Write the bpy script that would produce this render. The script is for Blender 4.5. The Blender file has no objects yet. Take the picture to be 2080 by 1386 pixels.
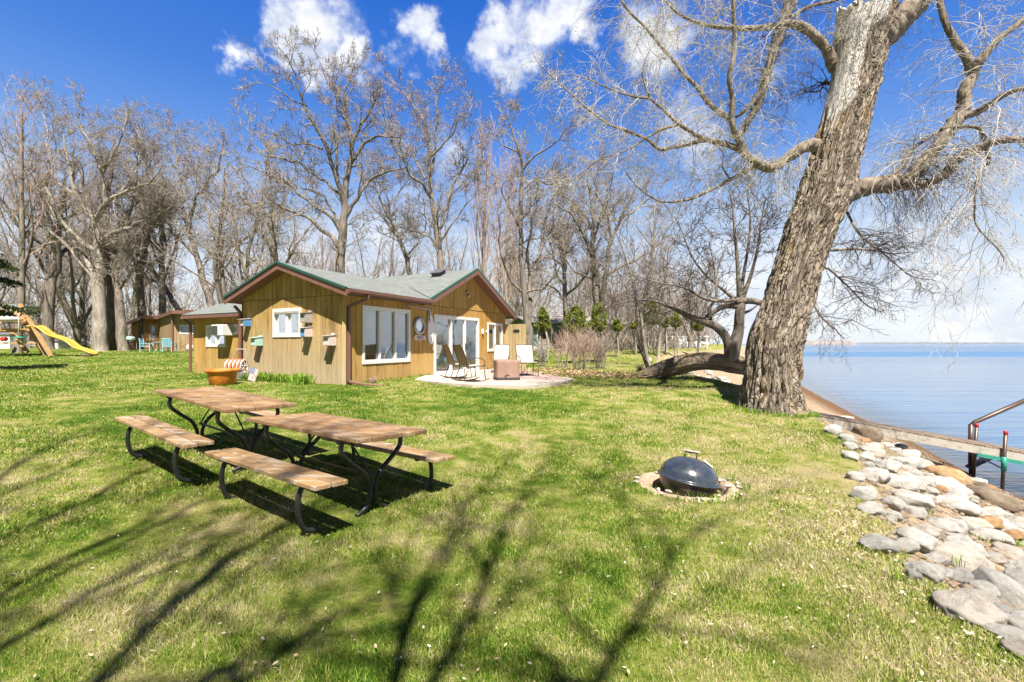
import bpy, math, random
import numpy as np
from mathutils import Vector, Matrix
S = bpy.context.scene
COL = S.collection
R = math.radians
# ---------------- camera (eye at the origin, looking along +Y, lawn about 1.5 m below) ----------------
FPX, CX, HY = 900.0, 1040.0, 698.0          # focal length and horizon measured on the 2080 px wide photograph
cam = bpy.data.objects.new('camera', bpy.data.cameras.new('camera')); COL.objects.link(cam)
cam.location = (0, 0, 0); cam.rotation_euler = (R(90), 0, 0)
cam.data.lens = 36 * FPX / 2080; cam.data.sensor_width = 36; cam.data.shift_y = 5 / 2080
cam.data.clip_start = .05; cam.data.clip_end = 9000
S.camera = cam
S.view_settings.view_transform = 'Standard'; S.view_settings.look = 'None'
S.view_settings.exposure = 1.5; S.view_settings.gamma = 1
S.render.engine = 'CYCLES'
S.render.resolution_x, S.render.resolution_y = 1024, 682
# ---------------- sun ----------------
TOSUN = Vector((.094, -.497, .83)).normalized()
sun = bpy.data.objects.new('sun', bpy.data.lights.new('sun', 'SUN')); COL.objects.link(sun)
sun.rotation_euler = TOSUN.to_track_quat('Z', 'Y').to_euler()
sun.data.energy = 5.0; sun.data.angle = R(.5); sun.data.color = (1, .925, .80)

# ---------------- node helper ----------------
def nd(nt, typ, ins=None, **pr):
    n = nt.nodes.new(typ)
    for k, v in pr.items(): setattr(n, k, v)
    for k, v in (ins or {}).items():
        s = n.inputs[k]
        if hasattr(v, 'is_output') or isinstance(v, bpy.types.NodeSocket): nt.links.new(v, s)
        else: s.default_value = v
    return n
def mth(nt, op, a, b=0.0, c=0.0, clamp=False):
    n = nd(nt, 'ShaderNodeMath', {0: a, 1: b, 2: c}, operation=op); n.use_clamp = clamp
    return n.outputs[0]
def ramp(nt, fac, stops, interp='LINEAR'):
    n = nd(nt, 'ShaderNodeValToRGB', {0: fac}); cr = n.color_ramp; cr.interpolation = interp
    while len(cr.elements) < len(stops): cr.elements.new(.5)
    for e, (p, c) in zip(cr.elements, stops):
        e.position = p; e.color = (c[0], c[1], c[2], 1) if hasattr(c, '__len__') else (c, c, c, 1)
    return n.outputs[0]
def mixc(nt, f, a, b, blend='MIX'):
    n = nt.nodes.new('ShaderNodeMix'); n.data_type = 'RGBA'; n.blend_type = blend
    for i, v in ((0, f), (6, a), (7, b)):
        if isinstance(v, bpy.types.NodeSocket): nt.links.new(v, n.inputs[i])
        else:
            if i and len(v) == 3: v = (*v, 1)
            n.inputs[i].default_value = v
    return n.outputs[2]
def noise(nt, vec, scale, detail=3, rough=.55, dist=0.0):
    n = nd(nt, 'ShaderNodeTexNoise', {'Scale': scale, 'Detail': detail, 'Roughness': rough, 'Distortion': dist})
    if vec is not None: nt.links.new(vec, n.inputs['Vector'])
    return n.outputs['Fac']
def mapv(nt, vec, sc=(1, 1, 1), loc=(0, 0, 0)):
    return nd(nt, 'ShaderNodeMapping', {'Vector': vec, 'Scale': sc, 'Location': loc}).outputs[0]

# ---------------- world: Nishita sky, and the clouds that stand in it ----------------
W = bpy.data.worlds.new('World'); S.world = W; W.use_nodes = True
nt = W.node_tree; nt.nodes.clear()
sky = nd(nt, 'ShaderNodeTexSky', sky_type='NISHITA', sun_disc=False)
sky.sun_elevation = math.asin(TOSUN.z); sky.sun_rotation = math.atan2(TOSUN.x, TOSUN.y)
sky.air_density = 1.0; sky.dust_density = .6; sky.ozone_density = 2.2
d = nd(nt, 'ShaderNodeTexCoord').outputs['Generated']
sep = nd(nt, 'ShaderNodeSeparateXYZ', {0: d})
el = sep.outputs[2]
deep = ramp(nt, mth(nt, 'MAXIMUM', el, 0.0), [(0, (.57, .61, .65)), (.1, (.53, .58, .63)), (.25, (.26, .37, .57)), (.36, (.095, .22, .54)), (.46, (.04, .15, .49)), (.6, (.011, .10, .44)), (.8, (.008, .05, .22)), (1, (.006, .03, .14))])
deep = nd(nt, 'ShaderNodeVectorMath', {0: deep, 3: 10.5}, operation='SCALE').outputs[0]
skyc = mixc(nt, .88, sky.outputs[0], deep)
dim = nd(nt, 'ShaderNodeMapRange', {0: sep.outputs[1], 1: .1, 2: -.4, 3: 1.0, 4: .32}).outputs[0]  # unseen sky behind the viewer darkened to cut fill light on the walls
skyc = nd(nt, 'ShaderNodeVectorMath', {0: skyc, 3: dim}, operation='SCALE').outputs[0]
warp = nd(nt, 'ShaderNodeTexNoise', {'Vector': d, 'Scale': 7.0, 'Detail': 5.0, 'Roughness': .62}).outputs['Color']
wv = nd(nt, 'ShaderNodeVectorMath', {0: warp, 1: (.5, .5, .5)}, operation='SUBTRACT').outputs[0]
wv = nd(nt, 'ShaderNodeVectorMath', {0: wv, 3: .23}, operation='SCALE').outputs[0]
dw = nd(nt, 'ShaderNodeVectorMath', {0: d, 1: wv}, operation='ADD').outputs[0]
BL = [(645, 30, 70, 1), (600, 75, 45, .9), (690, 100, 50, 1), (655, 130, 46, .85), (575, 120, 32, .85), (725, 160, 36, .6), (838, 62, 46, 1), (880, 95, 28, .85), (815, 125, 36, .8), (850, 15, 34, .9),
      (1010, 90, 48, .95), (1075, 60, 62, 1), (1140, 40, 55, 1), (1170, 90, 36, .9), (1045, 125, 44, .9), (1120, 0, 45, .9), (980, 95, 28, .7), (490, 148, 36, .95), (478, 136, 22, .6), (1310, 60, 62, .95), (1340, 110, 46, .85), (1370, 25, 50, .9), (1270, 20, 40, .7),
      (900, 280, 45, .5), (915, 330, 50, .45), (830, 430, 60, .45), (760, 480, 70, .5), (1390, 290, 70, .6), (1520, 480, 110, .5), (1900, 450, 120, .35), (1780, 570, 120, .6), (1500, 640, 120, .6), (1980, 650, 140, .6), (1230, 170, 20, .3), (1590, 180, 30, .35), (1600, 440, 60, .4), (1960, 552, 40, .85), (1925, 562, 30, .6), (1850, 600, 60, .6), (1990, 600, 70, .6), (1730, 640, 60, .5), (1900, 650, 90, .5), (2060, 560, 40, .5),
      (290, 420, 60, .45), (150, 480, 90, .45), (640, 520, 90, .6), (1180, 450, 80, .4), (1500, 560, 90, .5), (2000, 610, 160, .35), (1800, 620, 140, .35)]
acc = None
for (px, py, r, s) in BL:
    c = Vector(((px - CX) / FPX, 1, (HY - py) / FPX)); ln = c.length; c.normalize()
    rr = r * .94 / FPX / ln / (ln ** .5)
    dist = nd(nt, 'ShaderNodeVectorMath', {0: dw, 1: tuple(c)}, operation='DISTANCE').outputs['Value']
    m = nd(nt, 'ShaderNodeMapRange', {0: dist, 1: rr * 1.95, 2: rr * .2, 3: 0.0, 4: s}, interpolation_type='SMOOTHSTEP').outputs[0]
    acc = m if acc is None else mth(nt, 'MAXIMUM', acc, m)
fine = noise(nt, mapv(nt, d, (1, 1, 1.5)), 19, 6, .6)
cl = mth(nt, 'MULTIPLY', acc, mth(nt, 'MULTIPLY_ADD', fine, 1.6, .25), clamp=True)
cl = nd(nt, 'ShaderNodeMapRange', {0: cl, 1: .1, 2: 1.0}, interpolation_type='SMOOTHSTEP').outputs[0]
# thin veil and streaks low over the lake
st = noise(nt, mapv(nt, d, (3, 3, 12), (0, 0, 3)), 2.2, 5, .6)
low = nd(nt, 'ShaderNodeMapRange', {0: el, 1: .36, 2: .02, 3: 0.0, 4: 1.0}).outputs[0]
veil = mth(nt, 'MULTIPLY', nd(nt, 'ShaderNodeMapRange', {0: st, 1: .42, 2: .7}).outputs[0], mth(nt, 'MULTIPLY', low, 1.0), clamp=True)
# scattered fair-weather clouds on the side of the sky behind the viewer, which the windows and the lake mirror
oth = nd(nt, 'ShaderNodeMapRange', {0: noise(nt, mapv(nt, d, (1, 1, 2)), 2.6, 6, .6), 1: .56, 2: .7}).outputs[0]
back = nd(nt, 'ShaderNodeMapRange', {0: sep.outputs[1], 1: .15, 2: -.2}).outputs[0]
oth = mth(nt, 'MULTIPLY', oth, mth(nt, 'MULTIPLY', back, .3), clamp=True)
cc = mth(nt, 'MAXIMUM', mth(nt, 'MAXIMUM', cl, veil), oth)
shade = mixc(nt, nd(nt, 'ShaderNodeMapRange', {0: noise(nt, mapv(nt, d, (1, 1, 1.6), (.3, 0, .2)), 11, 5, .6), 1: .38, 2: .58}).outputs[0], (4.4, 4.9, 5.9), (7.0, 7.05, 7.2))
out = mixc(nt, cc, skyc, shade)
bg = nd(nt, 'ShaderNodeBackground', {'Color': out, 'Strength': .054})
nd(nt, 'ShaderNodeOutputWorld', {'Surface': bg.outputs[0]})

# ---------------- numpy noise and mesh helpers ----------------
def vnoise(p, seed=0):
    p = np.asarray(p, float); i = np.floor(p).astype(np.int64); f = p - i; f = f * f * (3 - 2 * f); out = 0
    for dx in (0, 1):
        for dy in (0, 1):
            for dz in (0, 1):
                h = (i[..., 0] + dx) * 73856093 ^ (i[..., 1] + dy) * 19349663 ^ (i[..., 2] + dz) * 83492791 ^ (seed * 2654435 + 977)
                h = (h ^ (h >> 13)) * 1274126177 & 0x7fffffff; h = (h ^ (h >> 16)) & 0xffff
                w = (f[..., 0] if dx else 1 - f[..., 0]) * (f[..., 1] if dy else 1 - f[..., 1]) * (f[..., 2] if dz else 1 - f[..., 2])
                out = out + w * (h / 65535.0)
    return out
def fbm(p, seed=0, o=3):
    p = np.asarray(p, float); s = 0; a = .5; t = 0
    for k in range(o): s = s + a * vnoise(p * 2 ** k, seed + k); t += a; a *= .5
    return s / t
def np_mesh(name, V, F, attrs=None, smooth=True):
    V = np.asarray(V, np.float32); F = np.asarray(F, np.int32); k = F.shape[1]
    me = bpy.data.meshes.new(name)
    me.vertices.add(len(V)); me.vertices.foreach_set('co', V.ravel())
    me.loops.add(F.size); me.loops.foreach_set('vertex_index', F.ravel())
    me.polygons.add(len(F)); me.polygons.foreach_set('loop_start', np.arange(0, F.size, k, dtype=np.int32))
    me.update(calc_edges=True)
    if smooth: me.polygons.foreach_set('use_smooth', np.ones(len(F), bool))
    for n, a in (attrs or {}).items():
        a = np.asarray(a, np.float32)
        at = me.attributes.new(n, 'FLOAT' if a.ndim == 1 else 'FLOAT_VECTOR', 'POINT')
        at.data.foreach_set('value' if a.ndim == 1 else 'vector', a.ravel())
    return me
def link(name, me, mat=None, parent=None):
    o = bpy.data.objects.new(name, me); COL.objects.link(o)
    if mat is not None:
        for m in (mat if isinstance(mat, (list, tuple)) else [mat]): me.materials.append(m)
    if parent is not None: o.parent = parent
    return o
def tag(o, label=None, cat=None, group=None, kind=None):
    if label: o['label'] = label
    if cat: o['category'] = cat
    if group: o['group'] = group
    if kind: o['kind'] = kind
    return o
def thing(name, label, cat, loc=(0, 0, 0), rz=0, group=None, rot=None):
    o = bpy.data.objects.new(name, None); COL.objects.link(o); o.empty_display_size = .2
    o.location = loc; o.rotation_euler = rot if rot else (0, 0, rz)
    return tag(o, label, cat, group)
def dup(root, loc=None, rz=None, label=None, scale=None, group=None):
    def cp(o, par):
        c = o.copy(); COL.objects.link(c); c.parent = par
        for ch in [x for x in bpy.data.objects if x.parent == o]: cp(ch, c)
        return c
    r = root.copy(); COL.objects.link(r)
    for ch in list(root.children): 
        c = ch.copy(); COL.objects.link(c); c.parent = r
        for g in list(ch.children):
            e = g.copy(); COL.objects.link(e); e.parent = c
    if loc is not None: r.location = loc
    if rz is not None: r.rotation_euler = (0, 0, rz)
    if scale is not None: r.scale = scale if hasattr(scale, '__len__') else (scale,) * 3
    if label: r['label'] = label
    if group: r['group'] = group
    return r
class MB:
    def __init__(s): s.v = []; s.f = []; s.a = []; s.sm = []; s.mi = []
    def add(s, vs, fs, a=0.0, smooth=False, mi=0):
        b = len(s.v); s.v += [tuple(x) for x in vs]; s.a += [a] * len(vs)
        for f in fs: s.f.append([b + i for i in f]); s.sm.append(smooth); s.mi.append(mi)
        return s
    def box(s, c, d, M=None, a=0.0, bev=0.0, mi=0):
        x, y, z = d[0] / 2, d[1] / 2, d[2] / 2; c = Vector(c)
        if bev <= 0:
            P = [Vector(p) for p in ((-x, -y, -z), (x, -y, -z), (x, y, -z), (-x, y, -z), (-x, -y, z), (x, -y, z), (x, y, z), (-x, y, z))]
            Fs = [(0, 3, 2, 1), (4, 5, 6, 7), (0, 1, 5, 4), (1, 2, 6, 5), (2, 3, 7, 6), (3, 0, 4, 7)]
        else:
            b = min(bev, x * .9, y * .9, z * .9); P = []
            for zz, i in ((-z, b), (-z + b, 0), (z - b, 0), (z, b)):
                X, Y = x - i, y - i; q = b if i == 0 else b * .6
                P += [Vector(p) for p in ((-X + q, -Y, zz), (X - q, -Y, zz), (X, -Y + q, zz), (X, Y - q, zz), (X - q, Y, zz), (-X + q, Y, zz), (-X, Y - q, zz), (-X, -Y + q, zz))]
            Fs = [tuple(range(7, -1, -1)), tuple(range(24, 32))]
            for k in range(3):
                for i in range(8): Fs.append((k * 8 + i, k * 8 + (i + 1) % 8, k * 8 + 8 + (i + 1) % 8, k * 8 + 8 + i))
        if M is not None: P = [M @ p for p in P]
        return s.add([c + p for p in P], Fs, a, mi=mi)
    def quadbox(s, a, b, w, h, up=(0, 0, 1), at=0.0, mi=0, bev=0.0):
        """a bar from a to b, w across, h along up"""
        a, b = Vector(a), Vector(b); t = b - a; L = t.length; t.normalize(); sd = t.cross(Vector(up)).normalized(); u = sd.cross(t)
        M = Matrix((t, sd, u)).transposed()
        return s.box((a + b) / 2, (L, w, h), M, at, mi=mi, bev=bev)
    def tube(s, pts, r, n=8, a=0.0, cap=True, mi=0):
        pts = [Vector(p) for p in pts]; m = len(pts); rr = r if hasattr(r, '__len__') else [r] * m
        ref = None; V = []
        for i, p in enumerate(pts):
            t = (pts[min(i + 1, m - 1)] - pts[max(i - 1, 0)]).normalized()
            if ref is None: ref = t.orthogonal().normalized()
            ref = (ref - t * ref.dot(t)).normalized(); w = t.cross(ref)
            V += [p + (ref * math.cos(k * 2 * math.pi / n) + w * math.sin(k * 2 * math.pi / n)) * rr[i] for k in range(n)]
        Fs = [(i * n + k, i * n + (k + 1) % n, (i + 1) * n + (k + 1) % n, (i + 1) * n + k) for i in range(m - 1) for k in range(n)]
        if cap: Fs += [tuple(range(n - 1, -1, -1)), tuple(range((m - 1) * n, m * n))]
        return s.add(V, Fs, a, True, mi)
    def lathe(s, prof, n=32, c=(0, 0, 0), M=None, a=0.0, mi=0, sy=1.0):
        c = Vector(c); V = []; m = len(prof)
        for (r, z) in prof:
            for k in range(n):
                p = Vector((r * math.cos(2 * math.pi * k / n), sy * r * math.sin(2 * math.pi * k / n), z))
                V.append(c + (M @ p if M else p))
        Fs = [(i * n + k, i * n + (k + 1) % n, (i + 1) * n + (k + 1) % n, (i + 1) * n + k) for i in range(m - 1) for k in range(n)]
        return s.add(V, Fs, a, True, mi)
    def poly(s, pts, thick=None, a=0.0, mi=0):
        """planar polygon, extruded down by vector thick"""
        n = len(pts); P = [Vector(p) for p in pts]
        if thick is None: return s.add(P, [tuple(range(n))], a, mi=mi)
        t = Vector(thick); Q = [p + t for p in P]
        return s.add(P + Q, [tuple(range(n)), tuple(range(2 * n - 1, n - 1, -1))] + [(i, n + i, n + (i + 1) % n, (i + 1) % n) for i in range(n)], a, mi=mi)
    def build(s, name, mat, parent=None, world=False):
        vs = s.v
        if world and parent is not None:
            l = parent.location; vs = [(v[0] - l[0], v[1] - l[1], v[2] - l[2]) for v in vs]
        me = bpy.data.meshes.new(name); me.from_pydata(vs, [], s.f)
        me.polygons.foreach_set('use_smooth', s.sm); me.polygons.foreach_set('material_index', s.mi)
        at = me.attributes.new('bv', 'FLOAT', 'POINT'); at.data.foreach_set('value', s.a)
        me.update()
        return link(name, me, mat, parent)
def fix_normals(o):
    import bmesh
    bm = bmesh.new(); bm.from_mesh(o.data); bmesh.ops.recalc_face_normals(bm, faces=bm.faces); bm.to_mesh(o.data); bm.free(); return o
def spline(pts, n=6):
    """Catmull-Rom through pts (any dimension)"""
    P = [np.array(p, float) for p in pts]; P = [2 * P[0] - P[1]] + P + [2 * P[-1] - P[-2]]; out = []
    for i in range(1, len(P) - 2):
        for k in range(n):
            t = k / n
            out.append(.5 * (2 * P[i] + (P[i + 1] - P[i - 1]) * t + (2 * P[i - 1] - 5 * P[i] + 4 * P[i + 1] - P[i + 2]) * t * t + (3 * P[i] - P[i - 1] - 3 * P[i + 1] + P[i + 2]) * t ** 3))
    out.append(P[-2]); return out
def at(px, py, Y): return Vector(((px - CX) / FPX * Y, Y, -(py - HY) / FPX * Y))

# ---------------- terrain ----------------
WATER = -2.9
BANK = [(-40, -6), (0, 1.0), (2.1, 2.45), (3.3, 2.75), (4.6, 3.6), (6.6, 5.0), (8.6, 5.75), (12.4, 6.3), (16.6, 6.2), (22, 6.9), (28, 8.6), (34, 12), (42, 18), (60, 29), (120, 60), (400, 205)]
SHORE = [(-40, -8 + 8), (0, 5.6), (4, 7.4), (8.2, 9.5), (9.4, 9.95), (11.5, 11), (14, 12.3), (17.75, 13.8), (28.4, 18.9), (40, 24.5), (60, 34), (120, 66), (400, 215)]
BANK = np.array(BANK, float); SHORE = np.array(SHORE, float); SHORE[0, 1] = -.5
PIT = (1.86, 4.72)
def xb(y): return np.interp(y, BANK[:, 0], BANK[:, 1])
def xs(y): return np.interp(y, SHORE[:, 0], SHORE[:, 1])
def land(x, y):
    w = y - .35 * np.minimum(x, 6) - 4.9; w = np.log1p(np.exp(np.clip(w * 2, -30, 30))) / 2
    z = -1.515 + .48 * (1 - np.exp(-w / 4))
    t = np.clip((y - 19) / 19, 0, 1); z = z + .56 * t * t * (3 - 2 * t)
    return z
def ground(x, y):
    x = np.asarray(x, float); y = np.asarray(y, float)
    a, b = xb(y), xs(y); t = (x - a) / (b - a); L = land(np.minimum(x, a), y)
    tc = np.clip(t, 0, 1); s = tc * (1.25 - .25 * tc) * (1 - .0 * tc)
    z = L + (WATER - L) * np.clip(s, 0, 1)
    z = np.where(t > 1, WATER - .22 * np.minimum(x - b, 12), z)
    z = z - .07 * np.exp(-((t + .02) / .08) ** 2) * 0
    r = np.hypot(x - PIT[0], y - PIT[1]); z = z - .3 * np.clip(1.6 - r / .3, 0, 1)
    return z
def gz(x, y): return float(ground(x, y))
def hit(px, py, far=90):
    """where the sight line of a measured point meets the terrain"""
    Y = np.geomspace(1, far, 4000); x = (px - CX) / FPX * Y; z = -(py - HY) / FPX * Y
    k = np.argmax(z < ground(x, Y)); k = k if k > 0 else len(Y) - 1
    return Vector((x[k], Y[k], float(ground(x[k], Y[k]))))

# ---------------- materials ----------------
def mat(name):
    m = bpy.data.materials.new(name); m.use_nodes = True; n = m.node_tree; n.nodes.clear()
    b = nd(n, 'ShaderNodeBsdfPrincipled'); o = nd(n, 'ShaderNodeOutputMaterial'); n.links.new(b.outputs[0], o.inputs[0])
    return m, n, b
ALB = .72   # overall level of the paints and soils, matched with the exposure
def alb(n, c):
    if isinstance(c, bpy.types.NodeSocket): return nd(n, 'ShaderNodeVectorMath', {0: c, 3: ALB}, operation='SCALE').outputs[0]
    return tuple(x * ALB for x in c)
def setc(n, b, c, rough=.6, metal=0.0, bump=None, bd=.01, spec=.5):
    c = alb(n, c)
    if isinstance(c, bpy.types.NodeSocket): n.links.new(c, b.inputs['Base Color'])
    else: b.inputs['Base Color'].default_value = (*c, 1)
    if isinstance(rough, bpy.types.NodeSocket): n.links.new(rough, b.inputs['Roughness'])
    else: b.inputs['Roughness'].default_value = rough
    b.inputs['Metallic'].default_value = metal; b.inputs['Specular IOR Level'].default_value = spec
    if bump is not None:
        bp = nd(n, 'ShaderNodeBump', {'Height': bump, 'Distance': bd, 'Strength': 1.0}); n.links.new(bp.outputs[0], b.inputs['Normal'])
def oc(n): return nd(n, 'ShaderNodeTexCoord').outputs['Object']
def gp(n): return nd(n, 'ShaderNodeNewGeometry').outputs['Position']
def attr(n, name): return nd(n, 'ShaderNodeAttribute', attribute_name=name)
def simple(name, c, rough=.6, metal=0.0, var=.15, sc=8, bd=.002, spec=.5):
    m, n, b = mat(name); v = noise(n, oc(n), sc, 5, .6)
    c0 = tuple(x * (1 - var) for x in c); c1 = tuple(min(1, x * (1 + var)) for x in c)
    setc(n, b, ramp(n, v, [(.3, c0), (.7, c1)]), rough, metal, v, bd, spec); return m
M = {}
M['white'] = simple('white_paint', (.8, .8, .79), .45, var=.04, sc=3)
M['black_steel'] = simple('black_steel', (.022, .022, .026), .38, var=.3, sc=20, bd=.0006)
M['brown_trim'] = simple('brown_trim', (.21, .10, .075), .55, var=.14, sc=5)
M['green_edge'] = simple('green_drip_edge', (.02, .09, .06), .4, var=.1)
M['concrete'] = simple('concrete', (.55, .48, .41), .9, var=.12, sc=5, bd=.004)
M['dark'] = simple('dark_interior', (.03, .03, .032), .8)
M['sling'] = simple('sling_fabric', (.50, .465, .40), .8, var=.05, sc=60, bd=.0008)
M['tan_sling'] = simple('tan_sling_fabric', (.30, .2, .1), .8, var=.1, sc=60)
M['bronze'] = simple('bronze_frame', (.1, .07, .055), .4, metal=.3)
M['cover'] = simple('pink_brown_cover', (.30, .19, .145), .75, var=.12, sc=6, bd=.004)
M['cover_dark'] = simple('dark_cover_hem', (.035, .032, .033), .7)
M['terracotta'] = simple('orange_planter', (.62, .2, .025), .5, var=.35, sc=7, bd=.006)
M['yellow'] = simple('yellow_plastic', (.46, .34, .06), .4, var=.1, sc=3)
M['playwood'] = simple('play_timber', (.52, .32, .15), .7, var=.2, sc=4)
M['red'] = simple('red_plastic', (.6, .03, .03), .4)
M['teal'] = simple('teal_paint', (.02, .27, .2), .5, var=.3, sc=14)
M['lightblue'] = simple('light_blue_paint', (.3, .6, .75), .5, var=.06)
M['blue'] = simple('blue_paint', (.10, .30, .62), .5, var=.2, sc=20)
M['mint'] = simple('mint_paint', (.45, .7, .66), .5, var=.12, sc=14)
M['pinkwhite'] = simple('pale_pink_paint', (.72, .6, .6), .5, var=.1, sc=14)
M['greywood'] = simple('grey_weathered_wood', (.4, .37, .34), .8, var=.25, sc=20)
M['galv'] = simple('galvanised_metal', (.45, .46, .46), .35, metal=.7)
M['orange_ring'] = simple('orange_rubber', (.75, .22, .1), .5)
M['roof_white'] = simple('white_siding', (.75, .76, .76), .6)
M['green_siding'] = simple('green_siding', (.12, .23, .21), .6)
M['vinyl_dark'] = simple('dark_roofing', (.09, .09, .1), .8)
M['soil'] = simple('ash_and_soil', (.12, .085, .06), .95, var=.5, sc=25, bd=.02)
M['clay'] = simple('sandy_clay', (.50, .37, .26), .95, var=.35, sc=18, bd=.015)

def grass_cols(n, pos):
    """patchiness of the lawn shared by the soil sheet and the blades"""
    big = noise(n, pos, .55, 4, .6); mid = noise(n, mapv(n, pos, (1, 1, 0)), 2.6, 4, .65)
    s = nd(n, 'ShaderNodeSeparateXYZ', {0: pos})
    right = nd(n, 'ShaderNodeMapRange', {0: s.outputs[0], 1: -.5, 2: 3.2, 3: 0.0, 4: .13}).outputs[0]
    near = nd(n, 'ShaderNodeMapRange', {0: s.outputs[1], 1: 9.0, 2: 3.0, 3: -.05, 4: .05}).outputs[0]
    base = mth(n, 'ADD', mth(n, 'MULTIPLY', big, .45), mth(n, 'MULTIPLY', mid, .55))
    return mth(n, 'ADD', mth(n, 'MULTIPLY_ADD', base, 2.0, -.5), mth(n, 'ADD', right, near))
m, n, b = mat('lawn_soil'); pos = gp(n)
dry = grass_cols(n, pos); fineN = noise(n, pos, 38, 5, .75); f2 = noise(n, mapv(n, pos, (1, 1, 1)), 11, 4, .7)
k = mth(n, 'ADD', dry, mth(n, 'MULTIPLY', mth(n, 'SUBTRACT', fineN, .5), .5))
lawn = ramp(n, k, [(.30, (.06, .12, .012)), (.47, (.16, .21, .03)), (.61, (.30, .30, .085)), (.76, (.41, .35, .18))])
t = attr(n, 'bank').outputs['Fac']
sandc = ramp(n, noise(n, pos, 6, 5, .7), [(.3, (.24, .17, .115)), (.55, (.43, .325, .225)), (.75, (.6, .5, .38))])
wet = nd(n, 'ShaderNodeMapRange', {0: t, 1: .8, 2: .93}).outputs[0]
sandc = mixc(n, wet, sandc, (.17, .10, .055))
edge = nd(n, 'ShaderNodeMapRange', {0: mth(n, 'ADD', t, mth(n, 'MULTIPLY', mth(n, 'SUBTRACT', f2, .5), .35)), 1: -.02, 2: .1}).outputs[0]
setc(n, b, mixc(n, edge, lawn, sandc), .95, bump=mth(n, 'ADD', fineN, mth(n, 'MULTIPLY', f2, 1.5)), bd=.025, spec=.1)
M['lawn'] = m
m, n, b = mat('grass_blades'); pos = gp(n); rnd = attr(n, 'rv').outputs['Fac']; dry = grass_cols(n, pos)
k = mth(n, 'ADD', dry, mth(n, 'MULTIPLY', mth(n, 'SUBTRACT', rnd, .5), .55))
c = ramp(n, k, [(.18, (.07, .18, .012)), (.37, (.18, .32, .022)), (.53, (.34, .43, .06)), (.66, (.53, .52, .17)), (.82, (.69, .61, .38))])
setc(n, b, c, .6, spec=.25)
tr = nd(n, 'ShaderNodeBsdfTranslucent', {'Color': alb(n, c)}); mx = nd(n, 'ShaderNodeMixShader', {0: .3, 1: b.outputs[0], 2: tr.outputs[0]})
o = [x for x in n.nodes if x.type == 'OUTPUT_MATERIAL'][0]; n.links.new(mx.outputs[0], o.inputs[0])
M['blade'] = m
def leafmat(name, c0, c1, sc=3.0, tl=.25, at_=None):
    m, n, b = mat(name); v = attr(n, 'rv').outputs['Fac']; c = ramp(n, v, [(.1, c0), (.9, c1)])
    setc(n, b, c, .6, spec=.25); tr = nd(n, 'ShaderNodeBsdfTranslucent', {'Color': alb(n, c)}); mx = nd(n, 'ShaderNodeMixShader', {0: tl, 1: b.outputs[0], 2: tr.outputs[0]})
    o = [x for x in n.nodes if x.type == 'OUTPUT_MATERIAL'][0]; n.links.new(mx.outputs[0], o.inputs[0]); return m
M['cedar'] = leafmat('cedar_foliage', (.08, .12, .015), (.34, .38, .06))
M['spruce'] = leafmat('spruce_needles', (.02, .04, .018), (.10, .13, .04))
M['lily'] = leafmat('daylily_leaves', (.10, .25, .02), (.34, .5, .06))
M['bud'] = leafmat('spring_buds', (.42, .40, .14), (.62, .6, .24))
M['litter'] = leafmat('dead_leaves', (.28, .14, .06), (.62, .47, .32), tl=.1)
M['pale_leaf'] = leafmat('bleached_leaves', (.45, .33, .2), (.8, .74, .62), tl=.1)
M['hedge'] = leafmat('hedge_leaves', (.05, .1, .02), (.14, .22, .05))

def bark(name, c0, c1, lichen=None, sc=9, bd=.02, vec='O', st=.18):
    m, n, b = mat(name); v = oc(n) if vec == 'O' else attr(n, 'bk').outputs['Vector']
    w = mapv(n, v, (1, 1, st)); a = noise(n, w, sc, 5, .65, .6); big = noise(n, v, 1.3, 3)
    c = ramp(n, a, [(.3, c0), (.68, c1)])
    if lichen: c = mixc(n, nd(n, 'ShaderNodeMapRange', {0: noise(n, mapv(n, v, (1, 1, .5)), 4.2, 4, .65), 1: .55, 2: .68, 4: .75}).outputs[0], c, lichen)
    setc(n, b, c, .92, bump=a, bd=bd, spec=.15); return m
M['oak'] = bark('oak_bark', (.11, .09, .075), (.38, .335, .285), bd=.03, sc=7)
M['oak_dark'] = bark('dark_oak_bark', (.08, .067, .057), (.32, .28, .24), bd=.03, sc=7)
M['pale_bark'] = bark('pale_bark', (.19, .165, .14), (.50, .45, .395), bd=.02, sc=8)
M['twig'] = bark('grey_brown_twigs', (.20, .165, .14), (.47, .405, .355), bd=.002, sc=3)
M['twig_warm'] = bark('russet_twigs', (.4, .26, .2), (.62, .46, .39), bd=.002, sc=3)
M['twig_dark'] = bark('dark_twigs', (.06, .048, .042), (.2, .16, .14), bd=.002, sc=3)
M['twig_pale'] = bark('pale_twigs', (.42, .385, .34), (.74, .69, .63), bd=.002, sc=3)
M['cottonwood'] = bark('furrowed_bark', (.2, .16, .125), (.6, .52, .43), (.5, .3, .07), sc=6, bd=.03, vec='A', st=.22)
M['limb'] = bark('limb_bark', (.11, .088, .068), (.38, .325, .26), sc=9, bd=.02)
M['limb_dark'] = bark('dead_limb_bark', (.05, .04, .035), (.3, .26, .22), sc=9, bd=.02)
M['log_bark'] = bark('log_bark', (.075, .06, .045), (.3, .25, .19), (.26, .2, .04), sc=9, bd=.03, vec='A', st=.2)
m, n, b = mat('bare_wood'); v = attr(n, 'bk').outputs['Vector']; a = noise(n, mapv(n, v, (1, 1, .25)), 6, 5, .6)
setc(n, b, ramp(n, a, [(.3, (.25, .2, .16)), (.5, (.55, .5, .44)), (.62, (.62, .59, .54)), (.8, (.45, .3, .17))]), .7, bump=a, bd=.012); M['barewood'] = m

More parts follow.
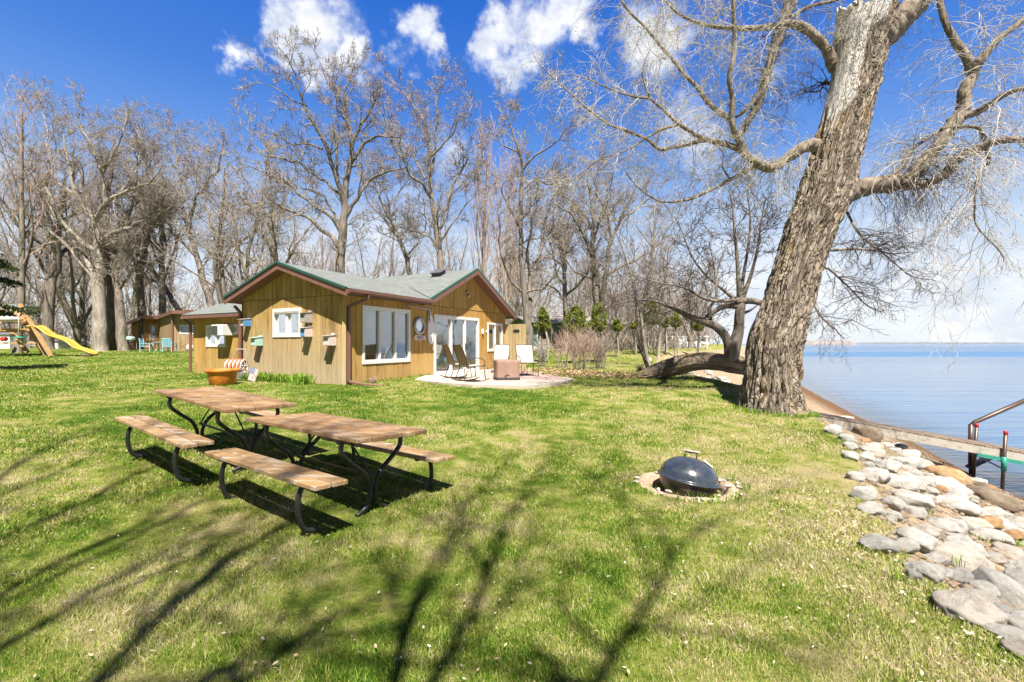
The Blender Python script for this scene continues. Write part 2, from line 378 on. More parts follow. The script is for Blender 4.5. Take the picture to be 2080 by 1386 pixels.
def siding(name, c0, c1, streak, bleach=0.0, zlo=-1.0, zhi=.6, patch=None):
    m, n, b = mat(name); p = gp(n); bv = attr(n, 'bv').outputs['Fac']
    off = nd(n, 'ShaderNodeCombineXYZ', {0: mth(n, 'MULTIPLY', bv, 37.0), 1: mth(n, 'MULTIPLY', bv, 91.0), 2: 0.0}).outputs[0]
    q = nd(n, 'ShaderNodeVectorMath', {0: p, 1: off}, operation='ADD').outputs[0]
    grain = noise(n, mapv(n, q, (9, 9, .7)), 3, 5, .7, .3); blot = noise(n, mapv(n, q, (1.6, 1.6, .55)), 1.6, 4, .6)
    c = mixc(n, grain, c0, c1)
    c = mixc(n, nd(n, 'ShaderNodeMapRange', {0: bv, 1: 0.0, 2: 1.0, 3: 0.0, 4: .55}).outputs[0], c, (c0[0] * .8, c0[1] * .72, c0[2] * .6))
    c = mixc(n, nd(n, 'ShaderNodeMapRange', {0: blot, 1: .52, 2: .75, 4: .8}).outputs[0], c, streak)
    if bleach:
        z = nd(n, 'ShaderNodeSeparateXYZ', {0: p}).outputs[2]
        k = nd(n, 'ShaderNodeMapRange', {0: mth(n, 'ADD', z, mth(n, 'MULTIPLY', mth(n, 'SUBTRACT', blot, .5), 1.4)), 1: zhi, 2: zlo, 3: 0.0, 4: bleach}).outputs[0]
        c = mixc(n, k, c, (.52, .43, .30))
    kn = nd(n, 'ShaderNodeTexVoronoi', {'Vector': mapv(n, q, (3.2, 3.2, 1.1)), 'Scale': 1.0}).outputs['Distance']
    c = mixc(n, nd(n, 'ShaderNodeMapRange', {0: kn, 1: .07, 2: .02, 3: 0.0, 4: .7}).outputs[0], c, (.10, .05, .025))
    fs = noise(n, mapv(n, q, (16, 16, .5)), 2.2, 3, .6); c = mixc(n, nd(n, 'ShaderNodeMapRange', {0: fs, 1: .56, 2: .72, 4: .65}).outputs[0], c, streak)
    setc(n, b, c, .8, bump=grain, bd=.006, spec=.2); return m
M['siding'] = siding('ochre_siding', (.48, .28, .07), (.70, .47, .16), (.24, .12, .035), .25, -1.2, 0)
M['gable_siding'] = siding('weathered_siding', (.42, .27, .08), (.62, .445, .19), (.14, .08, .035), .8, -.9, .9)
M['fence'] = siding('grey_green_boards', (.42, .33, .17), (.56, .46, .25), (.3, .22, .12), .3)
M['cabin'] = siding('cabin_siding', (.34, .17, .06), (.5, .28, .12), (.2, .11, .06), 0)
M['cabin_pale'] = siding('cabin_pale_siding', (.36, .26, .15), (.48, .36, .22), (.25, .16, .1), 0)
m, n, b = mat('shingles'); v = attr(n, 'uvw').outputs['Vector']
br = nd(n, 'ShaderNodeTexBrick', {'Vector': v, 'Color1': (.11, .125, .12, 1), 'Color2': (.26, .28, .275, 1), 'Mortar': (.05, .06, .06, 1), 'Scale': 1.0, 'Mortar Size': .006, 'Brick Width': .32, 'Row Height': .14}, offset=.5)
gr = noise(n, v, 60, 3, .8); c = mixc(n, .5, br.outputs['Color'], ramp(n, gr, [(.3, (.09, .105, .10)), (.7, (.31, .34, .33))]))
c = mixc(n, mth(n, 'MULTIPLY', noise(n, v, 1.4, 3), .5), c, (.23, .255, .25))
setc(n, b, c, .9, bump=mth(n, 'ADD', gr, mth(n, 'MULTIPLY', br.outputs['Fac'], -1.0)), bd=.006, spec=.2); M['shingle'] = m
def planks(name, c0, c1, worn, wamt, rough=.65, vec='O'):
    m, n, b = mat(name); bv = attr(n, 'bv').outputs['Fac']; p = oc(n)
    off = nd(n, 'ShaderNodeCombineXYZ', {0: mth(n, 'MULTIPLY', bv, 37.0), 1: 0.0, 2: mth(n, 'MULTIPLY', bv, 61.0)}).outputs[0]
    q = nd(n, 'ShaderNodeVectorMath', {0: p, 1: off}, operation='ADD').outputs[0]
    g = noise(n, mapv(n, q, (1.2, 26, 10)), 2.2, 6, .75, .5); bl = noise(n, mapv(n, q, (1.1, 8, 6)), 1.7, 4, .65)
    c = mixc(n, g, c0, c1); c = mixc(n, mth(n, 'MULTIPLY', bv, .45), c, tuple(x * .55 for x in c0))
    c = mixc(n, nd(n, 'ShaderNodeMapRange', {0: bl, 1: .5, 2: .66, 4: wamt}).outputs[0], c, worn)
    setc(n, b, c, rough, bump=g, bd=.004, spec=.35); return m
M['tabletop'] = planks('stained_planks', (.24, .13, .06), (.58, .36, .17), (.64, .56, .46), .45)
M['bench'] = planks('worn_planks', (.28, .16, .07), (.62, .41, .2), (.68, .65, .61), .7)
M['dockwood'] = planks('dock_planks', (.17, .12, .085), (.34, .26, .19), (.42, .35, .28), .5)
M['dockwhite'] = planks('peeling_white_board', (.42, .39, .34), (.60, .57, .52), (.22, .17, .13), .7)
m, n, b = mat('brick_paving'); p = gp(n)
br = nd(n, 'ShaderNodeTexBrick', {'Vector': p, 'Color1': (.42, .27, .24, 1), 'Color2': (.52, .37, .33, 1), 'Mortar': (.45, .4, .36, 1), 'Scale': 1.0, 'Mortar Size': .008, 'Brick Width': .22, 'Row Height': .11})
setc(n, b, mixc(n, .35, br.outputs['Color'], ramp(n, noise(n, p, 3, 4), [(.3, (.38, .27, .25)), (.7, (.62, .5, .45))])), .9, bump=br.outputs['Fac'], bd=-.004); M['paver'] = m
# glass: real thin sheet, part mirror part clear
m, n, b = mat('window_glass'); n.nodes.remove(b)
fr = nd(n, 'ShaderNodeFresnel', {'IOR': 1.5}).outputs[0]; gl = nd(n, 'ShaderNodeBsdfGlossy', {'Color': (.95, .97, 1, 1), 'Roughness': .02}); tp = nd(n, 'ShaderNodeBsdfTransparent', {'Color': (.74, .84, .81, 1)})
wob = nd(n, 'ShaderNodeBump', {'Height': noise(n, oc(n), 1.2, 2), 'Distance': .02, 'Strength': .4}); n.links.new(wob.outputs[0], gl.inputs['Normal'])
mx = nd(n, 'ShaderNodeMixShader', {0: mth(n, 'MULTIPLY_ADD', fr, 1.2, .26, clamp=True), 1: tp.outputs[0], 2: gl.outputs[0]})
o = [x for x in n.nodes if x.type == 'OUTPUT_MATERIAL'][0]; n.links.new(mx.outputs[0], o.inputs[0]); M['glass'] = m
m, n, b = mat('curtain'); v = oc(n); wv_ = nd(n, 'ShaderNodeTexWave', {'Vector': v, 'Scale': 3.0, 'Distortion': .6}).outputs['Fac']
setc(n, b, mixc(n, wv_, (.82, .93, .88), (.9, .97, .94)), .8, bump=wv_, bd=.02); M['curtain'] = m
m, n, b = mat('blinds'); z = nd(n, 'ShaderNodeSeparateXYZ', {0: oc(n)}).outputs[2]; q = mth(n, 'FRACT', mth(n, 'MULTIPLY', z, 22.0))
setc(n, b, ramp(n, q, [(0, (.2, .26, .25)), (.2, (.30, .38, .36)), (1, (.34, .42, .41))]), .6, bump=q, bd=.01); M['blinds'] = m
# porcelain lid
m, n, b = mat('enamel'); v = noise(n, oc(n), 14, 5, .7); setc(n, b, ramp(n, v, [(.3, (.028, .038, .055)), (.7, (.06, .075, .1))]), ramp(n, v, [(.3, .16), (.75, .42)]), spec=.6)
b.inputs['Coat Weight'].default_value = .5; b.inputs['Coat Roughness'].default_value = .12; M['enamel'] = m
m, n, b = mat('burnt_bowl'); v = noise(n, oc(n), 8, 6, .7); setc(n, b, ramp(n, v, [(.35, (.05, .045, .035)), (.55, (.2, .18, .13)), (.75, (.3, .15, .07))]), .3, bump=v, bd=.004, spec=.6); M['bowl'] = m
def stone(name, c0, c1, c2):
    m, n, b = mat(name); v = oc(n); rn = nd(n, 'ShaderNodeObjectInfo').outputs['Random']
    off = nd(n, 'ShaderNodeVectorMath', {0: v, 1: nd(n, 'ShaderNodeCombineXYZ', {0: mth(n, 'MULTIPLY', rn, 50.0), 1: 0.0, 2: mth(n, 'MULTIPLY', rn, 20.0)}).outputs[0]}, operation='ADD').outputs[0]
    a = noise(n, off, 1.8, 5, .65); f = noise(n, off, 28, 4, .75)
    c = ramp(n, a, [(.32, c0), (.52, c1), (.72, c2)]); c = mixc(n, nd(n, 'ShaderNodeMapRange', {0: f, 1: .5, 2: .72, 4: .4}).outputs[0], c, tuple(x * .55 for x in c0))
    setc(n, b, c, .85, bump=mth(n, 'ADD', mth(n, 'MULTIPLY', f, 1.3), mth(n, 'MULTIPLY', noise(n, off, 7, 4, .7), 2.0)), bd=.011, spec=.2); return m
M['stone_pale'] = stone('pale_stone', (.50, .465, .42), (.77, .745, .705), (.85, .83, .80))
M['stone_grey'] = stone('grey_stone', (.38, .38, .36), (.58, .57, .54), (.68, .67, .63))
M['stone_orange'] = stone('orange_stone', (.46, .24, .1), (.6, .38, .2), (.7, .54, .38))
M['stone_brown'] = stone('brown_stone', (.2, .15, .1), (.3, .24, .18), (.4, .34, .27))
M['stone_pink'] = stone('pinkish_stone', (.48, .42, .36), (.70, .64, .575), (.79, .74, .69))
# water: clear over the shallows, deep blue further out, wind ripples
m, n, b = mat('lake_water'); n.nodes.remove(b); p = gp(n)
sh = attr(n, 'shallow').outputs['Fac']
ds = nd(n, 'ShaderNodeVectorMath', {0: p}, operation='LENGTH').outputs['Value']
r1 = noise(n, mapv(n, p, (.5, 2.2, 1)), 2.4, 4, .6); r2 = noise(n, mapv(n, p, (.12, .6, 1)), 1.0, 4, .6)
band = noise(n, mapv(n, p, (.0016, .011, 1)), 1.0, 4, .6, .3)
hgt = mth(n, 'ADD', mth(n, 'MULTIPLY', r1, .35), r2)
amp = nd(n, 'ShaderNodeMapRange', {0: ds, 1: 6.0, 2: 260.0, 3: .10, 4: .55}).outputs[0]
bp = nd(n, 'ShaderNodeBump', {'Height': hgt, 'Distance': amp, 'Strength': .6})
deepc = ramp(n, band, [(.35, (.03, .10, .22)), (.6, (.06, .17, .34))])
df = nd(n, 'ShaderNodeBsdfDiffuse', {'Color': alb(n, deepc)}); tp = nd(n, 'ShaderNodeBsdfTransparent', {'Color': (.8, .86, .86, 1)})
body = nd(n, 'ShaderNodeMixShader', {0: sh, 1: df.outputs[0], 2: tp.outputs[0]})
rg = ramp(n, band, [(.4, .05), (.62, .22)])
gl = nd(n, 'ShaderNodeBsdfGlossy', {'Color': (1, 1, 1, 1), 'Roughness': rg, 'Normal': bp.outputs[0]})
fr = nd(n, 'ShaderNodeFresnel', {'IOR': 1.33, 'Normal': bp.outputs[0]}).outputs[0]
cut = nd(n, 'ShaderNodeMapRange', {0: band, 1: .5, 2: .6, 3: 1.0, 4: .45}).outputs[0]
cut = nd(n, 'ShaderNodeMix', {0: nd(n, 'ShaderNodeMapRange', {0: ds, 1: 45.0, 2: 120.0}).outputs[0], 2: 1.0, 3: cut}).outputs[0]
f = mth(n, 'MULTIPLY', mth(n, 'MULTIPLY_ADD', fr, 1.0, .05, clamp=True), cut)
mx = nd(n, 'ShaderNodeMixShader', {0: f, 1: body.outputs[0], 2: gl.outputs[0]})
o = [x for x in n.nodes if x.type == 'OUTPUT_MATERIAL'][0]; n.links.new(mx.outputs[0], o.inputs[0]); M['water'] = m

# ---------------- the setting ----------------
def axis(stops):
    out = []
    for (a, b, s) in stops: out += list(np.arange(a, b, s))
    return np.array(out + [stops[-1][1]])
gx = axis([(-420, -120, 20), (-120, -40, 4), (-40, -12, 1), (-12, -4, .3), (-4, 16, .1), (16, 40, 1), (40, 120, 5), (120, 420, 20)])
gy = axis([(-40, -4, 2), (-4, 0, .5), (0, 14, .1), (14, 40, .5), (40, 120, 4), (120, 400, 20)])
X, Y = np.meshgrid(gx, gy); Z = ground(X, Y)
tt = (X - xb(Y)) / (xs(Y) - xb(Y))
bump = (fbm(np.stack([X * 1.1, Y * 1.1, X * 0], -1), 3) - .5) * .05 + (fbm(np.stack([X * 6, Y * 6, X * 0], -1), 9) - .5) * .022 * (np.hypot(X, Y) < 25)
Z = Z + bump * np.clip((1.02 - tt) * 4, 0, 1) * (np.abs(tt) < 50)
nx, ny = len(gx), len(gy); idx = np.arange(nx * ny).reshape(ny, nx)
F = np.stack([idx[:-1, :-1], idx[:-1, 1:], idx[1:, 1:], idx[1:, :-1]], -1).reshape(-1, 4)
g = link('ground', np_mesh('ground', np.stack([X, Y, Z], -1).reshape(-1, 3), F, {'bank': tt.ravel().clip(-5, 5)}), M['lawn']); tag(g, kind='structure')
wx = axis([(-40, 4, 11), (4, 26, .5), (26, 120, 6), (120, 1000, 110), (1000, 7000, 1000)]); wy = axis([(-60, 0, 10), (0, 40, .8), (40, 200, 10), (200, 1000, 100), (1000, 7000, 1000)])
X, Y = np.meshgrid(wx, wy); nx, ny = len(wx), len(wy); idx = np.arange(nx * ny).reshape(ny, nx)
F = np.stack([idx[:-1, :-1], idx[:-1, 1:], idx[1:, 1:], idx[1:, :-1]], -1).reshape(-1, 4)
shal = np.clip(1 - (X - xs(Y)) / 3.2, 0, 1) ** 1.3 * .9
w = link('water', np_mesh('water', np.stack([X, Y, X * 0 + WATER], -1).reshape(-1, 3), F, {'shallow': shal.ravel()}), M['water']); tag(w, kind='structure')
# wooded headland and the low far shore across the lake
def far_land(name, pxs, Y0, h, depth, m, kind, seed):
    n_ = 160; xs_ = np.linspace(pxs[0], pxs[1], n_); V = []; F = []
    for j, (dy, hh) in enumerate(((0, 0), (2, .75), (depth * .4, 1), (depth, .8), (depth + 10, 0))):
        for i, p in enumerate(xs_):
            e = min(1, (pxs[1] - p) / (pxs[1] - pxs[0]) * 9 + .15) * min(1, (p - pxs[0]) / (pxs[1] - pxs[0]) * 9 + .3)
            z = WATER + hh * h * e * (.75 + .5 * vnoise(np.array([p * .35, j * 2.0, seed]), seed)) if hh else WATER - .5
            V.append(((p - CX) / FPX * Y0, Y0 + dy, z))
    for j in range(4):
        for i in range(n_ - 1): a = j * n_ + i; F.append((a, a + 1, a + n_ + 1, a + n_))
    o = link(name, np_mesh(name, np.array(V), np.array(F)), m); tag(o, kind=kind); return o
far_land('wooded_headland', (1560, 1746), 900, 8.5, 60, simple('bare_woods_far', (.26, .23, .24), .95, var=.3, sc=.08), 'structure', 5)
far_land('far_shore', (1720, 2600), 3200, 11, 120, simple('far_shore_woods', (.15, .18, .21), .95, var=.2, sc=.02), 'structure', 8)
# ================= the house =================
HO = Vector((-4.38, 11.6, 0)); U = Vector((.4552, .8904, 0)); Vv = Vector((-.8904, .4552, 0)); HB = -1.13
def hp(u, v, z): return HO + U * u + Vv * v + Vector((0, 0, z))
house = thing('lake_cottage', 'ochre board-sided cottage with green shingle cross-gable roof and white windows', 'house', tuple(HO + Vector((0, 0, HB))))
rnd = random.Random(4)
def board_wall(name, org, dr, nrm, a0, a1, ztop, zbot, holes, m, parent, bw=.21, th=.022, seam=None):
    """vertical boards, each its own slab, cut round the openings; ztop/zbot are functions"""
    mb = MB(); a = a0
    cuts = [a0]
    while a < a1 - .05: a += bw * rnd.uniform(.82, 1.15); cuts.append(min(a, a1))
    if cuts[-1] < a1: cuts.append(a1)
    for (p, q, z0, z1) in holes: cuts += [p, q]
    cuts = sorted(set(cuts)); val = {}
    for i in range(len(cuts) - 1):
        p, q = cuts[i], cuts[i + 1]
        if q - p < .004: continue
        c = (p + q) / 2; segs = [(zbot(c), None)]; cutz = []
        for (h0, h1, z0, z1) in holes:
            if h0 - 1e-4 <= p and q <= h1 + 1e-4: cutz.append((z0, z1))
        zs = [zbot(c)]; out = []
        for z0, z1 in sorted(cutz):
            out.append((zs[-1], z0, 0)); zs.append(z1)
        out.append((zs[-1], None, 1)); bvv = rnd.random(); g = .0075 if q - p > .03 else 0
        d = rnd.uniform(0, .006)
        for z0, z1, top in out:
            parts = []
            if seam is not None and top: parts = [(z0, seam, 0, bvv, 0), (seam + .012, None, 1, rnd.random(), .012)]
            else: parts = [(z0, z1, top, bvv, 0)]
            for (s0, s1, tp, bb, ex) in parts:
                A = org + dr * (p + g); B = org + dr * (q - g); t0 = ztop(p + g) if s1 is None else s1; t1 = ztop(q - g) if s1 is None else s1
                if min(t0, t1) <= s0: continue
                o1 = nrm * (th + d + ex)
                vs = [A + Vector((0, 0, s0)), B + Vector((0, 0, s0)), B + Vector((0, 0, t1)), A + Vector((0, 0, t0))]
                vs += [x + o1 for x in vs]
                mb.add(vs, [(0, 3, 2, 1), (4, 5, 6, 7), (0, 1, 5, 4), (1, 2, 6, 5), (2, 3, 7, 6), (3, 0, 4, 7)], bb)
    return fix_normals(mb.build(name, m, parent, world=True))
def wall_panel(a, b, za, zb, off, nrm, dr):  # inner sheathing piece behind the boards
    return None
def window(parent, org, dr, nrm, a0, a1, z0, z1, panes, fw=.075, curtain='curtain', half=False, name='window', depth=.09, mf='white', lower_blind=None):
    """frame proud of the boards, glass set back, blind or curtain behind it"""
    up = Vector((0, 0, 1)); c = MB()
    def bar(p0, p1, q0, q1, o0, o1, mb=c):
        A = org + dr * p0; B = org + dr * p1
        vs = [A + up * q0 + nrm * o0, B + up * q0 + nrm * o0, B + up * q1 + nrm * o0, A + up * q1 + nrm * o0]; vs += [x + nrm * (o1 - o0) for x in vs]
        mb.add(vs, [(0, 3, 2, 1), (4, 5, 6, 7), (0, 1, 5, 4), (1, 2, 6, 5), (2, 3, 7, 6), (3, 0, 4, 7)])
    bar(a0, a1, z1 - fw, z1, -.05, .05); bar(a0, a1, z0, z0 + fw, -.05, .05); bar(a0, a0 + fw, z0 + fw, z1 - fw, -.05, .05); bar(a1 - fw, a1, z0 + fw, z1 - fw, -.05, .05)
    edges = [a0 + fw] ; W_ = (a1 - a0 - 2 * fw); s = 0
    for p in panes[:-1]:
        s += p; x = a0 + fw + W_ * s; bar(x - fw * .45, x + fw * .45, z0 + fw, z1 - fw, -.05, .042); edges.append(x)
    bar(a0 + fw, a1 - fw, z1 - fw - .03, z1 - fw, -.055, .02); bar(a0 + fw, a1 - fw, z0 + fw, z0 + fw + .03, -.055, .02)
    w = fix_normals(c.build(name, M[mf], parent, world=True))
    pw = Vector(parent.location)
    g = MB(); gl = -.02
    A = org + dr * (a0 + fw * .9); B = org + dr * (a1 - fw * .9)
    g.add([A + up * (z0 + fw * .9) + nrm * gl, B + up * (z0 + fw * .9) + nrm * gl, B + up * (z1 - fw * .9) + nrm * gl, A + up * (z1 - fw * .9) + nrm * gl], [(0, 1, 2, 3)])
    gv = g; l = parent.location; gv.v = [(v[0] - l[0], v[1] - l[1], v[2] - l[2]) for v in gv.v]
    gv.build('glass', M['glass'], w)
    # room behind: shallow dark box with the drawn fabric just inside
    q = MB(); dd = -.28; nf = max(8, int((a1 - a0) / .05)); zb = z0 + fw if lower_blind is None else z0 + lower_blind
    vs = []; 
    for i in range(nf + 1):
        f = i / nf; P = A.lerp(B, f) + nrm * (-.10 + (.007 * math.sin(i * 1.9) if curtain == 'curtain' else 0))
        vs += [P + up * zb, P + up * (z1 - fw)]
    q.add([v - l for v in vs], [(2 * i, 2 * i + 2, 2 * i + 3, 2 * i + 1) for i in range(nf)], smooth=True)
    q.build('blind' if curtain == 'blinds' else 'curtain', M[curtain], w)
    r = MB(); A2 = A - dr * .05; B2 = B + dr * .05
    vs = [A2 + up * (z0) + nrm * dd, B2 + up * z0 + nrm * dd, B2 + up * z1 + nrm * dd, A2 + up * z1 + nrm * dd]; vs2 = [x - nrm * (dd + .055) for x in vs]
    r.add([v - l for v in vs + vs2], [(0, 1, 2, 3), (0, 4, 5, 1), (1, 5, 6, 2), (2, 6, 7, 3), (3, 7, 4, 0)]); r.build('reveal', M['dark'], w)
    return w
NL = -Vv; NG = -U
K1 = .326; K2 = .485
def r1z(v): return 1.39 + K1 * (v + .5) if v < 2.15 else 2.255 - .352 * (v - 2.15)
def r2z(u): return 2.82 - K2 * abs(u - 5.97)
def lake_top(u):
    z = r1z(0) - .12
    return max(z, r2z(u) - .1) if u > 3.0 else z
lake_holes = [(.576, 2.557, -.57, 1.047), (3.78, 6.69, -1.10, .99), (7.36, 8.655, -.33, .867)]
def lake_bot(u): return -1.15 if u < 3.2 else -1.03
board_wall('lake_wall', HO, U, NL, 0, 8.86, lake_top, lake_bot, lake_holes, M['siding'], house, seam=1.275)
gable_holes = [(1.645, 2.868, .18, 1.0)]
board_wall('gable_wall', HO, Vv, NG, 0, 4.3, lambda v: r1z(v) - .1, lambda v: -1.16, gable_holes, M['gable_siding'], house, seam=1.275)
# dark sheathing and the far walls, so nothing shows through from the side
mb = MB(); mb.poly([hp(.3, .3, -1.2), hp(8.6, .3, -1.2), hp(8.6, 4.2, -1.2), hp(.3, 4.2, -1.2)][::-1], (0, 0, 2.4)); mb.build('inner_wall', M['dark'], house, world=True)
mb = MB(); mb.add([hp(8.86, 0, -1.2), hp(8.86, 4.4, -1.2), hp(8.86, 4.4, r2z(8.86) - .1), hp(8.86, 0, r2z(8.86) - .1)], [(0, 1, 2, 3)], .3)
mb.add([hp(8.9, 4.4, -1.2), hp(0, 4.4, -1.2), hp(0, 4.4, 1.2), hp(3, 4.4, 1.3), hp(5.97, 4.4, 2.7), hp(8.9, 4.4, 1.25)], [(0, 1, 2, 3, 4, 5)], .6); mb.build('rear_wall', M['siding'], house, world=True)
# narrow corner strip and concrete footing
mb = MB(); mb.quadbox(hp(-.02, -.02, -1.15), hp(-.02, -.02, 1.28), .09, .09, (1, 0, 0)); mb.build('corner_board', M['gable_siding'], house, world=True); mb = MB(); mb.quadbox(hp(8.87, -.02, -1.05), hp(8.87, -.02, 1.25), .08, .08, (1, 0, 0)); mb.build('corner_board', M['gable_siding'], house, world=True)
mb = MB(); mb.quadbox(hp(3.3, .02, -1.12), hp(8.86, .02, -1.12), .1, .16); mb.build('footing', M['brown_trim'], house, world=True)
window(house, HO, U, NL, .576, 2.557, -.57, 1.047, (.32, .36, .32), .085, 'blinds', lower_blind=.24)
window(house, HO, U, NL, 7.36, 8.655, -.33, .867, (.5, .5), .08, 'blinds')
window(house, HO, Vv, NG, 1.645, 2.868, .18, 1.0, (.5, .5), .09, 'blinds')
d_ = window(house, HO, U, NL, 3.78, 6.69, -1.10, .99, (.34, .33, .33), .1, 'curtain', name='sliding_door')
mb = MB(); l = house.location; mb.quadbox(hp(5.68, -.06, -.25) - l, hp(5.68, -.06, .0) - l, .03, .03, (1, 0, 0)); mb.build('handle', M['black_steel'], d_)
# window sill drip of the gable window roller box
mb = MB(); mb.quadbox(hp(-.055, 1.75, .88), hp(-.055, 2.76, .88), .05, .06); mb.build('blind_box', M['greywood'], house, world=True)
def roof_plane(pts, th=.035, name='roof', m=None, ud=None):
    """slab from 4 points (a b along the eave, c d along the ridge) with shingle coordinates"""
    P = [Vector(p) for p in pts]; n_ = (P[1] - P[0]).cross(P[3] - P[0]).normalized()
    if n_.z < 0: n_ = -n_
    e = (P[1] - P[0]).normalized(); s = n_.cross(e)
    vs = P + [p - n_ * th for p in P]; uv = [((p - P[0]).dot(e), (p - P[0]).dot(s), 0) for p in vs]
    return vs, [(0, 1, 2, 3), (7, 6, 5, 4)] + [(i, 4 + i, 4 + (i + 1) % 4, (i + 1) % 4) for i in range(4)], uv
def shingled(name, planes, parent):
    V_, F_, A_ = [], [], []
    for pl in planes:
        v, f, uv = roof_plane(pl); b_ = len(V_); V_ += v; F_ += [tuple(b_ + i for i in q) for q in f]; A_ += uv
    l = parent.location
    me = bpy.data.meshes.new(name); me.from_pydata([tuple(Vector(v) - l) for v in V_], [], F_)
    a = me.attributes.new('uvw', 'FLOAT_VECTOR', 'POINT'); a.data.foreach_set('vector', [c for x in A_ for c in x]); me.update()
    return fix_normals(link(name, me, M['shingle'], parent))
E1 = -.5; W1 = 4.62; G1 = -.4
shingled('roof', [(hp(G1, E1, 1.39), hp(3.06, E1, 1.39), hp(4.86, 2.15, 2.255), hp(G1, 2.15, 2.255)),
                  (hp(5.9, W1, r1z(W1)), hp(G1, W1, r1z(W1)), hp(G1, 2.15, 2.255), hp(5.9, 2.15, 2.255)),
                  (hp(3.04, 4.7, r2z(3.04)), hp(3.04, -.4, r2z(3.04)), hp(5.97, -.4, 2.82), hp(5.97, 4.7, 2.82)),
                  (hp(9.2, -.4, r2z(9.2)), hp(9.2, 4.7, r2z(9.2)), hp(5.97, 4.7, 2.82), hp(5.97, -.4, 2.82))], house)
# soffits
mb = MB()
def sl(p): return [q - Vector((0, 0, .17)) for q in p]
mb.poly(sl([hp(G1 + .02, E1 + .02, 1.39), hp(3.02, E1 + .02, 1.39), hp(3.02, 0, r1z(0)), hp(G1 + .02, 0, r1z(0))]), (0, 0, .02))
mb.poly(sl([hp(G1 + .02, 0, r1z(0)), hp(0, 0, r1z(0)), hp(0, 2.15, 2.255), hp(G1 + .02, 2.15, 2.255)]), (0, 0, .02))
mb.poly(sl([hp(G1 + .02, 2.15, 2.255), hp(0, 2.15, 2.255), hp(0, W1 - .02, r1z(W1 - .02)), hp(G1 + .02, W1 - .02, r1z(W1 - .02))]), (0, 0, .02))
mb.poly(sl([hp(0, 4.3, r1z(4.3)), hp(4, 4.3, r1z(4.3)), hp(4, W1 - .02, r1z(W1)), hp(0, W1 - .02, r1z(W1))]), (0, 0, .02))
mb.poly(sl([hp(3.06, -.38, r2z(3.06)), hp(5.97, -.38, 2.82), hp(5.97, 0, 2.82), hp(3.06, 0, r2z(3.06))]), (0, 0, .02))
mb.poly(sl([hp(5.97, -.38, 2.82), hp(9.18, -.38, r2z(9.18)), hp(9.18, 0, r2z(9.18)), hp(5.97, 0, 2.82)]), (0, 0, .02))
mb.poly(sl([hp(8.86, 0, r2z(8.86)), hp(9.18, 0, r2z(9.18)), hp(9.18, 4.7, r2z(9.18)), hp(8.86, 4.7, r2z(8.86))]), (0, 0, .02))
mb.build('soffit', M['brown_trim'], house, world=True)
def fascia(mb, a, b, h=.17, t=.03, drop=.035):
    a = Vector(a) - Vector((0, 0, drop)); b = Vector(b) - Vector((0, 0, drop)); dn = Vector((0, 0, -h)); e = (b - a); s = Vector((e.y, -e.x, 0)).normalized() * t
    vs = [a, b, b + dn, a + dn]; vs += [v + s for v in vs]
    mb.add(vs, [(0, 1, 2, 3), (7, 6, 5, 4), (0, 4, 5, 1), (1, 5, 6, 2), (2, 6, 7, 3), (3, 7, 4, 0)])
mb = MB(); me_ = MB()
rakes = [(hp(G1 - .005, E1, 1.39), hp(G1 - .005, 2.15, 2.255)), (hp(G1 - .005, 2.15, 2.255), hp(G1 - .005, W1, r1z(W1))), (hp(3.04, -.405, r2z(3.04)), hp(5.97, -.405, 2.82)), (hp(5.97, -.405, 2.82), hp(9.2, -.405, r2z(9.2)))]
for a, b in rakes: fascia(mb, a, b); me_ = MB(); me_.quadbox(Vector(a) + Vector((0, 0, -.012)), Vector(b) + Vector((0, 0, -.012)), .07, .055); me_.build('drip_edge', M['green_edge'], house, world=True)
eaves = [(hp(G1, E1, 1.39), hp(3.04, E1, 1.39)), (hp(G1, W1, r1z(W1)), hp(3, W1, r1z(W1))), (hp(9.2, -.4, r2z(9.2)), hp(9.2, 4.7, r2z(9.2)))]
for a, b in eaves: fascia(mb, a, b, .12)
fix_normals(mb.build('fascia', M['brown_trim'], house, world=True))
# gutter with a half-open profile along the lake eave
mb = MB(); 
prof = [(0, .0), (0, -.09), (.05, -.1), (.095, -.07), (.1, .0), (.09, .0), (.085, -.06), (.05, -.085), (.01, -.08), (.01, 0)]
vs = []
for u in (G1 + .03, 3.02): vs += [hp(u, E1 - .035 - o_, 1.365 + z_) for o_, z_ in prof]
k = len(prof); mb.add(vs, [(i, (i + 1) % k, k + (i + 1) % k, k + i) for i in range(k)] + [tuple(range(k)), tuple(range(2 * k - 1, k - 1, -1))]); fix_normals(mb.build('gutter', M['brown_trim'], house, world=True))
def spout(pts, name='downspout', par=house):
    mb = MB()
    for a, b in zip(pts[:-1], pts[1:]): mb.quadbox(a, b, .085, .07, (.3, .9, .1) if abs((Vector(b) - Vector(a)).normalized().z) > .8 else (0, 0, 1), bev=.012)
    return mb.build(name, M['brown_trim'], par, world=True)
spout([hp(.25, E1 - .08, 1.3), hp(.25, E1 - .06, 1.16), hp(.06, -.09, .98), hp(.06, -.09, -1.0), hp(.28, -.55, -1.09), hp(.45, -1.0, -1.12)])
spout([hp(-.1, W1 - .02, 1.15), hp(-.06, 4.38, .95), hp(-.06, 4.38, -1.0), hp(-.12, 4.38, -1.12)])
spout([hp(8.95, .25, 1.05), hp(8.95, .1, .8), hp(8.95, .1, -1.0)])
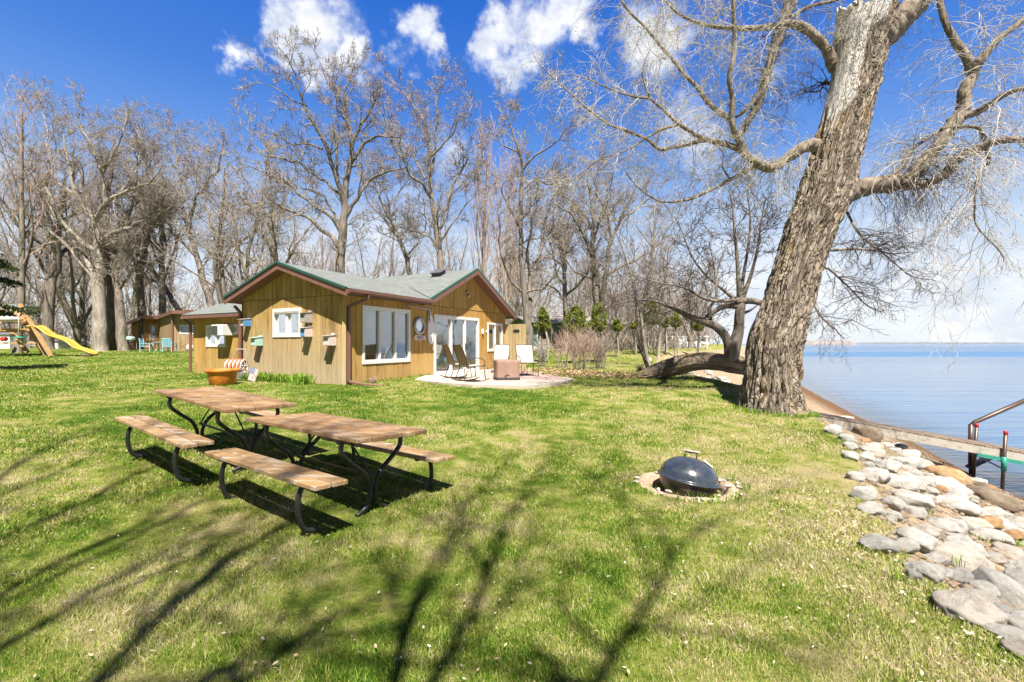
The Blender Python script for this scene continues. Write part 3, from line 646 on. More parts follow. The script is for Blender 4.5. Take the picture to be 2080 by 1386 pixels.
# metal valley strip, roof vent, flood light
mb = MB(); a = hp(3.12, -.42, 1.435); b_ = hp(4.3, 1.4, 1.39 + K1 * 1.9 + .012); mb.quadbox(a, b_, .05, .012); mb.build('valley_flashing', M['vinyl_dark'], house, world=True)
mb = MB(); c = hp(5.55, 1.1, r2z(5.55) + .1); sd = MB()
Mx = Matrix.Rotation(math.atan2(U.y, U.x), 3, 'Z') @ Matrix.Rotation(-math.atan(K2), 3, 'Y')
mb.box(c, (.42, .42, .12), Mx, bev=.03); mb.box(c + Vector((0, 0, .07)), (.5, .5, .03), Mx, bev=.01); mb.build('roof_vent', M['vinyl_dark'], house, world=True)
mb = MB(); mb.tube([hp(5.75, -.03, 1.95), hp(5.75, -.12, 1.95)], .05, 10); mb.lathe([(.02, 0), (.05, .04), (.065, .13), (.0, .13)], 12, hp(5.75, -.14, 1.86), Matrix.Rotation(R(150), 3, 'X')); mb.build('flood_light', M['galv'], house, world=True)
# door lamp and round bell under it beside the sliding door
mb = MB(); mb.box(hp(6.95, -.05, .48), (.1, .12, .2), bev=.02); mb.box(hp(7.25, -.05, .5), (.05, .06, .1), bev=.01); mb.build('wall_lamp', M['white'], house, world=True)

# ---- low wing on the left ----
wing = thing('cottage_wing', 'low ochre side wing with shallow green roof behind the orange planter', 'house wing', tuple(hp(.6, 6.2, HB)))
UW = .6; wo = HO + U * UW
board_wall('front_wall', wo, Vv, NG, 4.33, 8.14, lambda v: 1.02 + .0, lambda v: -1.2, [(6.19, 7.35, -.12, .64), (5.51, 6.19, .3, .64)], M['siding'], wing)
mb = MB(); mb.add([hp(UW, 8.14, -1.2), hp(UW + 2.6, 8.14, -1.2), hp(UW + 2.6, 8.14, 1.0), hp(UW + 1, 8.14, 1.45), hp(UW, 8.14, 1.0)], [(0, 1, 2, 3, 4)], .3); mb.build('side_wall', M['siding'], wing, world=True)
mb = MB(); mb.poly([hp(UW + .3, 4.4, -1.2), hp(UW + 2.4, 4.4, -1.2), hp(UW + 2.4, 8, -1.2), hp(UW + .3, 8, -1.2)][::-1], (0, 0, 2.1)); mb.build('inner_wall', M['dark'], wing, world=True)
window(wing, wo, Vv, NG, 6.19, 7.35, -.12, .64, (.5, .5), .08, 'blinds'); window(wing, wo, Vv, NG, 5.51, 6.19, .3, .64, (1,), .07, 'blinds')
shingled('roof', [(hp(.25, 4.32, 1.0), hp(.25, 8.3, 1.0), hp(1.6, 8.3, 1.52), hp(1.6, 4.32, 1.52)), (hp(2.95, 8.3, 1.0), hp(2.95, 4.32, 1.0), hp(1.6, 4.32, 1.52), hp(1.6, 8.3, 1.52))], wing)
mb = MB(); fascia(mb, hp(.25, 4.32, 1.0), hp(.25, 8.3, 1.0), .1); fascia(mb, hp(.25, 8.3, 1.0), hp(1.6, 8.3, 1.52), .1); mb.poly([hp(.27, 4.34, .88), hp(.27, 8.28, .88), hp(.6, 8.28, .88), hp(.6, 4.34, .88)], (0, 0, .02)); fix_normals(mb.build('fascia', M['brown_trim'], wing, world=True))
spout([hp(.2, 8.2, .9), hp(.5, 8.2, .7), hp(.5, 8.2, -1.15)], 'downspout', wing)
mb = MB(); mb.quadbox(hp(.52, 4.4, -1.16), hp(.52, 8.3, -1.16), .5, .1); mb.build('footing', M['concrete'], wing, world=True)
# air conditioner in its window
ac = thing('air_conditioner', 'white box air conditioner sticking out of the wing window', 'air conditioner', tuple(hp(.45, 6.1, .3)))
mb = MB(); Mh = Matrix((Vv, -U, Vector((0, 0, 1)))).transposed(); mb.box(hp(.42, 6.08, .44), (.62, .44, .36), Mh, bev=.015); mb.build('housing', M['white'], ac, world=True)
mb = MB()
for i in range(8): mb.box(hp(.19, 6.19, .3 + i * .038), (.34, .012, .014), Mh)
for i in range(7): mb.box(hp(.185, 6.04 + i * .05, .44), (.01, .012, .29), Mh)
mb.build('grille', M['vinyl_dark'], ac, world=True)

# board screen at the far corner of the cottage
fo = hp(8.86, 0, 0)
scr = thing('board_screen', 'short grey-green board screen with a dark diamond at the cottage corner', 'screen wall', tuple(hp(8.9, -.5, -1.06)))
board_wall('boards', fo, -Vv, -U, .05, 1.08, lambda v: .84, lambda v: -1.08, [], M['fence'], scr, bw=.17)
mb = MB()
for k in range(3): mb.box(hp(8.82, -.62 + (k - 1) * .09, .55), (.1, .02, .1), Matrix.Rotation(math.atan2(Vv.y, Vv.x), 3, 'Z') @ Matrix.Rotation(R(45), 3, 'Y'))
mb.build('diamond_ornament', M['black_steel'], scr, world=True)
mb = MB(); mb.quadbox(hp(8.94, -.1, .3), hp(8.94, -1.08, .3), .04, .09); mb.quadbox(hp(8.94, -.1, -.7), hp(8.94, -1.08, -.7), .04, .09); mb.build('rail', M['fence'], scr, world=True)

# ---- things hung on the walls ----
def on_lake(px, py, off=.03):
    """point on the lake wall seen at a measured spot"""
    r = (px - CX) / FPX; u = (r * HO.y - HO.x) / (U.x - r * U.y); Yw = HO.y + U.y * u; return u, -(py - HY) / FPX * Yw
def on_gable(px, py):
    r = (px - CX) / FPX; v = (r * HO.y - HO.x) / (Vv.x - r * Vv.y); Yw = HO.y + Vv.y * v; return v, -(py - HY) / FPX * Yw
ML = Matrix((U, -Vv, Vector((0, 0, 1)))).transposed()      # local x along the wall, y out of it
u, z = on_lake(849, 662)
t = thing('porthole_mirror', 'round silver porthole mirror on the cottage wall between window and door', 'mirror', tuple(hp(u, -.04, z)))
def ring_lathe(prof, n_=36): 
    mb = MB(); mb.lathe(prof, n_, (0, 0, 0), ML @ Matrix.Rotation(R(-90), 3, 'X')); return mb
mb = ring_lathe([(.19, 0), (.19, .045), (.215, .06), (.27, .055), (.285, .02), (.285, 0)]); Mr = ML @ Matrix.Rotation(R(-90), 3, 'X')
for k in range(8): c_ = math.cos(k * math.pi / 4 + .2), math.sin(k * math.pi / 4 + .2); mb.lathe([(.0, .075), (.014, .072), (.018, .055)], 8, Mr @ Vector((c_[0] * .243, c_[1] * .243, 0)), Mr)
mb.box(ML @ Vector((.29, .03, 0)), (.07, .05, .1), ML, bev=.01); mb.build('rim', M['galv'], t)
m, n, b = mat('mirror_glass'); setc(n, b, (.75, .77, .8), .03, 1.0); mb = ring_lathe([(.2, .012), (.0, .012)]); fix_normals(mb.build('mirror', m, t))
u, z = on_lake(850, 686)
t = thing('fish_ornament', 'small pale fish-shaped board with dark ribs under the porthole mirror', 'wall ornament', tuple(hp(u, -.04, z)))
mb = MB(); pr = [(-.3, .0), (-.26, .07), (-.15, .095), (.1, .07), (.2, .05), (.3, .09), (.28, 0), (.3, -.09), (.2, -.05), (.1, -.07), (-.15, -.09), (-.26, -.07)]
mb.poly([ML @ Vector((x, .0, z_)) for x, z_ in pr], ML @ Vector((0, .03, 0))); fix_normals(mb.build('board', M['pinkwhite'], t))
mb = MB()
for k in range(7): mb.quadbox(ML @ Vector((-.12 + k * .045, .033, -.06 + k * .004)), ML @ Vector((-.12 + k * .045, .033, .06 - k * .004)), .012, .006, tuple(U))
mb.lathe([(0, .034), (.012, .034)], 8, ML @ Vector((-.22, .034, .02)), Mr); fix_normals(mb.build('rib_marks', M['black_steel'], t))
# boat rudder with its tiller
t = thing('boat_rudder', 'white boat rudder with dark head hanging left of the sliding door', 'rudder', tuple(hp(on_lake(869, 665)[0], -.06, .5)))
def wp(px, py, o=.06): u_, z_ = on_lake(px, py); return hp(u_, -o, z_)
out = [(866, 663), (865, 680), (867, 693), (871, 699.5), (875, 698), (877, 688), (878, 675), (878.5, 661), (875, 650), (871, 632), (867.5, 632), (866, 645)]
mb = MB(); mb.poly([wp(x, y, .05) for x, y in out], -Vv * .035); fix_normals(mb.build('blade', M['white'], t, world=True))
mb = MB(); mb.quadbox(wp(868.5, 629, .07), wp(868.0, 652, .07), .1, .07, (1, 0, 0)); mb.quadbox(wp(864, 654, .1), wp(870, 655, .1), .02, .02); mb.quadbox(wp(866, 639, .1), wp(872, 640, .1), .02, .02); mb.build('head', M['greywood'], t, world=True)
mb = MB(); mb.tube([wp(820, 620.5, .1), wp(840, 624, .12), wp(868, 629.5, .12)], [.018, .026, .032], 8); mb.build('tiller', M['greywood'], t, world=True)
# bird houses on the gable wall
MG = Matrix((Vv, -U, Vector((0, 0, 1)))).transposed()
def birdhouse(px, py, w, h, dp, mm, front, label, hole=True, roofm='greywood'):
    v, z = on_gable(px, py)
    t = thing('birdhouse', label, 'birdhouse', tuple(hp(-.03, v, z)), group='birdhouses on the gable wall')
    mb = MB(); mb.box(MG @ Vector((0, dp / 2, 0)), (w, dp, h), MG); mb.box(MG @ Vector((0, .012, h * .1)), (w * .6, .02, h * 1.35), MG); mb.build('box', M[mm], t)
    mb = MB(); a = MG @ Vector((0, -.0, h / 2 + .02)); b_ = MG @ Vector((0, dp + .07, h / 2 - .015)); mb.quadbox(a, b_, w * 1.15, .015); mb.build('roof', M[roofm], t)
    if front: mb = MB(); mb.box(MG @ Vector((0, dp + .004, -h * .05)), (w * .8, .006, h * .8), MG); mb.build('front_panel', M[front], t)
    mb = MB(); mb.lathe([(.0, .0), (.026, .0)], 14, MG @ Vector((0, dp + .009, h * .18)), MG @ Matrix.Rotation(R(-90), 3, 'X')); fix_normals(mb.build('entry_hole', M['black_steel'], t))
    return t
birdhouse(508, 656, .17, .21, .22, 'blue', 'pinkwhite', 'blue birdhouse near the left corner of the gable wall', roofm='pinkwhite')
birdhouse(532, 694, .2, .24, .24, 'mint', 'mint', 'pale mint birdhouse low to the left of the gable window', roofm='mint')
birdhouse(632, 646, .2, .27, .24, 'greywood', 'greywood', 'plain grey birdhouse beside the top of the gable window')
birdhouse(632, 675, .19, .25, .24, 'pinkwhite', 'blue', 'white birdhouse with blue front under the grey birdhouse', roofm='pinkwhite')
birdhouse(679, 692, .21, .26, .24, 'pinkwhite', 'pinkwhite', 'pinkish white birdhouse near the downspout corner')
m_ = simple('ochre_stain', (.62, .22, .02), .8, var=.3, sc=9)
# ---- patio ----
pc = [hit(842, 774), hit(900, 782), hit(960, 788), hit(1070, 791.5), hit(1140, 783), hit(1166, 774), hit(1120, 764), hit(1085, 759), hit(1040, 751)]
pz = -1.045
back = [hp(8.8, -.03, 0), hp(3.25, -.03, 0)]
def lv(p, z): return Vector((p.x, p.y, z))
mb = MB(); mb.poly([lv(p, pz) for p in [pc[0], pc[1], pc[2], pc[3], pc[4], pc[5], pc[6], pc[7], hp(8.8, -1.1, 0)] + back], (0, 0, -.12)); o = fix_normals(mb.build('patio', M['concrete'])); tag(o, kind='structure')
a_, b2, c2, d2 = pc[3].lerp(pc[4], .55), pc[4], pc[5], pc[6]
mb = MB(); br_ = [hit(990, 779.5), hit(1100, 778), hit(1158, 774), hit(1122, 765.5), hit(1088, 760.5), hp(8.3, -.9, 0), hp(7.2, -.25, 0), hp(6.0, -.4, 0)]
mb.poly([lv(p, pz + .006) for p in br_], (0, 0, -.02)); o = fix_normals(mb.build('brick_paving', M['paver'])); tag(o, kind='structure')

# ================= picnic tables =================
WL = (.045,)
def picnic_table(loc, yaw, pitch, roll, label, L=1.83, W=.75, H=.741, BL=1.84, BH=.449, BO=.608, BW=.272, seed=1):
    rn = random.Random(seed)
    t = thing('picnic_table', label, 'picnic table', loc, group='picnic tables on the lawn')
    Mx = Matrix.Rotation(yaw, 3, 'Z') @ Matrix(((1, 0, 0), (0, 1, 0), (-math.sin(pitch), math.sin(roll), 1)))
    t.rotation_euler = (0, 0, 0)
    def fin(mb, name, m): mb.v = [tuple(Mx @ Vector(v)) for v in mb.v]; return mb.build(name, m, t)
    mb = MB(); nb = 5; g = .013; w = (W - g * (nb - 1)) / nb
    for i in range(nb): mb.box((rn.uniform(-.012, .012), -W / 2 + w / 2 + i * (w + g), H - .02 + rn.uniform(-.002, .002)), (L, w, .04), Matrix.Rotation(rn.uniform(-.004, .004), 3, 'Z'), rn.random(), bev=.006)
    fin(mb, 'tabletop', M['tabletop'])
    for s in (-1, 1):
        mb = MB(); w = (BW - .01) / 2
        for i in range(2): mb.box((rn.uniform(-.02, .02), s * BO + (i - .5) * (w + .014), BH - .02), (BL, w, .038), None, rn.random(), bev=.006)
        fin(mb, 'seat', M['bench'])
    r = .021; ex = L / 2 - .3; bz = H - .065
    for e in (-1, 1):
        x = e * ex
        mb = MB(); mb.box((x, 0, H - .055), (.045, W * .92, .03)); mb.box((x, 0, H - .08), (.04, .3, .02))
        for s in (-1, 1):
            pts = spline([(x, s * .31, bz), (x, s * .315, bz - .10), (x, s * .22, bz - .2), (x, s * .09, bz - .31), (x, s * .035, bz - .42), (x, s * .03, bz - .5), (x, s * .07, .07), (x, s * .17, .015)], 5)
            mb.tube(pts, r, 10)
        mb.tube([(x - e * .02, 0, .33), (x - e * .42, 0, H - .06)], .009, 6); fin(mb, 'table_leg', M['black_steel'])
        for s in (-1, 1):
            mb = MB(); xx = e * (BL / 2 - .28)
            pts = spline([(xx, s * (BO + .09), BH - .05), (xx, s * (BO + .02), BH - .055), (xx, s * (BO - .1), BH - .1), (xx, s * (BO - .13), BH - .2), (xx, s * (BO - .12), .12), (xx, s * (BO - .06), .035), (xx, s * (BO + .05), .012)], 5)
            pts = spline([(xx, s * (BO - .11), BH - .045), (xx, s * (BO + .02), BH - .05), (xx, s * (BO + .08), BH - .1), (xx, s * (BO + .10), BH - .22), (xx, s * (BO + .075), .1), (xx, s * (BO + .025), .035), (xx, s * (BO - .07), .014)], 5)
            mb.tube(pts, r, 10); mb.box((xx, s * BO, BH - .045), (.04, BW * .9, .012)); fin(mb, 'bench_leg', M['black_steel'])
    mb = MB(); mb.box((0, -.0, H - .048), (.05, W * .85, .015)); mb.quadbox((-ex, .0, .33), (ex, .0, .33), .02, .02); fin(mb, 'brace', M['black_steel'])
    return t
picnic_table((-1.751, 4.307, -1.515), -.604, -.001, -.057, 'nearer picnic table with an orange-brown plank top and worn benches', seed=3)
picnic_table((-3.432, 5.26, -1.368), -.582, .053, -.023, 'farther picnic table on the left, closer to the orange planter', seed=8)

# ================= kettle grill in its fire pit =================
pit = thing('fire_pit', 'sunken fire pit with a rim of crumbled sandy clay under the kettle grill', 'fire pit', (PIT[0], PIT[1], -1.51))
rn = random.Random(2); n_ = 72; prof = [(.54, -.03), (.49, .012), (.45, .022), (.41, .01), (.385, -.06), (.36, -.16), (.2, -.2), (.0, -.2)]; vs = []; fs = []
for j, (r_, z_) in enumerate(prof):
    for k in range(n_):
        a = 2 * math.pi * k / n_; q = float(fbm(np.array([math.cos(a) * 3, math.sin(a) * 3, j * .5]), 4)) - .5
        vs.append((r_ * (1 + q * .16) * math.cos(a), r_ * (1 + q * .16) * math.sin(a), z_ + q * .05))
    if j: fs += [((j - 1) * n_ + k, (j - 1) * n_ + (k + 1) % n_, j * n_ + (k + 1) % n_, j * n_ + k) for k in range(n_)]
mb = MB(); mb.add(vs, fs, smooth=True); fix_normals(mb.build('rim', M['clay'], pit))
for k in range(26):
    mb = MB(); a = rn.uniform(0, 6.28); rr = rn.uniform(.40, .54); s_ = rn.uniform(.02, .055)
    mb.box((rr * math.cos(a), rr * math.sin(a), .02 + s_ * .2), (s_ * 1.6, s_, s_ * .7), Matrix.Rotation(rn.uniform(0, 3), 3, 'Z') @ Matrix.Rotation(rn.uniform(-.4, .4), 3, 'X'), bev=s_ * .3)
    mb.build('rim_stone', M['stone_pink'], pit)
gr_ = thing('kettle_grill', 'dark blue kettle grill with its lid on sitting in the fire pit', 'grill', (1.885, 4.74, -1.445), rot=(R(-2), R(9.5), 0))
mb = MB(); RB = .295; mb.lathe([(.0, -.23)] + [(RB * math.sin(a), -.235 * math.cos(a)) for a in np.linspace(.15, math.pi / 2, 14)] + [(RB + .012, .006), (RB - .008, .004)], 56); fix_normals(mb.build('bowl', M['bowl'], gr_))
lid = MB(); dome = [((RB + .003) * math.cos(a) ** .92, .012 + .212 * math.sin(a)) for a in np.linspace(0, math.pi / 2, 18)]; dome[-1] = (0, dome[-1][1])
lid.lathe([(RB - .01, -.005), (RB + .022, -.006), (RB + .026, .004), (RB + .02, .012), (RB + .003, .014)] + dome, 64); lo = fix_normals(lid.build('lid', M['enamel'], gr_))
mb = MB(); 
for s in (-1, 1): mb.tube([(s * .065 + .0, .02, .205), (s * .065 + .0, .02, .277)], .007, 8)
mb.quadbox((-.065, .02, .275), (.065, .02, .275), .014, .012); mb.build('handle_bracket', M['black_steel'], lo)
mb = MB(); mb.quadbox((-.095, .02, .289), (.095, .02, .289), .032, .018, bev=.006); mb.build('handle_grip', M['greywood'], lo)
mb = MB(); Mv = Matrix.Rotation(R(28), 3, 'Y') @ Matrix.Rotation(R(8), 3, 'X'); cv = Vector((.165, -.055, .199)); mb.lathe([(.0, .006), (.052, .005), (.056, -.003)], 28, cv, Mv); fix_normals(mb.build('vent_disc', M['white'], lo))
mb = MB()
for k in range(3): mb.lathe([(.0, .008), (.009, .0078)], 10, cv + Mv @ Vector((.032 * math.cos(k * 2.1 + .4), .032 * math.sin(k * 2.1 + .4), 0)), Mv)
mb.tube([cv + Mv @ Vector((0, 0, .006)), cv + Mv @ Vector((0, 0, .016))], .006, 8); fix_normals(mb.build('vent_holes', M['black_steel'], lo))
mb = MB(); mb.tube(spline([(.27, -.09, -.035), (.335, -.085, -.04), (.35, 0, -.045), (.335, .08, -.04), (.27, .085, -.035)], 5), .007, 8); mb.build('side_handle', M['black_steel'], gr_)

# ================= patio furniture =================
def chair_geo(t, rocking, frame, fab):
    """profile in x (forward +x), width along y"""
    w = .27
    mb = MB(); pr = [(-.42, .98), (-.22, .46), (-.2, .42), (.22, .44), (.27, .43)]; pr2 = [(-.40, 1.0), (-.20, .46), (-.18, .435), (.22, .455), (.27, .45)]
    pts = spline([(a, b_, 0) for a, b_ in pr], 4); vs = []
    for p in pts: vs += [(p[0], -w, p[1]), (p[0], w, p[1]), (p[0] + .012, w, p[1] + .012), (p[0] + .012, -w, p[1] + .012)]
    k = len(pts); fs = [(4 * i + j, 4 * i + (j + 1) % 4, 4 * i + 4 + (j + 1) % 4, 4 * i + 4 + j) for i in range(k - 1) for j in range(4)] + [(0, 1, 2, 3), (4 * k - 1, 4 * k - 2, 4 * k - 3, 4 * k - 4)]
    mb.add(vs, fs); fix_normals(mb.build('sling', M[fab], t))
    for s in (-1, 1):
        mb = MB(); y = s * (w + .01)
        mb.tube(spline([(-.43, y, 1.0), (-.22, y, .46), (-.2, y, .42), (.24, y, .44), (.29, y, .42)], 4), .013, 8)
        mb.tube(spline([(-.3, y, .66), (-.15, y * 1.08, .66), (.12, y * 1.12, .64), (.25, y * 1.1, .57), (.27, y * 1.04, .44)], 4), .012, 8); mb.build('side_frame', M[frame], t)
        mb = MB()
        if rocking:
            mb.tube([(-.2, y, .42), (-.34, y, .07)], .012, 8); mb.tube([(.25, y, .43), (.3, y, .05)], .012, 8)
            mb.tube(spline([(-.5, y, .1), (-.3, y, .04), (0, y, .015), (.28, y, .04), (.42, y, .09)], 5), .013, 8)
            mb.build('rocker', M[frame], t)
        else:
            mb.tube([(-.2, y, .42), (-.3, y, .0)], .013, 8); mb.tube([(.28, y, .43), (.3, y, .0)], .013, 8); mb.build('leg', M[frame], t)
    mb = MB(); mb.tube([(-.43, -w, 1.0), (-.43, w, 1.0)], .013, 8); mb.tube([(.27, -w, .42), (.27, w, .42)], .012, 8); mb.build('cross_bar', M[frame], t)
def gnd(px, py, z=pz): Yd = -z * FPX / (py - HY); return Vector(((px - CX) / FPX * Yd, Yd, z))
c1 = thing('rocking_chair', 'brown-backed rocking chair nearer the lawn, facing the covered fire table', 'rocking chair', tuple(gnd(957, 775)), R(32), group='rocking chairs on the patio'); chair_geo(c1, True, 'bronze', 'sling')
for ch in c1.children:
    if ch.name.startswith('sling'):
        # the back of the sling is darker tan: a second slot on the backrest faces
        ch.data.materials.append(M['tan_sling'])
        for p in ch.data.polygons:
            c = p.center
            if c.z > .47 and p.normal.x < -.3: p.material_index = 1
c2_ = dup(c1, tuple(gnd(932, 769)), R(26), 'brown-backed rocking chair standing closer to the sliding door')
w1 = thing('patio_chair', 'cream sling patio chair behind the covered fire table', 'patio chair', tuple(gnd(1017, 757)), R(-95), group='cream sling chairs on the patio'); chair_geo(w1, False, 'bronze', 'sling')
dup(w1, tuple(gnd(1071, 764)), R(-76), 'cream sling patio chair at the far right edge of the patio')
# covered fire table
ft = thing('covered_fire_table', 'square fire table under a pinkish brown cover with dark hem', 'covered table', tuple(gnd(1029, 771)), R(9)); ft.scale = (.88, .88, 1)
n_ = 96; prof = [(.42, 0), (.405, .08), (.395, .3), (.385, .5), (.38, .56), (.36, .575), (.2, .58), (0, .58)]; vs = []; fs = []
for j, (r_, z_) in enumerate(prof):
    for k in range(n_):
        a = 2 * math.pi * (k + .5) / n_; c_, s_ = math.cos(a), math.sin(a); q = 1 / max(abs(c_), abs(s_)); q = min(q, 1.33)
        fold = (.045 * math.sin(a * 4 + 1) + .028 * math.sin(a * 11)) * max(0, 1 - z_ / .56) ** .8
        vs.append((r_ * q * c_ * (1 + fold), r_ * q * s_ * (1 + fold), z_))
    if j: fs += [((j - 1) * n_ + k, (j - 1) * n_ + (k + 1) % n_, j * n_ + (k + 1) % n_, j * n_ + k) for k in range(n_)]
mb = MB(); nn = n_; mb.add(vs, fs, smooth=True); o = fix_normals(mb.build('cover', [M['cover'], M['cover_dark']], ft))
for p in o.data.polygons:
    if p.center.z < .075: p.material_index = 1
mb = MB(); mb.tube(spline([(-.1, -.405, .09), (-.1, -.43, .15), (.02, -.43, .15), (.02, -.405, .09)], 3), .009, 6); mb.build('handle', M['cover_dark'], ft)
# ================= planter, hose reel, flag, bed of day lilies =================
pl = hit(452, 781.5)
t = thing('flower_planter', 'big round orange planter tub standing empty in front of the wing', 'planter', tuple(pl))
mb = MB(); mb.lathe([(0, -.02), (.27, -.02), (.29, .0), (.33, .26), (.345, .32), (.385, .335), (.395, .39), (.375, .41), (.35, .40), (.34, .34), (.0, .33)], 48); fix_normals(mb.build('tub', M['terracotta'], t))
mb = MB(); mb.lathe([(.345, .345), (.15, .36), (0, .365)], 32); fix_normals(mb.build('soil', M['soil'], t))
hr = hit(470, 774.5); hr.y += .2
t = thing('hose_reel', 'hose reel cart with coiled orange and white hose and tan handle behind the planter', 'hose reel', tuple(hr))
mb = MB(); mb.tube(spline([(-.12, 0, .25), (-.1, 0, .55), (.02, 0, .88), (.05, 0, .9), (.24, .02, .9), (.28, .02, .85), (.32, .02, .66), (.27, .02, .35)], 4), .017, 8); mb.build('handle', M['greywood'], t)
mb = MB()
for k in range(5): 
    cxx = -.2 + k * .11; mb.tube([(cxx, .17 * math.cos(a), .42 + .17 * math.sin(a)) for a in np.linspace(0, 2 * math.pi, 25)], .022, 8)
mb.build('hose', M['pinkwhite'], t)
mb = MB()
for k in range(4):
    cxx = -.14 + k * .11; mb.tube([(cxx, .19 * math.cos(a), .42 + .19 * math.sin(a)) for a in np.linspace(0, 2 * math.pi, 25)], .02, 8)
mb.build('inner_hose', M['orange_ring'], t)
mb = MB(); mb.tube([(-.26, 0, .42), (.36, 0, .42)], .03, 8); mb.box((.18, .02, .14), (.5, .3, .24), bev=.03); mb.tube([(-.3, 0, .5), (-.42, 0, .51)], .012, 6); mb.build('frame', M['galv'], t)
fl = hit(507, 776)
t = thing('garden_flag', 'small faded stars and stripes flag on a stake by the day lilies', 'flag', tuple(fl))
mb = MB(); mb.tube([(-.04, 0, -.05), (-.06, 0, .5)], .006, 6); mb.build('stake', M['greywood'], t)
fb = Matrix.Rotation(R(18), 3, 'Y')
for nm, cols in (('stripes', 1), ('canton', 2)):
    mb = MB()
    if cols == 1:
        for k in range(7): mb.add([fb @ Vector((-.07 + k * .031, -.012, .05)), fb @ Vector((-.07 + (k + 1) * .031, -.012, .05)), fb @ Vector((-.07 + (k + 1) * .031, -.012 + .01 * (k % 2), .40)), fb @ Vector((-.07 + k * .031, -.012, .40))], [(0, 1, 2, 3)], mi=k % 2)
        mb.build('stripes', [simple('faded_red', (.62, .42, .42), .8), M['roof_white']], t)
    else:
        mb.add([fb @ Vector(p) for p in ((-.075, -.016, .25), (.04, -.016, .25), (.04, -.016, .41), (-.075, -.016, .41))], [(0, 1, 2, 3)]); mb.build('canton', simple('faded_blue', (.25, .28, .5), .8), t)
def leaf_blades(name, spots, nper, L, wd, m, parent=None, spread=.5, seed=0, kind=None, droop=.5):
    rg = np.random.default_rng(seed); V_ = []; F_ = []; A_ = []
    for (x, y, z) in spots:
        for k in range(nper):
            a = rg.uniform(0, 6.28); l = L * rg.uniform(.6, 1.1); sp = rg.uniform(.1, 1) * spread; o_ = rg.normal(0, .04, 2); sx, sy = -math.sin(a) * wd / 2, math.cos(a) * wd / 2; b0 = len(V_)
            for q, (h_, wid) in enumerate(((0, .7), (.5, 1), (.85, .7), (1, .05))):
                rr = sp * l * h_ ** 1.6; zz = l * (h_ - droop * sp * h_ ** 3)
                cx_, cy_ = x + o_[0] + math.cos(a) * rr, y + o_[1] + math.sin(a) * rr
                V_ += [(cx_ - sx * wid, cy_ - sy * wid, z + zz), (cx_ + sx * wid, cy_ + sy * wid, z + zz)]
            F_ += [(b0 + 2 * q, b0 + 2 * q + 1, b0 + 2 * q + 3, b0 + 2 * q + 2) for q in range(3)]; A_ += [rg.random()] * 8
    V_ = np.array(V_)
    if parent is not None: V_ = V_ - np.array(parent.location)
    return link(name, np_mesh(name, V_, np.array(F_), {'rv': np.array(A_)}), m, parent)
sp = []; rn = random.Random(7)
for k in range(75):
    v = rn.uniform(1.1, 4.6); q = hp(-.1 - rn.random() * .45, v, 0); sp.append((q.x, q.y, gz(q.x, q.y)))
o = leaf_blades('day_lilies', sp, 16, .3, .022, M['lily'], spread=.7, seed=3); tag(o, 'bed of bright green day lily shoots along the gable wall', 'plants', kind='stuff')
# ================= trees =================
def tubes_np(branches, sides):
    """branches: list of (pts [n,3], radii [n]); all merged into vertex and face arrays, batched by length"""
    Vs, Fs, off = [], [], 0; byn = {}
    for p, r in branches: byn.setdefault(len(p), []).append((p, r))
    for n_, L in byn.items():
        P = np.array([b[0] for b in L], float); Rr = np.array([b[1] for b in L], float); B = len(L)
        T = np.empty_like(P); T[:, 1:-1] = P[:, 2:] - P[:, :-2]; T[:, 0] = P[:, 1] - P[:, 0]; T[:, -1] = P[:, -1] - P[:, -2]
        T /= np.linalg.norm(T, axis=2, keepdims=True) + 1e-9
        ref = np.where(np.abs(T[:, :1, 2:3]) > .7, np.array([1., .2, 0]), np.array([0, .2, 1.]))
        U_ = np.cross(T, np.broadcast_to(ref, T.shape)); U_ /= np.linalg.norm(U_, axis=2, keepdims=True) + 1e-9; W_ = np.cross(T, U_)
        a = np.arange(sides) * 2 * np.pi / sides
        V = P[:, :, None] + Rr[:, :, None, None] * (np.cos(a)[None, None, :, None] * U_[:, :, None] + np.sin(a)[None, None, :, None] * W_[:, :, None])
        idx = off + np.arange(B * n_ * sides).reshape(B, n_, sides); nx_ = np.roll(idx, -1, 2)
        F = np.stack([idx[:, :-1], nx_[:, :-1], nx_[:, 1:], idx[:, 1:]], -1).reshape(-1, 4)
        Vs.append(V.reshape(-1, 3)); Fs.append(F); off += B * n_ * sides
    return np.concatenate(Vs), np.concatenate(Fs)
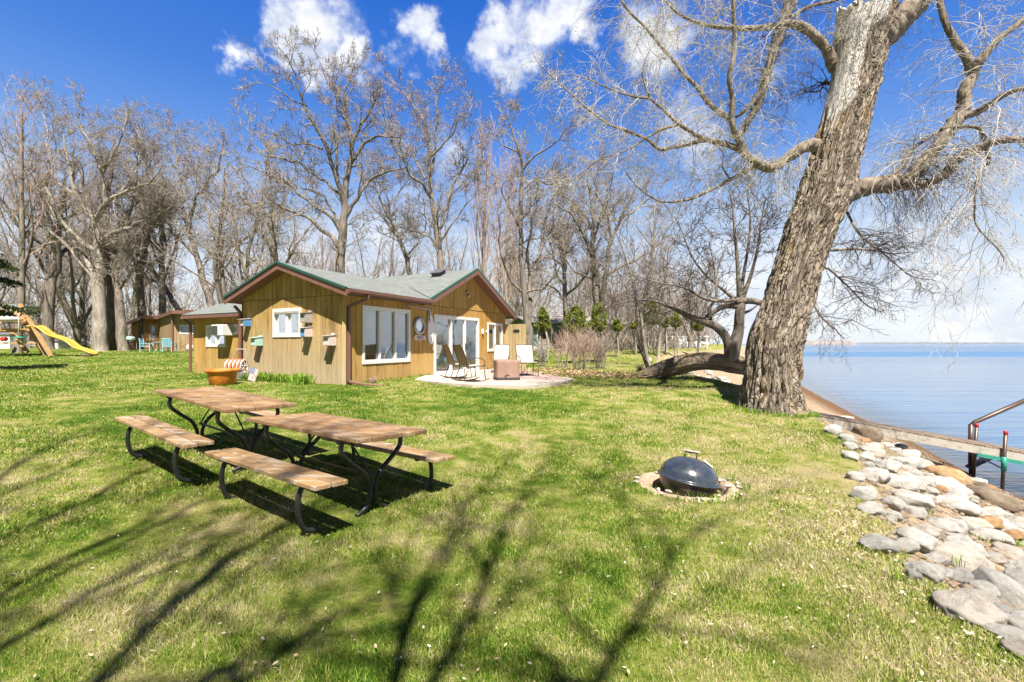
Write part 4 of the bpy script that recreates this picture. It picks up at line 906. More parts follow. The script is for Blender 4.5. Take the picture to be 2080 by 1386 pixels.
def grow(rn, p, d, L, r, lvl, C, out):
    n_ = C['seg'][lvl]; st = L / n_; w = C['wan'][lvl]; tr = C['trop'][lvl]; tp = C['tap'][lvl]
    x, y, z = p; dx, dy, dz = d; pts = [p]; ds = [d]; rad = [r]; g = rn.gauss
    for i in range(n_):
        dx += g(0, w); dy += g(0, w); dz += g(0, w) + tr; q = 1 / math.sqrt(dx * dx + dy * dy + dz * dz); dx *= q; dy *= q; dz *= q
        x += dx * st; y += dy * st; z += dz * st; pts.append((x, y, z)); ds.append((dx, dy, dz)); rad.append(r * (1 - (1 - tp) * (i + 1) / n_))
    out[lvl].append((pts, rad))
    if lvl + 1 >= len(C['seg']): return
    nb = C['nb'][lvl]; nb = max(1, int(nb * rn.uniform(.75, 1.25) + .5)); t0 = C['t0'][lvl]; az = rn.uniform(0, 6.28)
    for k in range(nb):
        t = t0 + (1 - t0) * (k + rn.random() * .9) / nb; f = t * n_; i = min(int(f), n_ - 1); f -= i
        a, b = pts[i], pts[i + 1]; q = (a[0] + (b[0] - a[0]) * f, a[1] + (b[1] - a[1]) * f, a[2] + (b[2] - a[2]) * f); D = ds[i + 1]
        az += 2.4 + rn.uniform(-.5, .5); an = C['ang'][lvl] * rn.uniform(.7, 1.25)
        # any vector square to D
        if abs(D[2]) < .9: ux, uy, uz = D[1], -D[0], 0.0
        else: ux, uy, uz = 0.0, D[2], -D[1]
        m_ = 1 / math.sqrt(ux * ux + uy * uy + uz * uz); ux *= m_; uy *= m_; uz *= m_
        vx, vy, vz = D[1] * uz - D[2] * uy, D[2] * ux - D[0] * uz, D[0] * uy - D[1] * ux
        ca, sa = math.cos(az), math.sin(az); s_, c_ = math.sin(an), math.cos(an)
        e = (D[0] * c_ + (ux * ca + vx * sa) * s_, D[1] * c_ + (uy * ca + vy * sa) * s_, D[2] * c_ + (uz * ca + vz * sa) * s_)
        rr = rad[i] * C['rr'][lvl] * rn.uniform(.75, 1.1); rr = max(rr, C['rmin'])
        grow(rn, q, e, L * C['lr'][lvl] * (1 - C['sh'][lvl] * t) * rn.uniform(.75, 1.2), rr, lvl + 1, C, out)
    if C.get('fork') and lvl < 3:      # the leader carries on as a thinner shoot
        grow(rn, pts[-1], ds[-1], L * .45, rad[-1], lvl + 1, C, out)
OAK = dict(seg=[8, 10, 7, 5, 3], wan=[.035, .21, .27, .28, .25], trop=[.03, .075, .05, .03, .02], tap=[.5, .25, .28, .3, .4], nb=[7, 9, 7, 6], t0=[.42, .2, .15, .15],
           ang=[.85, .72, .8, .8], lr=[1.0, .5, .46, .45], sh=[.3, .4, .3, .2], rr=[.58, .52, .5, .6], rmin=.009, fork=True)
SLIM = dict(seg=[9, 6, 5, 3], wan=[.04, .12, .18, .2], trop=[.03, .07, .05, .03], tap=[.25, .25, .3, .4], nb=[15, 7, 5], t0=[.25, .15, .15], ang=[.65, .6, .7], lr=[.42, .5, .5], sh=[.55, .4, .3], rr=[.4, .55, .6], rmin=.009, fork=False)
WHIP = dict(seg=[9, 8, 6, 3], wan=[.02, .05, .08, .15], trop=[.02, .16, .14, .06], tap=[.25, .2, .3, .4], nb=[20, 9, 5], t0=[.12, .15, .2], ang=[.42, .34, .4], lr=[.5, .5, .4], sh=[.5, .45, .3], rr=[.4, .55, .6], rmin=.009, fork=False)
MULTI = dict(seg=[2, 9, 6, 5, 3], wan=[.05, .08, .16, .2, .2], trop=[.0, .05, .05, .03, .03], tap=[.9, .25, .3, .3, .4], nb=[4, 10, 6, 4], t0=[.5, .3, .15, .15], ang=[.35, .6, .6, .7], lr=[7, .36, .5, .5], sh=[0, .45, .4, .3], rr=[.7, .45, .55, .6], rmin=.009, fork=False)
def tree_meshes(seed, H, r0, C, trunkL, lean=(0, 0), spread=1.0, halfw=None, tl=2, rm=.009, name='tree', bk=False, flare=True):
    C = dict(C); C['rmin'] = rm; rn = random.Random(seed); out = [[] for _ in C['seg']]
    d = Vector((lean[0], lean[1], 1)).normalized(); grow(rn, (0, 0, 0), tuple(d), trunkL, r0, 0, C, out)
    top = max(p[2] for lv_ in out for b in lv_ for p in b[0]); k = H / top
    if halfw:
        ex = sorted(abs(b[0][-1][0]) for l in range(2, len(out)) for b in out[l]); spread = halfw / (ex[int(len(ex) * .96)] * k); spread = min(1.9, max(.5, spread))
    for lv_ in out:
        for i, (pts, rad) in enumerate(lv_):
            lv_[i] = ([(p[0] * k * spread, p[1] * k * spread, p[2] * k) for p in pts], rad)
    p0, r_0 = out[0][0]
    if flare:
        p0 = [tuple(np.array(p0[0]) + (np.array(p0[1]) - np.array(p0[0])) * f) for f in (-.05, .08, .25, .6)] + p0[1:]; r_0 = [r_0[0] * 1.45, r_0[0] * 1.15, r_0[0] * 1.05, r_0[0] * 1.01] + r_0[1:]
        out[0][0] = (p0, r_0)
    v0, f0 = tubes_np(out[0], 12); v1, f1 = tubes_np(out[1], 7); tv = np.concatenate([v0, v1]); tf = np.concatenate([f0, f1 + len(v0)])
    cv, cf, off = [], [], 0
    for l in range(2, len(out)):
        if not out[l]: continue
        v, f = tubes_np(out[l], 5 if l == 2 and len(out) > 4 else 3); cv.append(v); cf.append(f + off); off += len(v)
    return np_mesh(name + '_trunk', tv, tf), np_mesh(name + '_crown', np.concatenate(cv), np.concatenate(cf)), out
def plant(name, label, x, y, mt, mc, tm, cm, rz=0, sc=1.0, group=None, cat='tree', z=None, scz=None):
    t = thing(name, label, cat, (x, y, gz(x, y) - .05 if z is None else z), rz, group); t.scale = (sc, sc, scz or sc)
    for nm, me, ma in (('trunk', mt, tm), ('crown', mc, cm)):
        if not me.materials: me.materials.append(ma)
        o = bpy.data.objects.new(nm, me); COL.objects.link(o); o.parent = t
    return t
# the trees one can tell apart: (px of the trunk foot, distance, px of the top, trunk radius, kind, trunk share, seed, spread, bark, twigs, label)
BIG = [
 (35, 31, 132, .24, SLIM, 1, 67, 130, 'oak', 'twig_warm', 'slender bare tree at the left edge above the playset', (.02, 0)),
 (96, 38, 185, .42, OAK, .38, 71, 200, 'oak_dark', 'twig', 'bare oak behind the playset frame'),
 (470, 36, 250, .34, MULTI, .5, 89, 230, 'oak', 'twig', 'many-stemmed bare tree behind the low wing'),
 (548, 31, 200, .3, OAK, .4, 97, 260, 'oak', 'twig', 'wide bare oak between the wing and the gable'),
 (982, 34, 215, .22, WHIP, 1, 103, 70, 'pale_bark', 'twig_warm', 'upright russet-twigged tree between two oaks'),
 (1025, 37, 262, .2, WHIP, 1, 107, 70, 'pale_bark', 'twig_warm', 'second upright russet-twigged tree, nearer the gable peak'),
 (1150, 36, 300, .26, OAK, .4, 109, 180, 'oak', 'twig', 'bare oak behind the first cedar gap'),
 (1300, 38, 380, .22, SLIM, 1, 113, 110, 'oak', 'twig', 'slim bare tree beyond the far lawn'),
 (1402, 42, 400, .24, MULTI, .5, 127, 180, 'oak', 'twig', 'many-stemmed bare tree on the far lawn by the water'),
 (330, 37, 245, .3, OAK, .4, 131, 220, 'oak', 'twig', 'bare oak left of the far brown cabin'),
 (155, 42, 260, .3, MULTI, .5, 137, 200, 'oak', 'twig', 'many-stemmed bare tree behind the yellow slide'),
]
protos = []
for B in BIG:
    px, Y_, top, r0, C, ts, seed, spr, bm_, tw, lab = B[:11]; lean = B[11] if len(B) > 11 else (0, 0)
    x = (px - CX) / FPX * Y_; z0 = gz(x, Y_); H = (HY - top) / FPX * Y_ - z0
    Hh = H if C is not OAK else H
    tl = H * (ts if C is OAK else (.12 if C is MULTI else .8))
    a, b_, _ = tree_meshes(seed, H, r0, C, tl, lean, 1, spr / 2 / FPX * Y_, rm=.012)
    plant('bare_oak' if C is OAK else 'bare_tree', lab, x, Y_, a, b_, M[bm_], M[tw]); protos.append((a, b_, H, C))

# ---- the big oaks whose limbs one can follow: main limbs measured, finer wood grown from them ----
OAKS = [
 (24.5, 480, 90, 1.828, 'oak_dark', 'tallest bare oak rising behind the cottage roof at the near gable', [
  [(383, 1080, 40), (383, 850, 34), (390, 760, 31), (395, 690, 29), (402, 600, 26), (408, 520, 21), (425, 430, 17), (427, 360, 14), (415, 300, 12), (408, 240, 10), (400, 190, 7), (425, 120, 4), (440, 70, 2)],
  [(388, 770, 20), (340, 700, 15), (270, 650, 12), (180, 610, 9), (100, 585, 6), (30, 590, 3)], [(390, 700, 18), (350, 640, 13), (280, 600, 11), (200, 520, 8), (120, 480, 6), (60, 450, 4), (0, 430, 2)],
  [(402, 610, 20), (380, 500, 17), (340, 410, 14), (300, 310, 12), (260, 230, 9), (215, 120, 5), (180, 40, 2)], [(402, 570, 14), (350, 530, 10), (290, 480, 8), (200, 430, 7), (100, 410, 5), (50, 340, 4), (20, 290, 2)],
  [(402, 650, 16), (440, 580, 13), (500, 500, 10), (580, 470, 7), (650, 450, 3)], [(420, 450, 14), (470, 380, 11), (520, 350, 8), (610, 350, 3)], [(427, 400, 13), (450, 310, 10), (500, 240, 7), (530, 160, 4), (520, 100, 2)],
  [(320, 390, 9), (250, 370, 6), (200, 365, 5), (130, 320, 2)], [(408, 240, 8), (370, 190, 6), (330, 120, 4), (300, 60, 2)], [(260, 230, 7), (200, 200, 5), (150, 170, 4), (100, 150, 2)], [(375, 470, 9), (372, 350, 7), (368, 260, 5), (345, 180, 2)], [(394, 720, 13), (360, 610, 9), (300, 560, 7), (230, 530, 4), (150, 540, 2)]]),
 (27, 480, 90, 1.828, 'oak', 'tall bare oak behind the middle of the cottage roof', [
  [(768, 1050, 30), (762, 840, 24), (750, 740, 22), (740, 660, 19), (725, 570, 17), (715, 490, 14), (715, 400, 11), (710, 320, 8), (690, 270, 7), (650, 220, 5), (600, 150, 2)],
  [(725, 575, 13), (690, 520, 10), (640, 470, 8), (600, 400, 6), (560, 310, 4), (530, 240, 2)], [(755, 720, 16), (760, 690, 14), (775, 600, 12), (810, 510, 9), (850, 440, 7), (890, 380, 5), (960, 320, 4), (985, 270, 2)],
  [(716, 425, 9), (780, 360, 7), (830, 290, 5), (870, 250, 4), (850, 200, 2)], [(716, 500, 11), (740, 380, 8), (745, 280, 6), (740, 200, 4), (760, 130, 2)], [(755, 765, 8), (700, 700, 6), (620, 680, 4), (540, 650, 2)], [(748, 745, 9), (790, 690, 7), (850, 600, 5), (900, 560, 2)], [(700, 500, 9), (660, 420, 7), (600, 330, 5), (560, 260, 3), (520, 180, 2)]]),
 (29, 480, 90, 1.828, 'oak', 'smaller leaning bare oak behind the roof valley', [
  [(690, 1010, 22), (640, 830, 17), (600, 720, 14), (560, 620, 10), (530, 560, 7), (510, 500, 4), (500, 440, 2)], [(600, 720, 8), (540, 640, 6), (480, 560, 4), (470, 500, 2)], [(625, 790, 8), (680, 740, 6), (700, 650, 4), (690, 560, 2)], [(575, 650, 7), (600, 560, 5), (640, 500, 3), (650, 430, 2)]]),
 (25, 940, 190, 1.63, 'oak_dark', 'bare oak with a rough trunk right behind the board screen', [
  [(224, 905, 36), (222, 870, 31), (218, 780, 27), (205, 660, 21), (195, 560, 17), (190, 440, 15), (195, 330, 13), (198, 240, 11), (180, 160, 8), (155, 100, 5), (145, 30, 2)],
  [(220, 760, 16), (225, 620, 14), (240, 560, 12), (270, 500, 9), (320, 450, 7), (370, 440, 4), (430, 400, 2)], [(262, 515, 10), (270, 450, 9), (290, 370, 8), (340, 310, 6), (430, 240, 4), (500, 190, 2)],
  [(198, 255, 9), (240, 205, 7), (300, 170, 5), (350, 110, 2)], [(185, 195, 7), (150, 180, 5), (110, 150, 2)], [(191, 450, 9), (150, 380, 7), (120, 300, 5), (80, 240, 2)], [(222, 610, 9), (215, 500, 7), (235, 420, 5), (245, 320, 2)], [(208, 670, 9), (150, 600, 7), (125, 500, 5), (110, 380, 2)], [(196, 320, 8), (240, 290, 6), (300, 300, 5), (350, 230, 2)], [(206, 660, 8), (270, 640, 6), (330, 560, 4), (350, 480, 2)]]),
 (33, 940, 190, 1.63, 'oak_dark', 'wide dark-trunked bare oak right of the three cedars', [
  [(448, 850, 38), (450, 760, 31), (440, 640, 26), (436, 570, 21), (430, 520, 17), (430, 420, 11), (420, 330, 7), (410, 250, 3)], [(455, 740, 22), (462, 690, 20), (475, 600, 17), (490, 500, 13), (520, 410, 9), (560, 340, 5), (590, 270, 2)],
  [(436, 560, 15), (405, 485, 12), (370, 415, 9), (330, 375, 6), (280, 370, 4), (230, 400, 2)], [(478, 600, 12), (530, 570, 9), (600, 530, 7), (670, 490, 3)], [(430, 450, 10), (385, 375, 7), (320, 330, 5), (270, 270, 2)], [(492, 500, 10), (480, 400, 7), (440, 330, 5), (450, 250, 2)], [(458, 730, 10), (500, 680, 8), (560, 640, 6), (640, 590, 2)], [(520, 412, 8), (580, 380, 6), (650, 320, 2)], [(440, 620, 9), (380, 590, 6), (330, 540, 4), (300, 470, 2)], [(432, 500, 9), (460, 400, 6), (490, 310, 4), (500, 240, 2)]]),
 (33, 0, 130, 1.494, 'pale_bark', 'thick pale-trunked oak at the foot of the yellow slide', [
  [(306, 884, 46), (305, 865, 40), (302, 760, 34), (298, 660, 33), (300, 560, 25), (290, 480, 20), (270, 450, 16), (230, 400, 12), (215, 330, 8), (200, 270, 5), (190, 200, 2)],
  [(295, 570, 16), (230, 530, 13), (180, 470, 10), (150, 400, 8), (110, 330, 5), (60, 260, 2)], [(290, 475, 18), (330, 420, 14), (380, 390, 10), (440, 370, 6), (490, 320, 2)], [(322, 425, 13), (310, 330, 10), (280, 260, 8), (250, 200, 5), (230, 100, 2)],
  [(310, 535, 14), (370, 500, 12), (440, 480, 8), (500, 450, 5), (540, 410, 2)], [(360, 402, 10), (400, 330, 7), (430, 260, 5), (400, 170, 2)], [(305, 345, 9), (340, 280, 7), (370, 220, 4), (380, 150, 2)], [(290, 645, 15), (240, 560, 11), (180, 480, 8), (130, 400, 5), (90, 350, 2)], [(285, 650, 10), (200, 550, 8), (100, 480, 5), (20, 440, 2)], [(230, 400, 9), (170, 350, 7), (150, 270, 5), (140, 200, 4), (120, 80, 2)]]),
 (34.6, 0, 130, 1.494, 'oak_dark', 'darker bare oak close behind the thick pale oak', [
  [(346, 880, 32), (345, 860, 27), (340, 760, 24), (327, 640, 23), (325, 540, 19), (322, 450, 15), (330, 370, 10), (345, 290, 6), (340, 220, 2)], [(326, 560, 12), (380, 470, 9), (420, 400, 7), (450, 330, 4), (470, 250, 2)], [(325, 500, 10), (270, 400, 8), (240, 320, 5), (200, 250, 2)], [(330, 640, 10), (390, 590, 8), (440, 500, 5), (480, 430, 2)], [(323, 460, 9), (300, 380, 7), (310, 290, 4), (290, 210, 2)]]),
 (33.6, 0, 130, 1.494, 'oak', 'grey leaning oak beside the barbecue cart', [
  [(378, 880, 34), (372, 860, 28), (366, 760, 24), (356, 680, 19), (345, 600, 14), (350, 520, 8), (370, 450, 4), (365, 380, 2)], [(358, 690, 12), (400, 620, 9), (425, 540, 6), (430, 460, 2)], [(352, 660, 9), (310, 600, 6), (280, 540, 2)]]),
 (37, 0, 130, 1.494, 'oak', 'bare oak with a crooked pale trunk left of the brown cabin', [
  [(432, 870, 26), (430, 760, 22), (425, 640, 20), (440, 560, 15), (460, 500, 11), (490, 450, 8), (520, 420, 5), (560, 350, 2)], [(425, 650, 14), (400, 560, 10), (390, 470, 7), (410, 390, 5), (420, 280, 2)], [(440, 560, 11), (430, 460, 8), (450, 360, 6), (440, 260, 4), (460, 180, 2)], [(462, 500, 8), (520, 470, 6), (580, 470, 2)]]),
 (38, 0, 130, 1.494, 'oak', 'wide many-limbed oak rising behind the brown cabin roof', [
  [(640, 850, 28), (640, 740, 22), (615, 650, 18), (590, 560, 14), (560, 460, 10), (545, 360, 7), (530, 260, 4), (520, 180, 2)], [(545, 750, 16), (500, 680, 13), (450, 610, 9), (400, 560, 6), (370, 500, 2)], [(632, 720, 15), (660, 620, 12), (650, 520, 9), (620, 420, 7), (600, 320, 4), (590, 220, 2)], [(655, 640, 11), (700, 560, 8), (760, 520, 6), (830, 480, 2)], [(600, 590, 10), (530, 520, 7), (480, 480, 5), (440, 400, 2)], [(575, 500, 9), (600, 400, 7), (660, 320, 5), (680, 220, 2)]]),
]
FC = dict(seg=[7, 5, 4, 3], wan=[.2, .22, .2, .18], trop=[.05, .05, .04, .03], tap=[.3, .3, .35, .4], nb=[6, 5, 3], t0=[.15, .15, .15], ang=[.75, .7, .65], lr=[.55, .55, .6], sh=[.35, .3, .2], rr=[.58, .6, .65], rmin=.012)
for ti, (Yt, cx_, cy_, cs_, bm_, lab, traces) in enumerate(OAKS):
    rn = random.Random(500 + ti); rp = []; tips = [[] for _ in range(4)]; k = Yt / FPX
    x0, y0, w0 = traces[0][0]; root = at(cx_ + x0 / cs_, cy_ + y0 / cs_, Yt); root.z = gz(root.x, Yt) - .55
    for li, tr_ in enumerate(traces):
        dpt = rn.uniform(-.42, .42) if li else .06; L0 = math.hypot(tr_[-1][0] - tr_[0][0], tr_[-1][1] - tr_[0][1]) / cs_ * k; start = 0
        if li:   # leave from whatever already-built limb passes nearest
            q = at(cx_ + tr_[0][0] / cs_, cy_ + tr_[0][1] / cs_, Yt); best = min((((p[0] / p[1] - q.x / q.y) ** 2 + (p[2] / p[1] - q.z / q.y) ** 2, p[1]) for P_, R_ in rp for p in P_)); start = best[1] - Yt
        pts = []
        for i, (x, y, w_) in enumerate(tr_):
            f = i / (len(tr_) - 1); Yd = Yt + start + dpt * L0 * f; p = at(cx_ + x / cs_, cy_ + y / cs_, Yd)
            if li == 0 and i == 0: p = root.copy()
            pts.append((*p, w_ / cs_ / 2 * k))
        S_ = spline(pts, 6); P_ = np.array([s_[:3] for s_ in S_]); R_ = np.array([max(float(s_[3]), .012) for s_ in S_])
        wob = (np.stack([vnoise(P_ * 1.6 + 11 * j, 50 + j) for j in range(3)], 1) - .5) * np.clip(np.arange(len(P_)) / 6, 0, 1)[:, None] * .34; P_ = P_ + wob * (1 if li else .45); rp.append((P_, R_))
        al_ = np.concatenate([[0], np.cumsum(np.linalg.norm(np.diff(P_, axis=0), axis=1))]); t_0 = .25 if li else .35
        for j in range(int(al_[-1] * (1 - t_0) * 2.1)):
            s_ = al_[-1] * (t_0 + (1 - t_0) * rn.random() ** .85); i = min(max(int(np.searchsorted(al_, s_)) - 1, 0), len(P_) - 2); T_ = P_[i + 1] - P_[i]; T_ = T_ / (np.linalg.norm(T_) + 1e-9)
            d_ = np.array([rn.gauss(0, 1), rn.gauss(0, 1), rn.gauss(.3, .8)]); d_ -= T_ * d_.dot(T_) * .7; d_ /= np.linalg.norm(d_) + 1e-9; d_ = d_ * .85 + T_ * .55; d_ /= np.linalg.norm(d_)
            f = s_ / al_[-1]; grow(rn, tuple(P_[i]), tuple(d_), rn.uniform(1.2, 2.9) * (1.15 - .5 * f) * (Yt / 30), max(.016, min(R_[i] * .5, .05)), 0, FC, tips)
        grow(rn, tuple(P_[-1]), tuple((P_[-1] - P_[-2]) / np.linalg.norm(P_[-1] - P_[-2])), 1.3, .018, 0, FC, tips)
    t = thing('bare_oak', lab, 'tree', tuple(root)); o3 = np.array(root)
    P0, R0_ = rp[0]; R0_ = R0_.copy(); R0_[:5] *= np.array([1.25, 1.22, 1.12, 1.05, 1.0]); rp[0] = (P0, R0_)
    V, F_ = tubes_np([(p - o3, r) for p, r in rp[:1]], 14); link('trunk', np_mesh('trunk', V, F_), M[bm_], t)
    for p, r in rp[1:]: link('limb', np_mesh('limb', *tubes_np([(p - o3, r)], 8)), M[bm_], t)
    cv, cf, off = [], [], 0
    for l, lv_ in enumerate(tips):
        v, f = tubes_np([(np.array(p) - o3, r) for p, r in lv_], 4 if l == 0 else 3); cv.append(v); cf.append(f + off); off += len(v)
    link('twigs', np_mesh('twigs', np.concatenate(cv), np.concatenate(cf)), M['twig'], t)
# small pale double-stemmed tree by the fallen log
hx = hit(1318, 744); a, b_, _ = tree_meshes(211, (744 - 430) / FPX * hx.y, .09, SLIM, 5, (-.12, 0), 1.2, rm=.008)
plant('young_tree', 'young pale tree leaning up beside the root end of the fallen log', hx.x, hx.y, a, b_, M['pale_bark'], M['twig'])
hx = hit(1337, 726); a, b_, _ = tree_meshes(223, (726 - 480) / FPX * hx.y, .10, SLIM, 5, (.08, 0), 1.1, rm=.009)
plant('young_tree', 'young grey tree at the edge of the far sand, behind the fallen log', hx.x, hx.y, a, b_, M['pale_bark'], M['twig'])
# rows of background trees, all copies of those above
rn = random.Random(77); nbk = 0
for row, (Ya, Yb, n_, p0, p1) in enumerate(((43, 48, 9, -150, 1500), (50, 60, 12, -200, 1560), (62, 74, 15, -250, 1590))):
    for k in range(n_):
        px = p0 + (p1 - p0) * (k + rn.uniform(.1, .9)) / n_; Yk = rn.uniform(Ya, Yb); x = (px - CX) / FPX * Yk
        if x > xb(Yk) - 2: continue
        a, b_, H, C = protos[rn.choice([0, 1, 2, 3, 6, 7, 8, 9, 10])]
        tgt = rn.uniform(370, 470) + (80 if px > 1150 else 0) + (40 if px > 1350 else 0); s_ = ((HY - tgt) / FPX * Yk + .5) / H
        zone = next(w for lim, w in ((60, 'beyond the playset'), (190, 'beyond the yellow slide'), (300, 'past the pale oak trunks'), (420, 'behind the brown cabin'), (520, 'behind the low wing'), (640, 'behind the gable peak'), (780, 'behind the near roof slope'), (920, 'behind the roof valley'), (1040, 'behind the far gable'), (1130, 'behind the board screen'), (1240, 'behind the three cedars'), (1400, 'beyond the far lawn'), (9999, 'by the far shore')) if px < lim)
        dd = ('nearest', 'middle', 'farthest')[row]; lab = 'bare tree in the ' + dd + ' row of woods ' + zone
        plant('background_tree', lab, x, Yk, a, b_, None, None, rn.uniform(0, 6.28), max(.45, min(1.15, s_)), 'bare trees in the ' + dd + ' row ' + zone); nbk += 1
# the woods beyond, read as one mass: thin stems and brush
rn = random.Random(5); outs = [[], []]
bushC = dict(seg=[4, 4, 3], wan=[.12, .2, .2], trop=[.05, .05, .03], tap=[.4, .4, .5], nb=[8, 5], t0=[.1, .15], ang=[.6, .6], lr=[.55, .5], sh=[.3, .3], rr=[.6, .6], rmin=.02)
small = [[] for _ in range(3)]
for k in range(760):
    px = rn.uniform(-260, 1600); Yk = rn.uniform(46, 88); x = (px - CX) / FPX * Yk
    if x > xb(Yk) - 1: continue
    h_ = rn.uniform(2.5, 9.5)
    grow(rn, (x, Yk, gz(x, Yk) - .2), (rn.uniform(-.2, .2), 0, 1), h_, rn.uniform(.04, .12), 0, bushC, small)
for k in range(420):
    px = rn.uniform(1170, 1520); Yk = rn.uniform(31, 40); x = (px - CX) / FPX * Yk
    if x > xb(Yk) - 1: continue
    grow(rn, (x, Yk, gz(x, Yk) - .1), (rn.uniform(-.3, .3), rn.uniform(-.3, .3), 1), rn.uniform(.7, 2.0), rn.uniform(.015, .03), 0, bushC, small)
v0, f0 = tubes_np([b for l in small[:1] for b in l], 5); v1, f1 = tubes_np([b for l in small[1:2] for b in l], 3); v2, f2 = tubes_np(small[2], 3)
o = link('distant_woods', np_mesh('distant_woods', np.concatenate([v0, v1, v2]), np.concatenate([f0, f1 + len(v0), f2 + len(v0) + len(v1)])), M['twig']); tag(o, 'mass of thin grey brush and saplings filling the woods behind', 'woods', kind='stuff')

# ---- the great leaning cottonwood ----
TD = 8.9
def W3(px, py, dy=0.0): return tuple(at(px, py, TD + dy))
base = W3(1566, 842); ct = thing('leaning_cottonwood', 'huge furrowed leaning tree with a broken bleached stub beside the lake', 'tree', base)
TR = [(1566, 850, 148), (1565, 838, 138), (1565, 815, 124), (1567, 780, 113), (1571, 730, 110), (1578, 680, 107), (1594, 630, 103), (1612, 570, 99), (1631, 510, 99), (1652, 450, 106), (1673, 400, 109), (1687, 350, 103), (1700, 300, 100), (1716, 250, 95), (1731, 200, 94), (1742, 150, 93), (1750, 100, 97), (1758, 65, 108), (1766, 35, 112)]
tc = spline([(*W3(x, y), w * TD / FPX / 2 * .955) for x, y, w in TR], 22); tc = np.array(tc); ns = 220; m_ = len(tc)
al = np.concatenate([[0], np.cumsum(np.linalg.norm(np.diff(tc[:, :3], axis=0), axis=1))]); th = np.linspace(0, 2 * np.pi, ns, endpoint=False)
TT, HH = np.meshgrid(th, al); RR = tc[:, 3][:, None]
q = np.stack([np.cos(TT) * 5.5 + HH * .35, np.sin(TT) * 5.5, HH * 1.15], -1); wq = vnoise(q * .8, 3) * 1.3
ridge = 1 - np.abs(2 * vnoise(np.stack([np.cos(TT) * 8 + wq, np.sin(TT) * 8 + HH * .5, HH * 1.5 + wq], -1), 12) - 1); ridge2 = 1 - np.abs(2 * vnoise(np.stack([np.cos(TT) * 17 + wq, np.sin(TT) * 17 + HH, HH * 4.2], -1), 14) - 1)
lump = fbm(np.stack([np.cos(TT) * 1.2, np.sin(TT) * 1.2, HH * .55], -1), 21) - .5
smooth_zone = np.clip((HH - (al[-1] - 1.6)) / .5, 0, 1) * np.clip((-np.cos(TT - 2.6 + 3.14159) * .9 + .25) * 3, 0, 1) * 0 + 0
# bare wood on the left flank at the top
leftness = np.clip((-np.cos(TT) - .25) * 2.6, 0, 1); bare = np.clip((HH - (al[-1] - 2.35)) / .5, 0, 1) * np.clip(leftness, 0, 1); bare = np.maximum(bare, np.clip((HH - (al[-1] - .6)) / .3, 0, 1) * np.clip((.2 - np.cos(TT)) * 3, 0, 1))
fl_ = np.exp(-HH / .28)
rad = RR * (1 + .10 * lump + fl_ * .16 * np.cos(TT * 5 + .6)) + (1 - bare) * (-.085 * (1 - ridge) ** 1.0 * 0 - .075 * np.clip(ridge - .45, 0, 1) * 1.8 - .035 * np.clip(ridge2 - .5, 0, 1) * 2) + bare * .012 * vnoise(q * 2, 5)
P = np.stack([tc[:, 0][:, None] + rad * np.cos(TT), tc[:, 1][:, None] + rad * np.sin(TT), np.repeat(tc[:, 2][:, None], ns, 1)], -1)
idx = np.arange(m_ * ns).reshape(m_, ns); nxt = np.roll(idx, -1, 1); F = np.stack([idx[:-1], nxt[:-1], nxt[1:], idx[1:]], -1).reshape(-1, 4)
bkv = np.stack([np.cos(TT) * RR, np.sin(TT) * RR, HH], -1).reshape(-1, 3)
me = np_mesh('trunk', P.reshape(-1, 3) - np.array(base), F, {'bk': bkv, 'bare': bare.ravel()})
# the bleached patch belongs to this part: blended by the attribute
mA, nA, bA = mat('cottonwood_trunk'); v = attr(nA, 'bk').outputs['Vector']
w_ = mapv(nA, v, (1, 1, .2)); a1 = noise(nA, w_, 9, 6, .7, .8); c = ramp(nA, a1, [(.34, (.15, .12, .095)), (.5, (.32, .27, .22)), (.7, (.51, .45, .385))])
def crack(sc, st, wd):
    q_ = noise(nA, mapv(nA, v, (1, 1, st), (sc, 0, 0)), sc, 2.5, .55, .9); return nd(nA, 'ShaderNodeMapRange', {0: mth(nA, 'ABSOLUTE', mth(nA, 'SUBTRACT', q_, .5)), 1: 0.0, 2: wd}, interpolation_type='SMOOTHSTEP').outputs[0]
ck = mth(nA, 'MULTIPLY', crack(10, .2, .045), crack(16, .28, .035)); c = mixc(nA, mth(nA, 'MULTIPLY', mth(nA, 'SUBTRACT', 1.0, ck), .6), c, (.055, .04, .03)); a1b = mth(nA, 'ADD', mth(nA, 'MULTIPLY', ck, 1.0), mth(nA, 'MULTIPLY', a1, .5))
lc = nd(nA, 'ShaderNodeMapRange', {0: noise(nA, mapv(nA, v, (1.2, 1.2, .45)), 3.6, 4, .7), 1: .55, 2: .72, 4: .6}).outputs[0]; c = mixc(nA, lc, c, (.36, .235, .08))
bw = ramp(nA, noise(nA, mapv(nA, v, (1, 1, .3)), 5, 5, .6), [(.35, (.36, .34, .32)), (.55, (.72, .7, .67)), (.75, (.5, .38, .24))]); ba = attr(nA, 'bare').outputs['Fac']
ba = nd(nA, 'ShaderNodeMapRange', {0: mth(nA, 'ADD', ba, mth(nA, 'MULTIPLY', mth(nA, 'SUBTRACT', a1, .5), .9)), 1: .4, 2: .6}).outputs[0]
setc(nA, bA, mixc(nA, ba, c, bw), .9, bump=a1b, bd=.04, spec=.15)
tro = link('trunk', me, mA, ct)
CHILD = [[], [], []]  # limbs, branches, twigs
def limb(pts, radii=None, r0=.1, r1=.02, side=10, dark=False, jit=.0, n_=4):
    P_ = [(*W3(p[0], p[1], p[2] if len(p) > 2 else 0),) for p in pts]
    k = len(P_); rr = radii if radii else [r0 + (r1 - r0) * i / (k - 1) for i in range(k)]
    S_ = spline([(*p, r) for p, r in zip(P_, rr)], n_); return [tuple(s[:3]) for s in S_], [float(max(s[3], .004)) for s in S_]
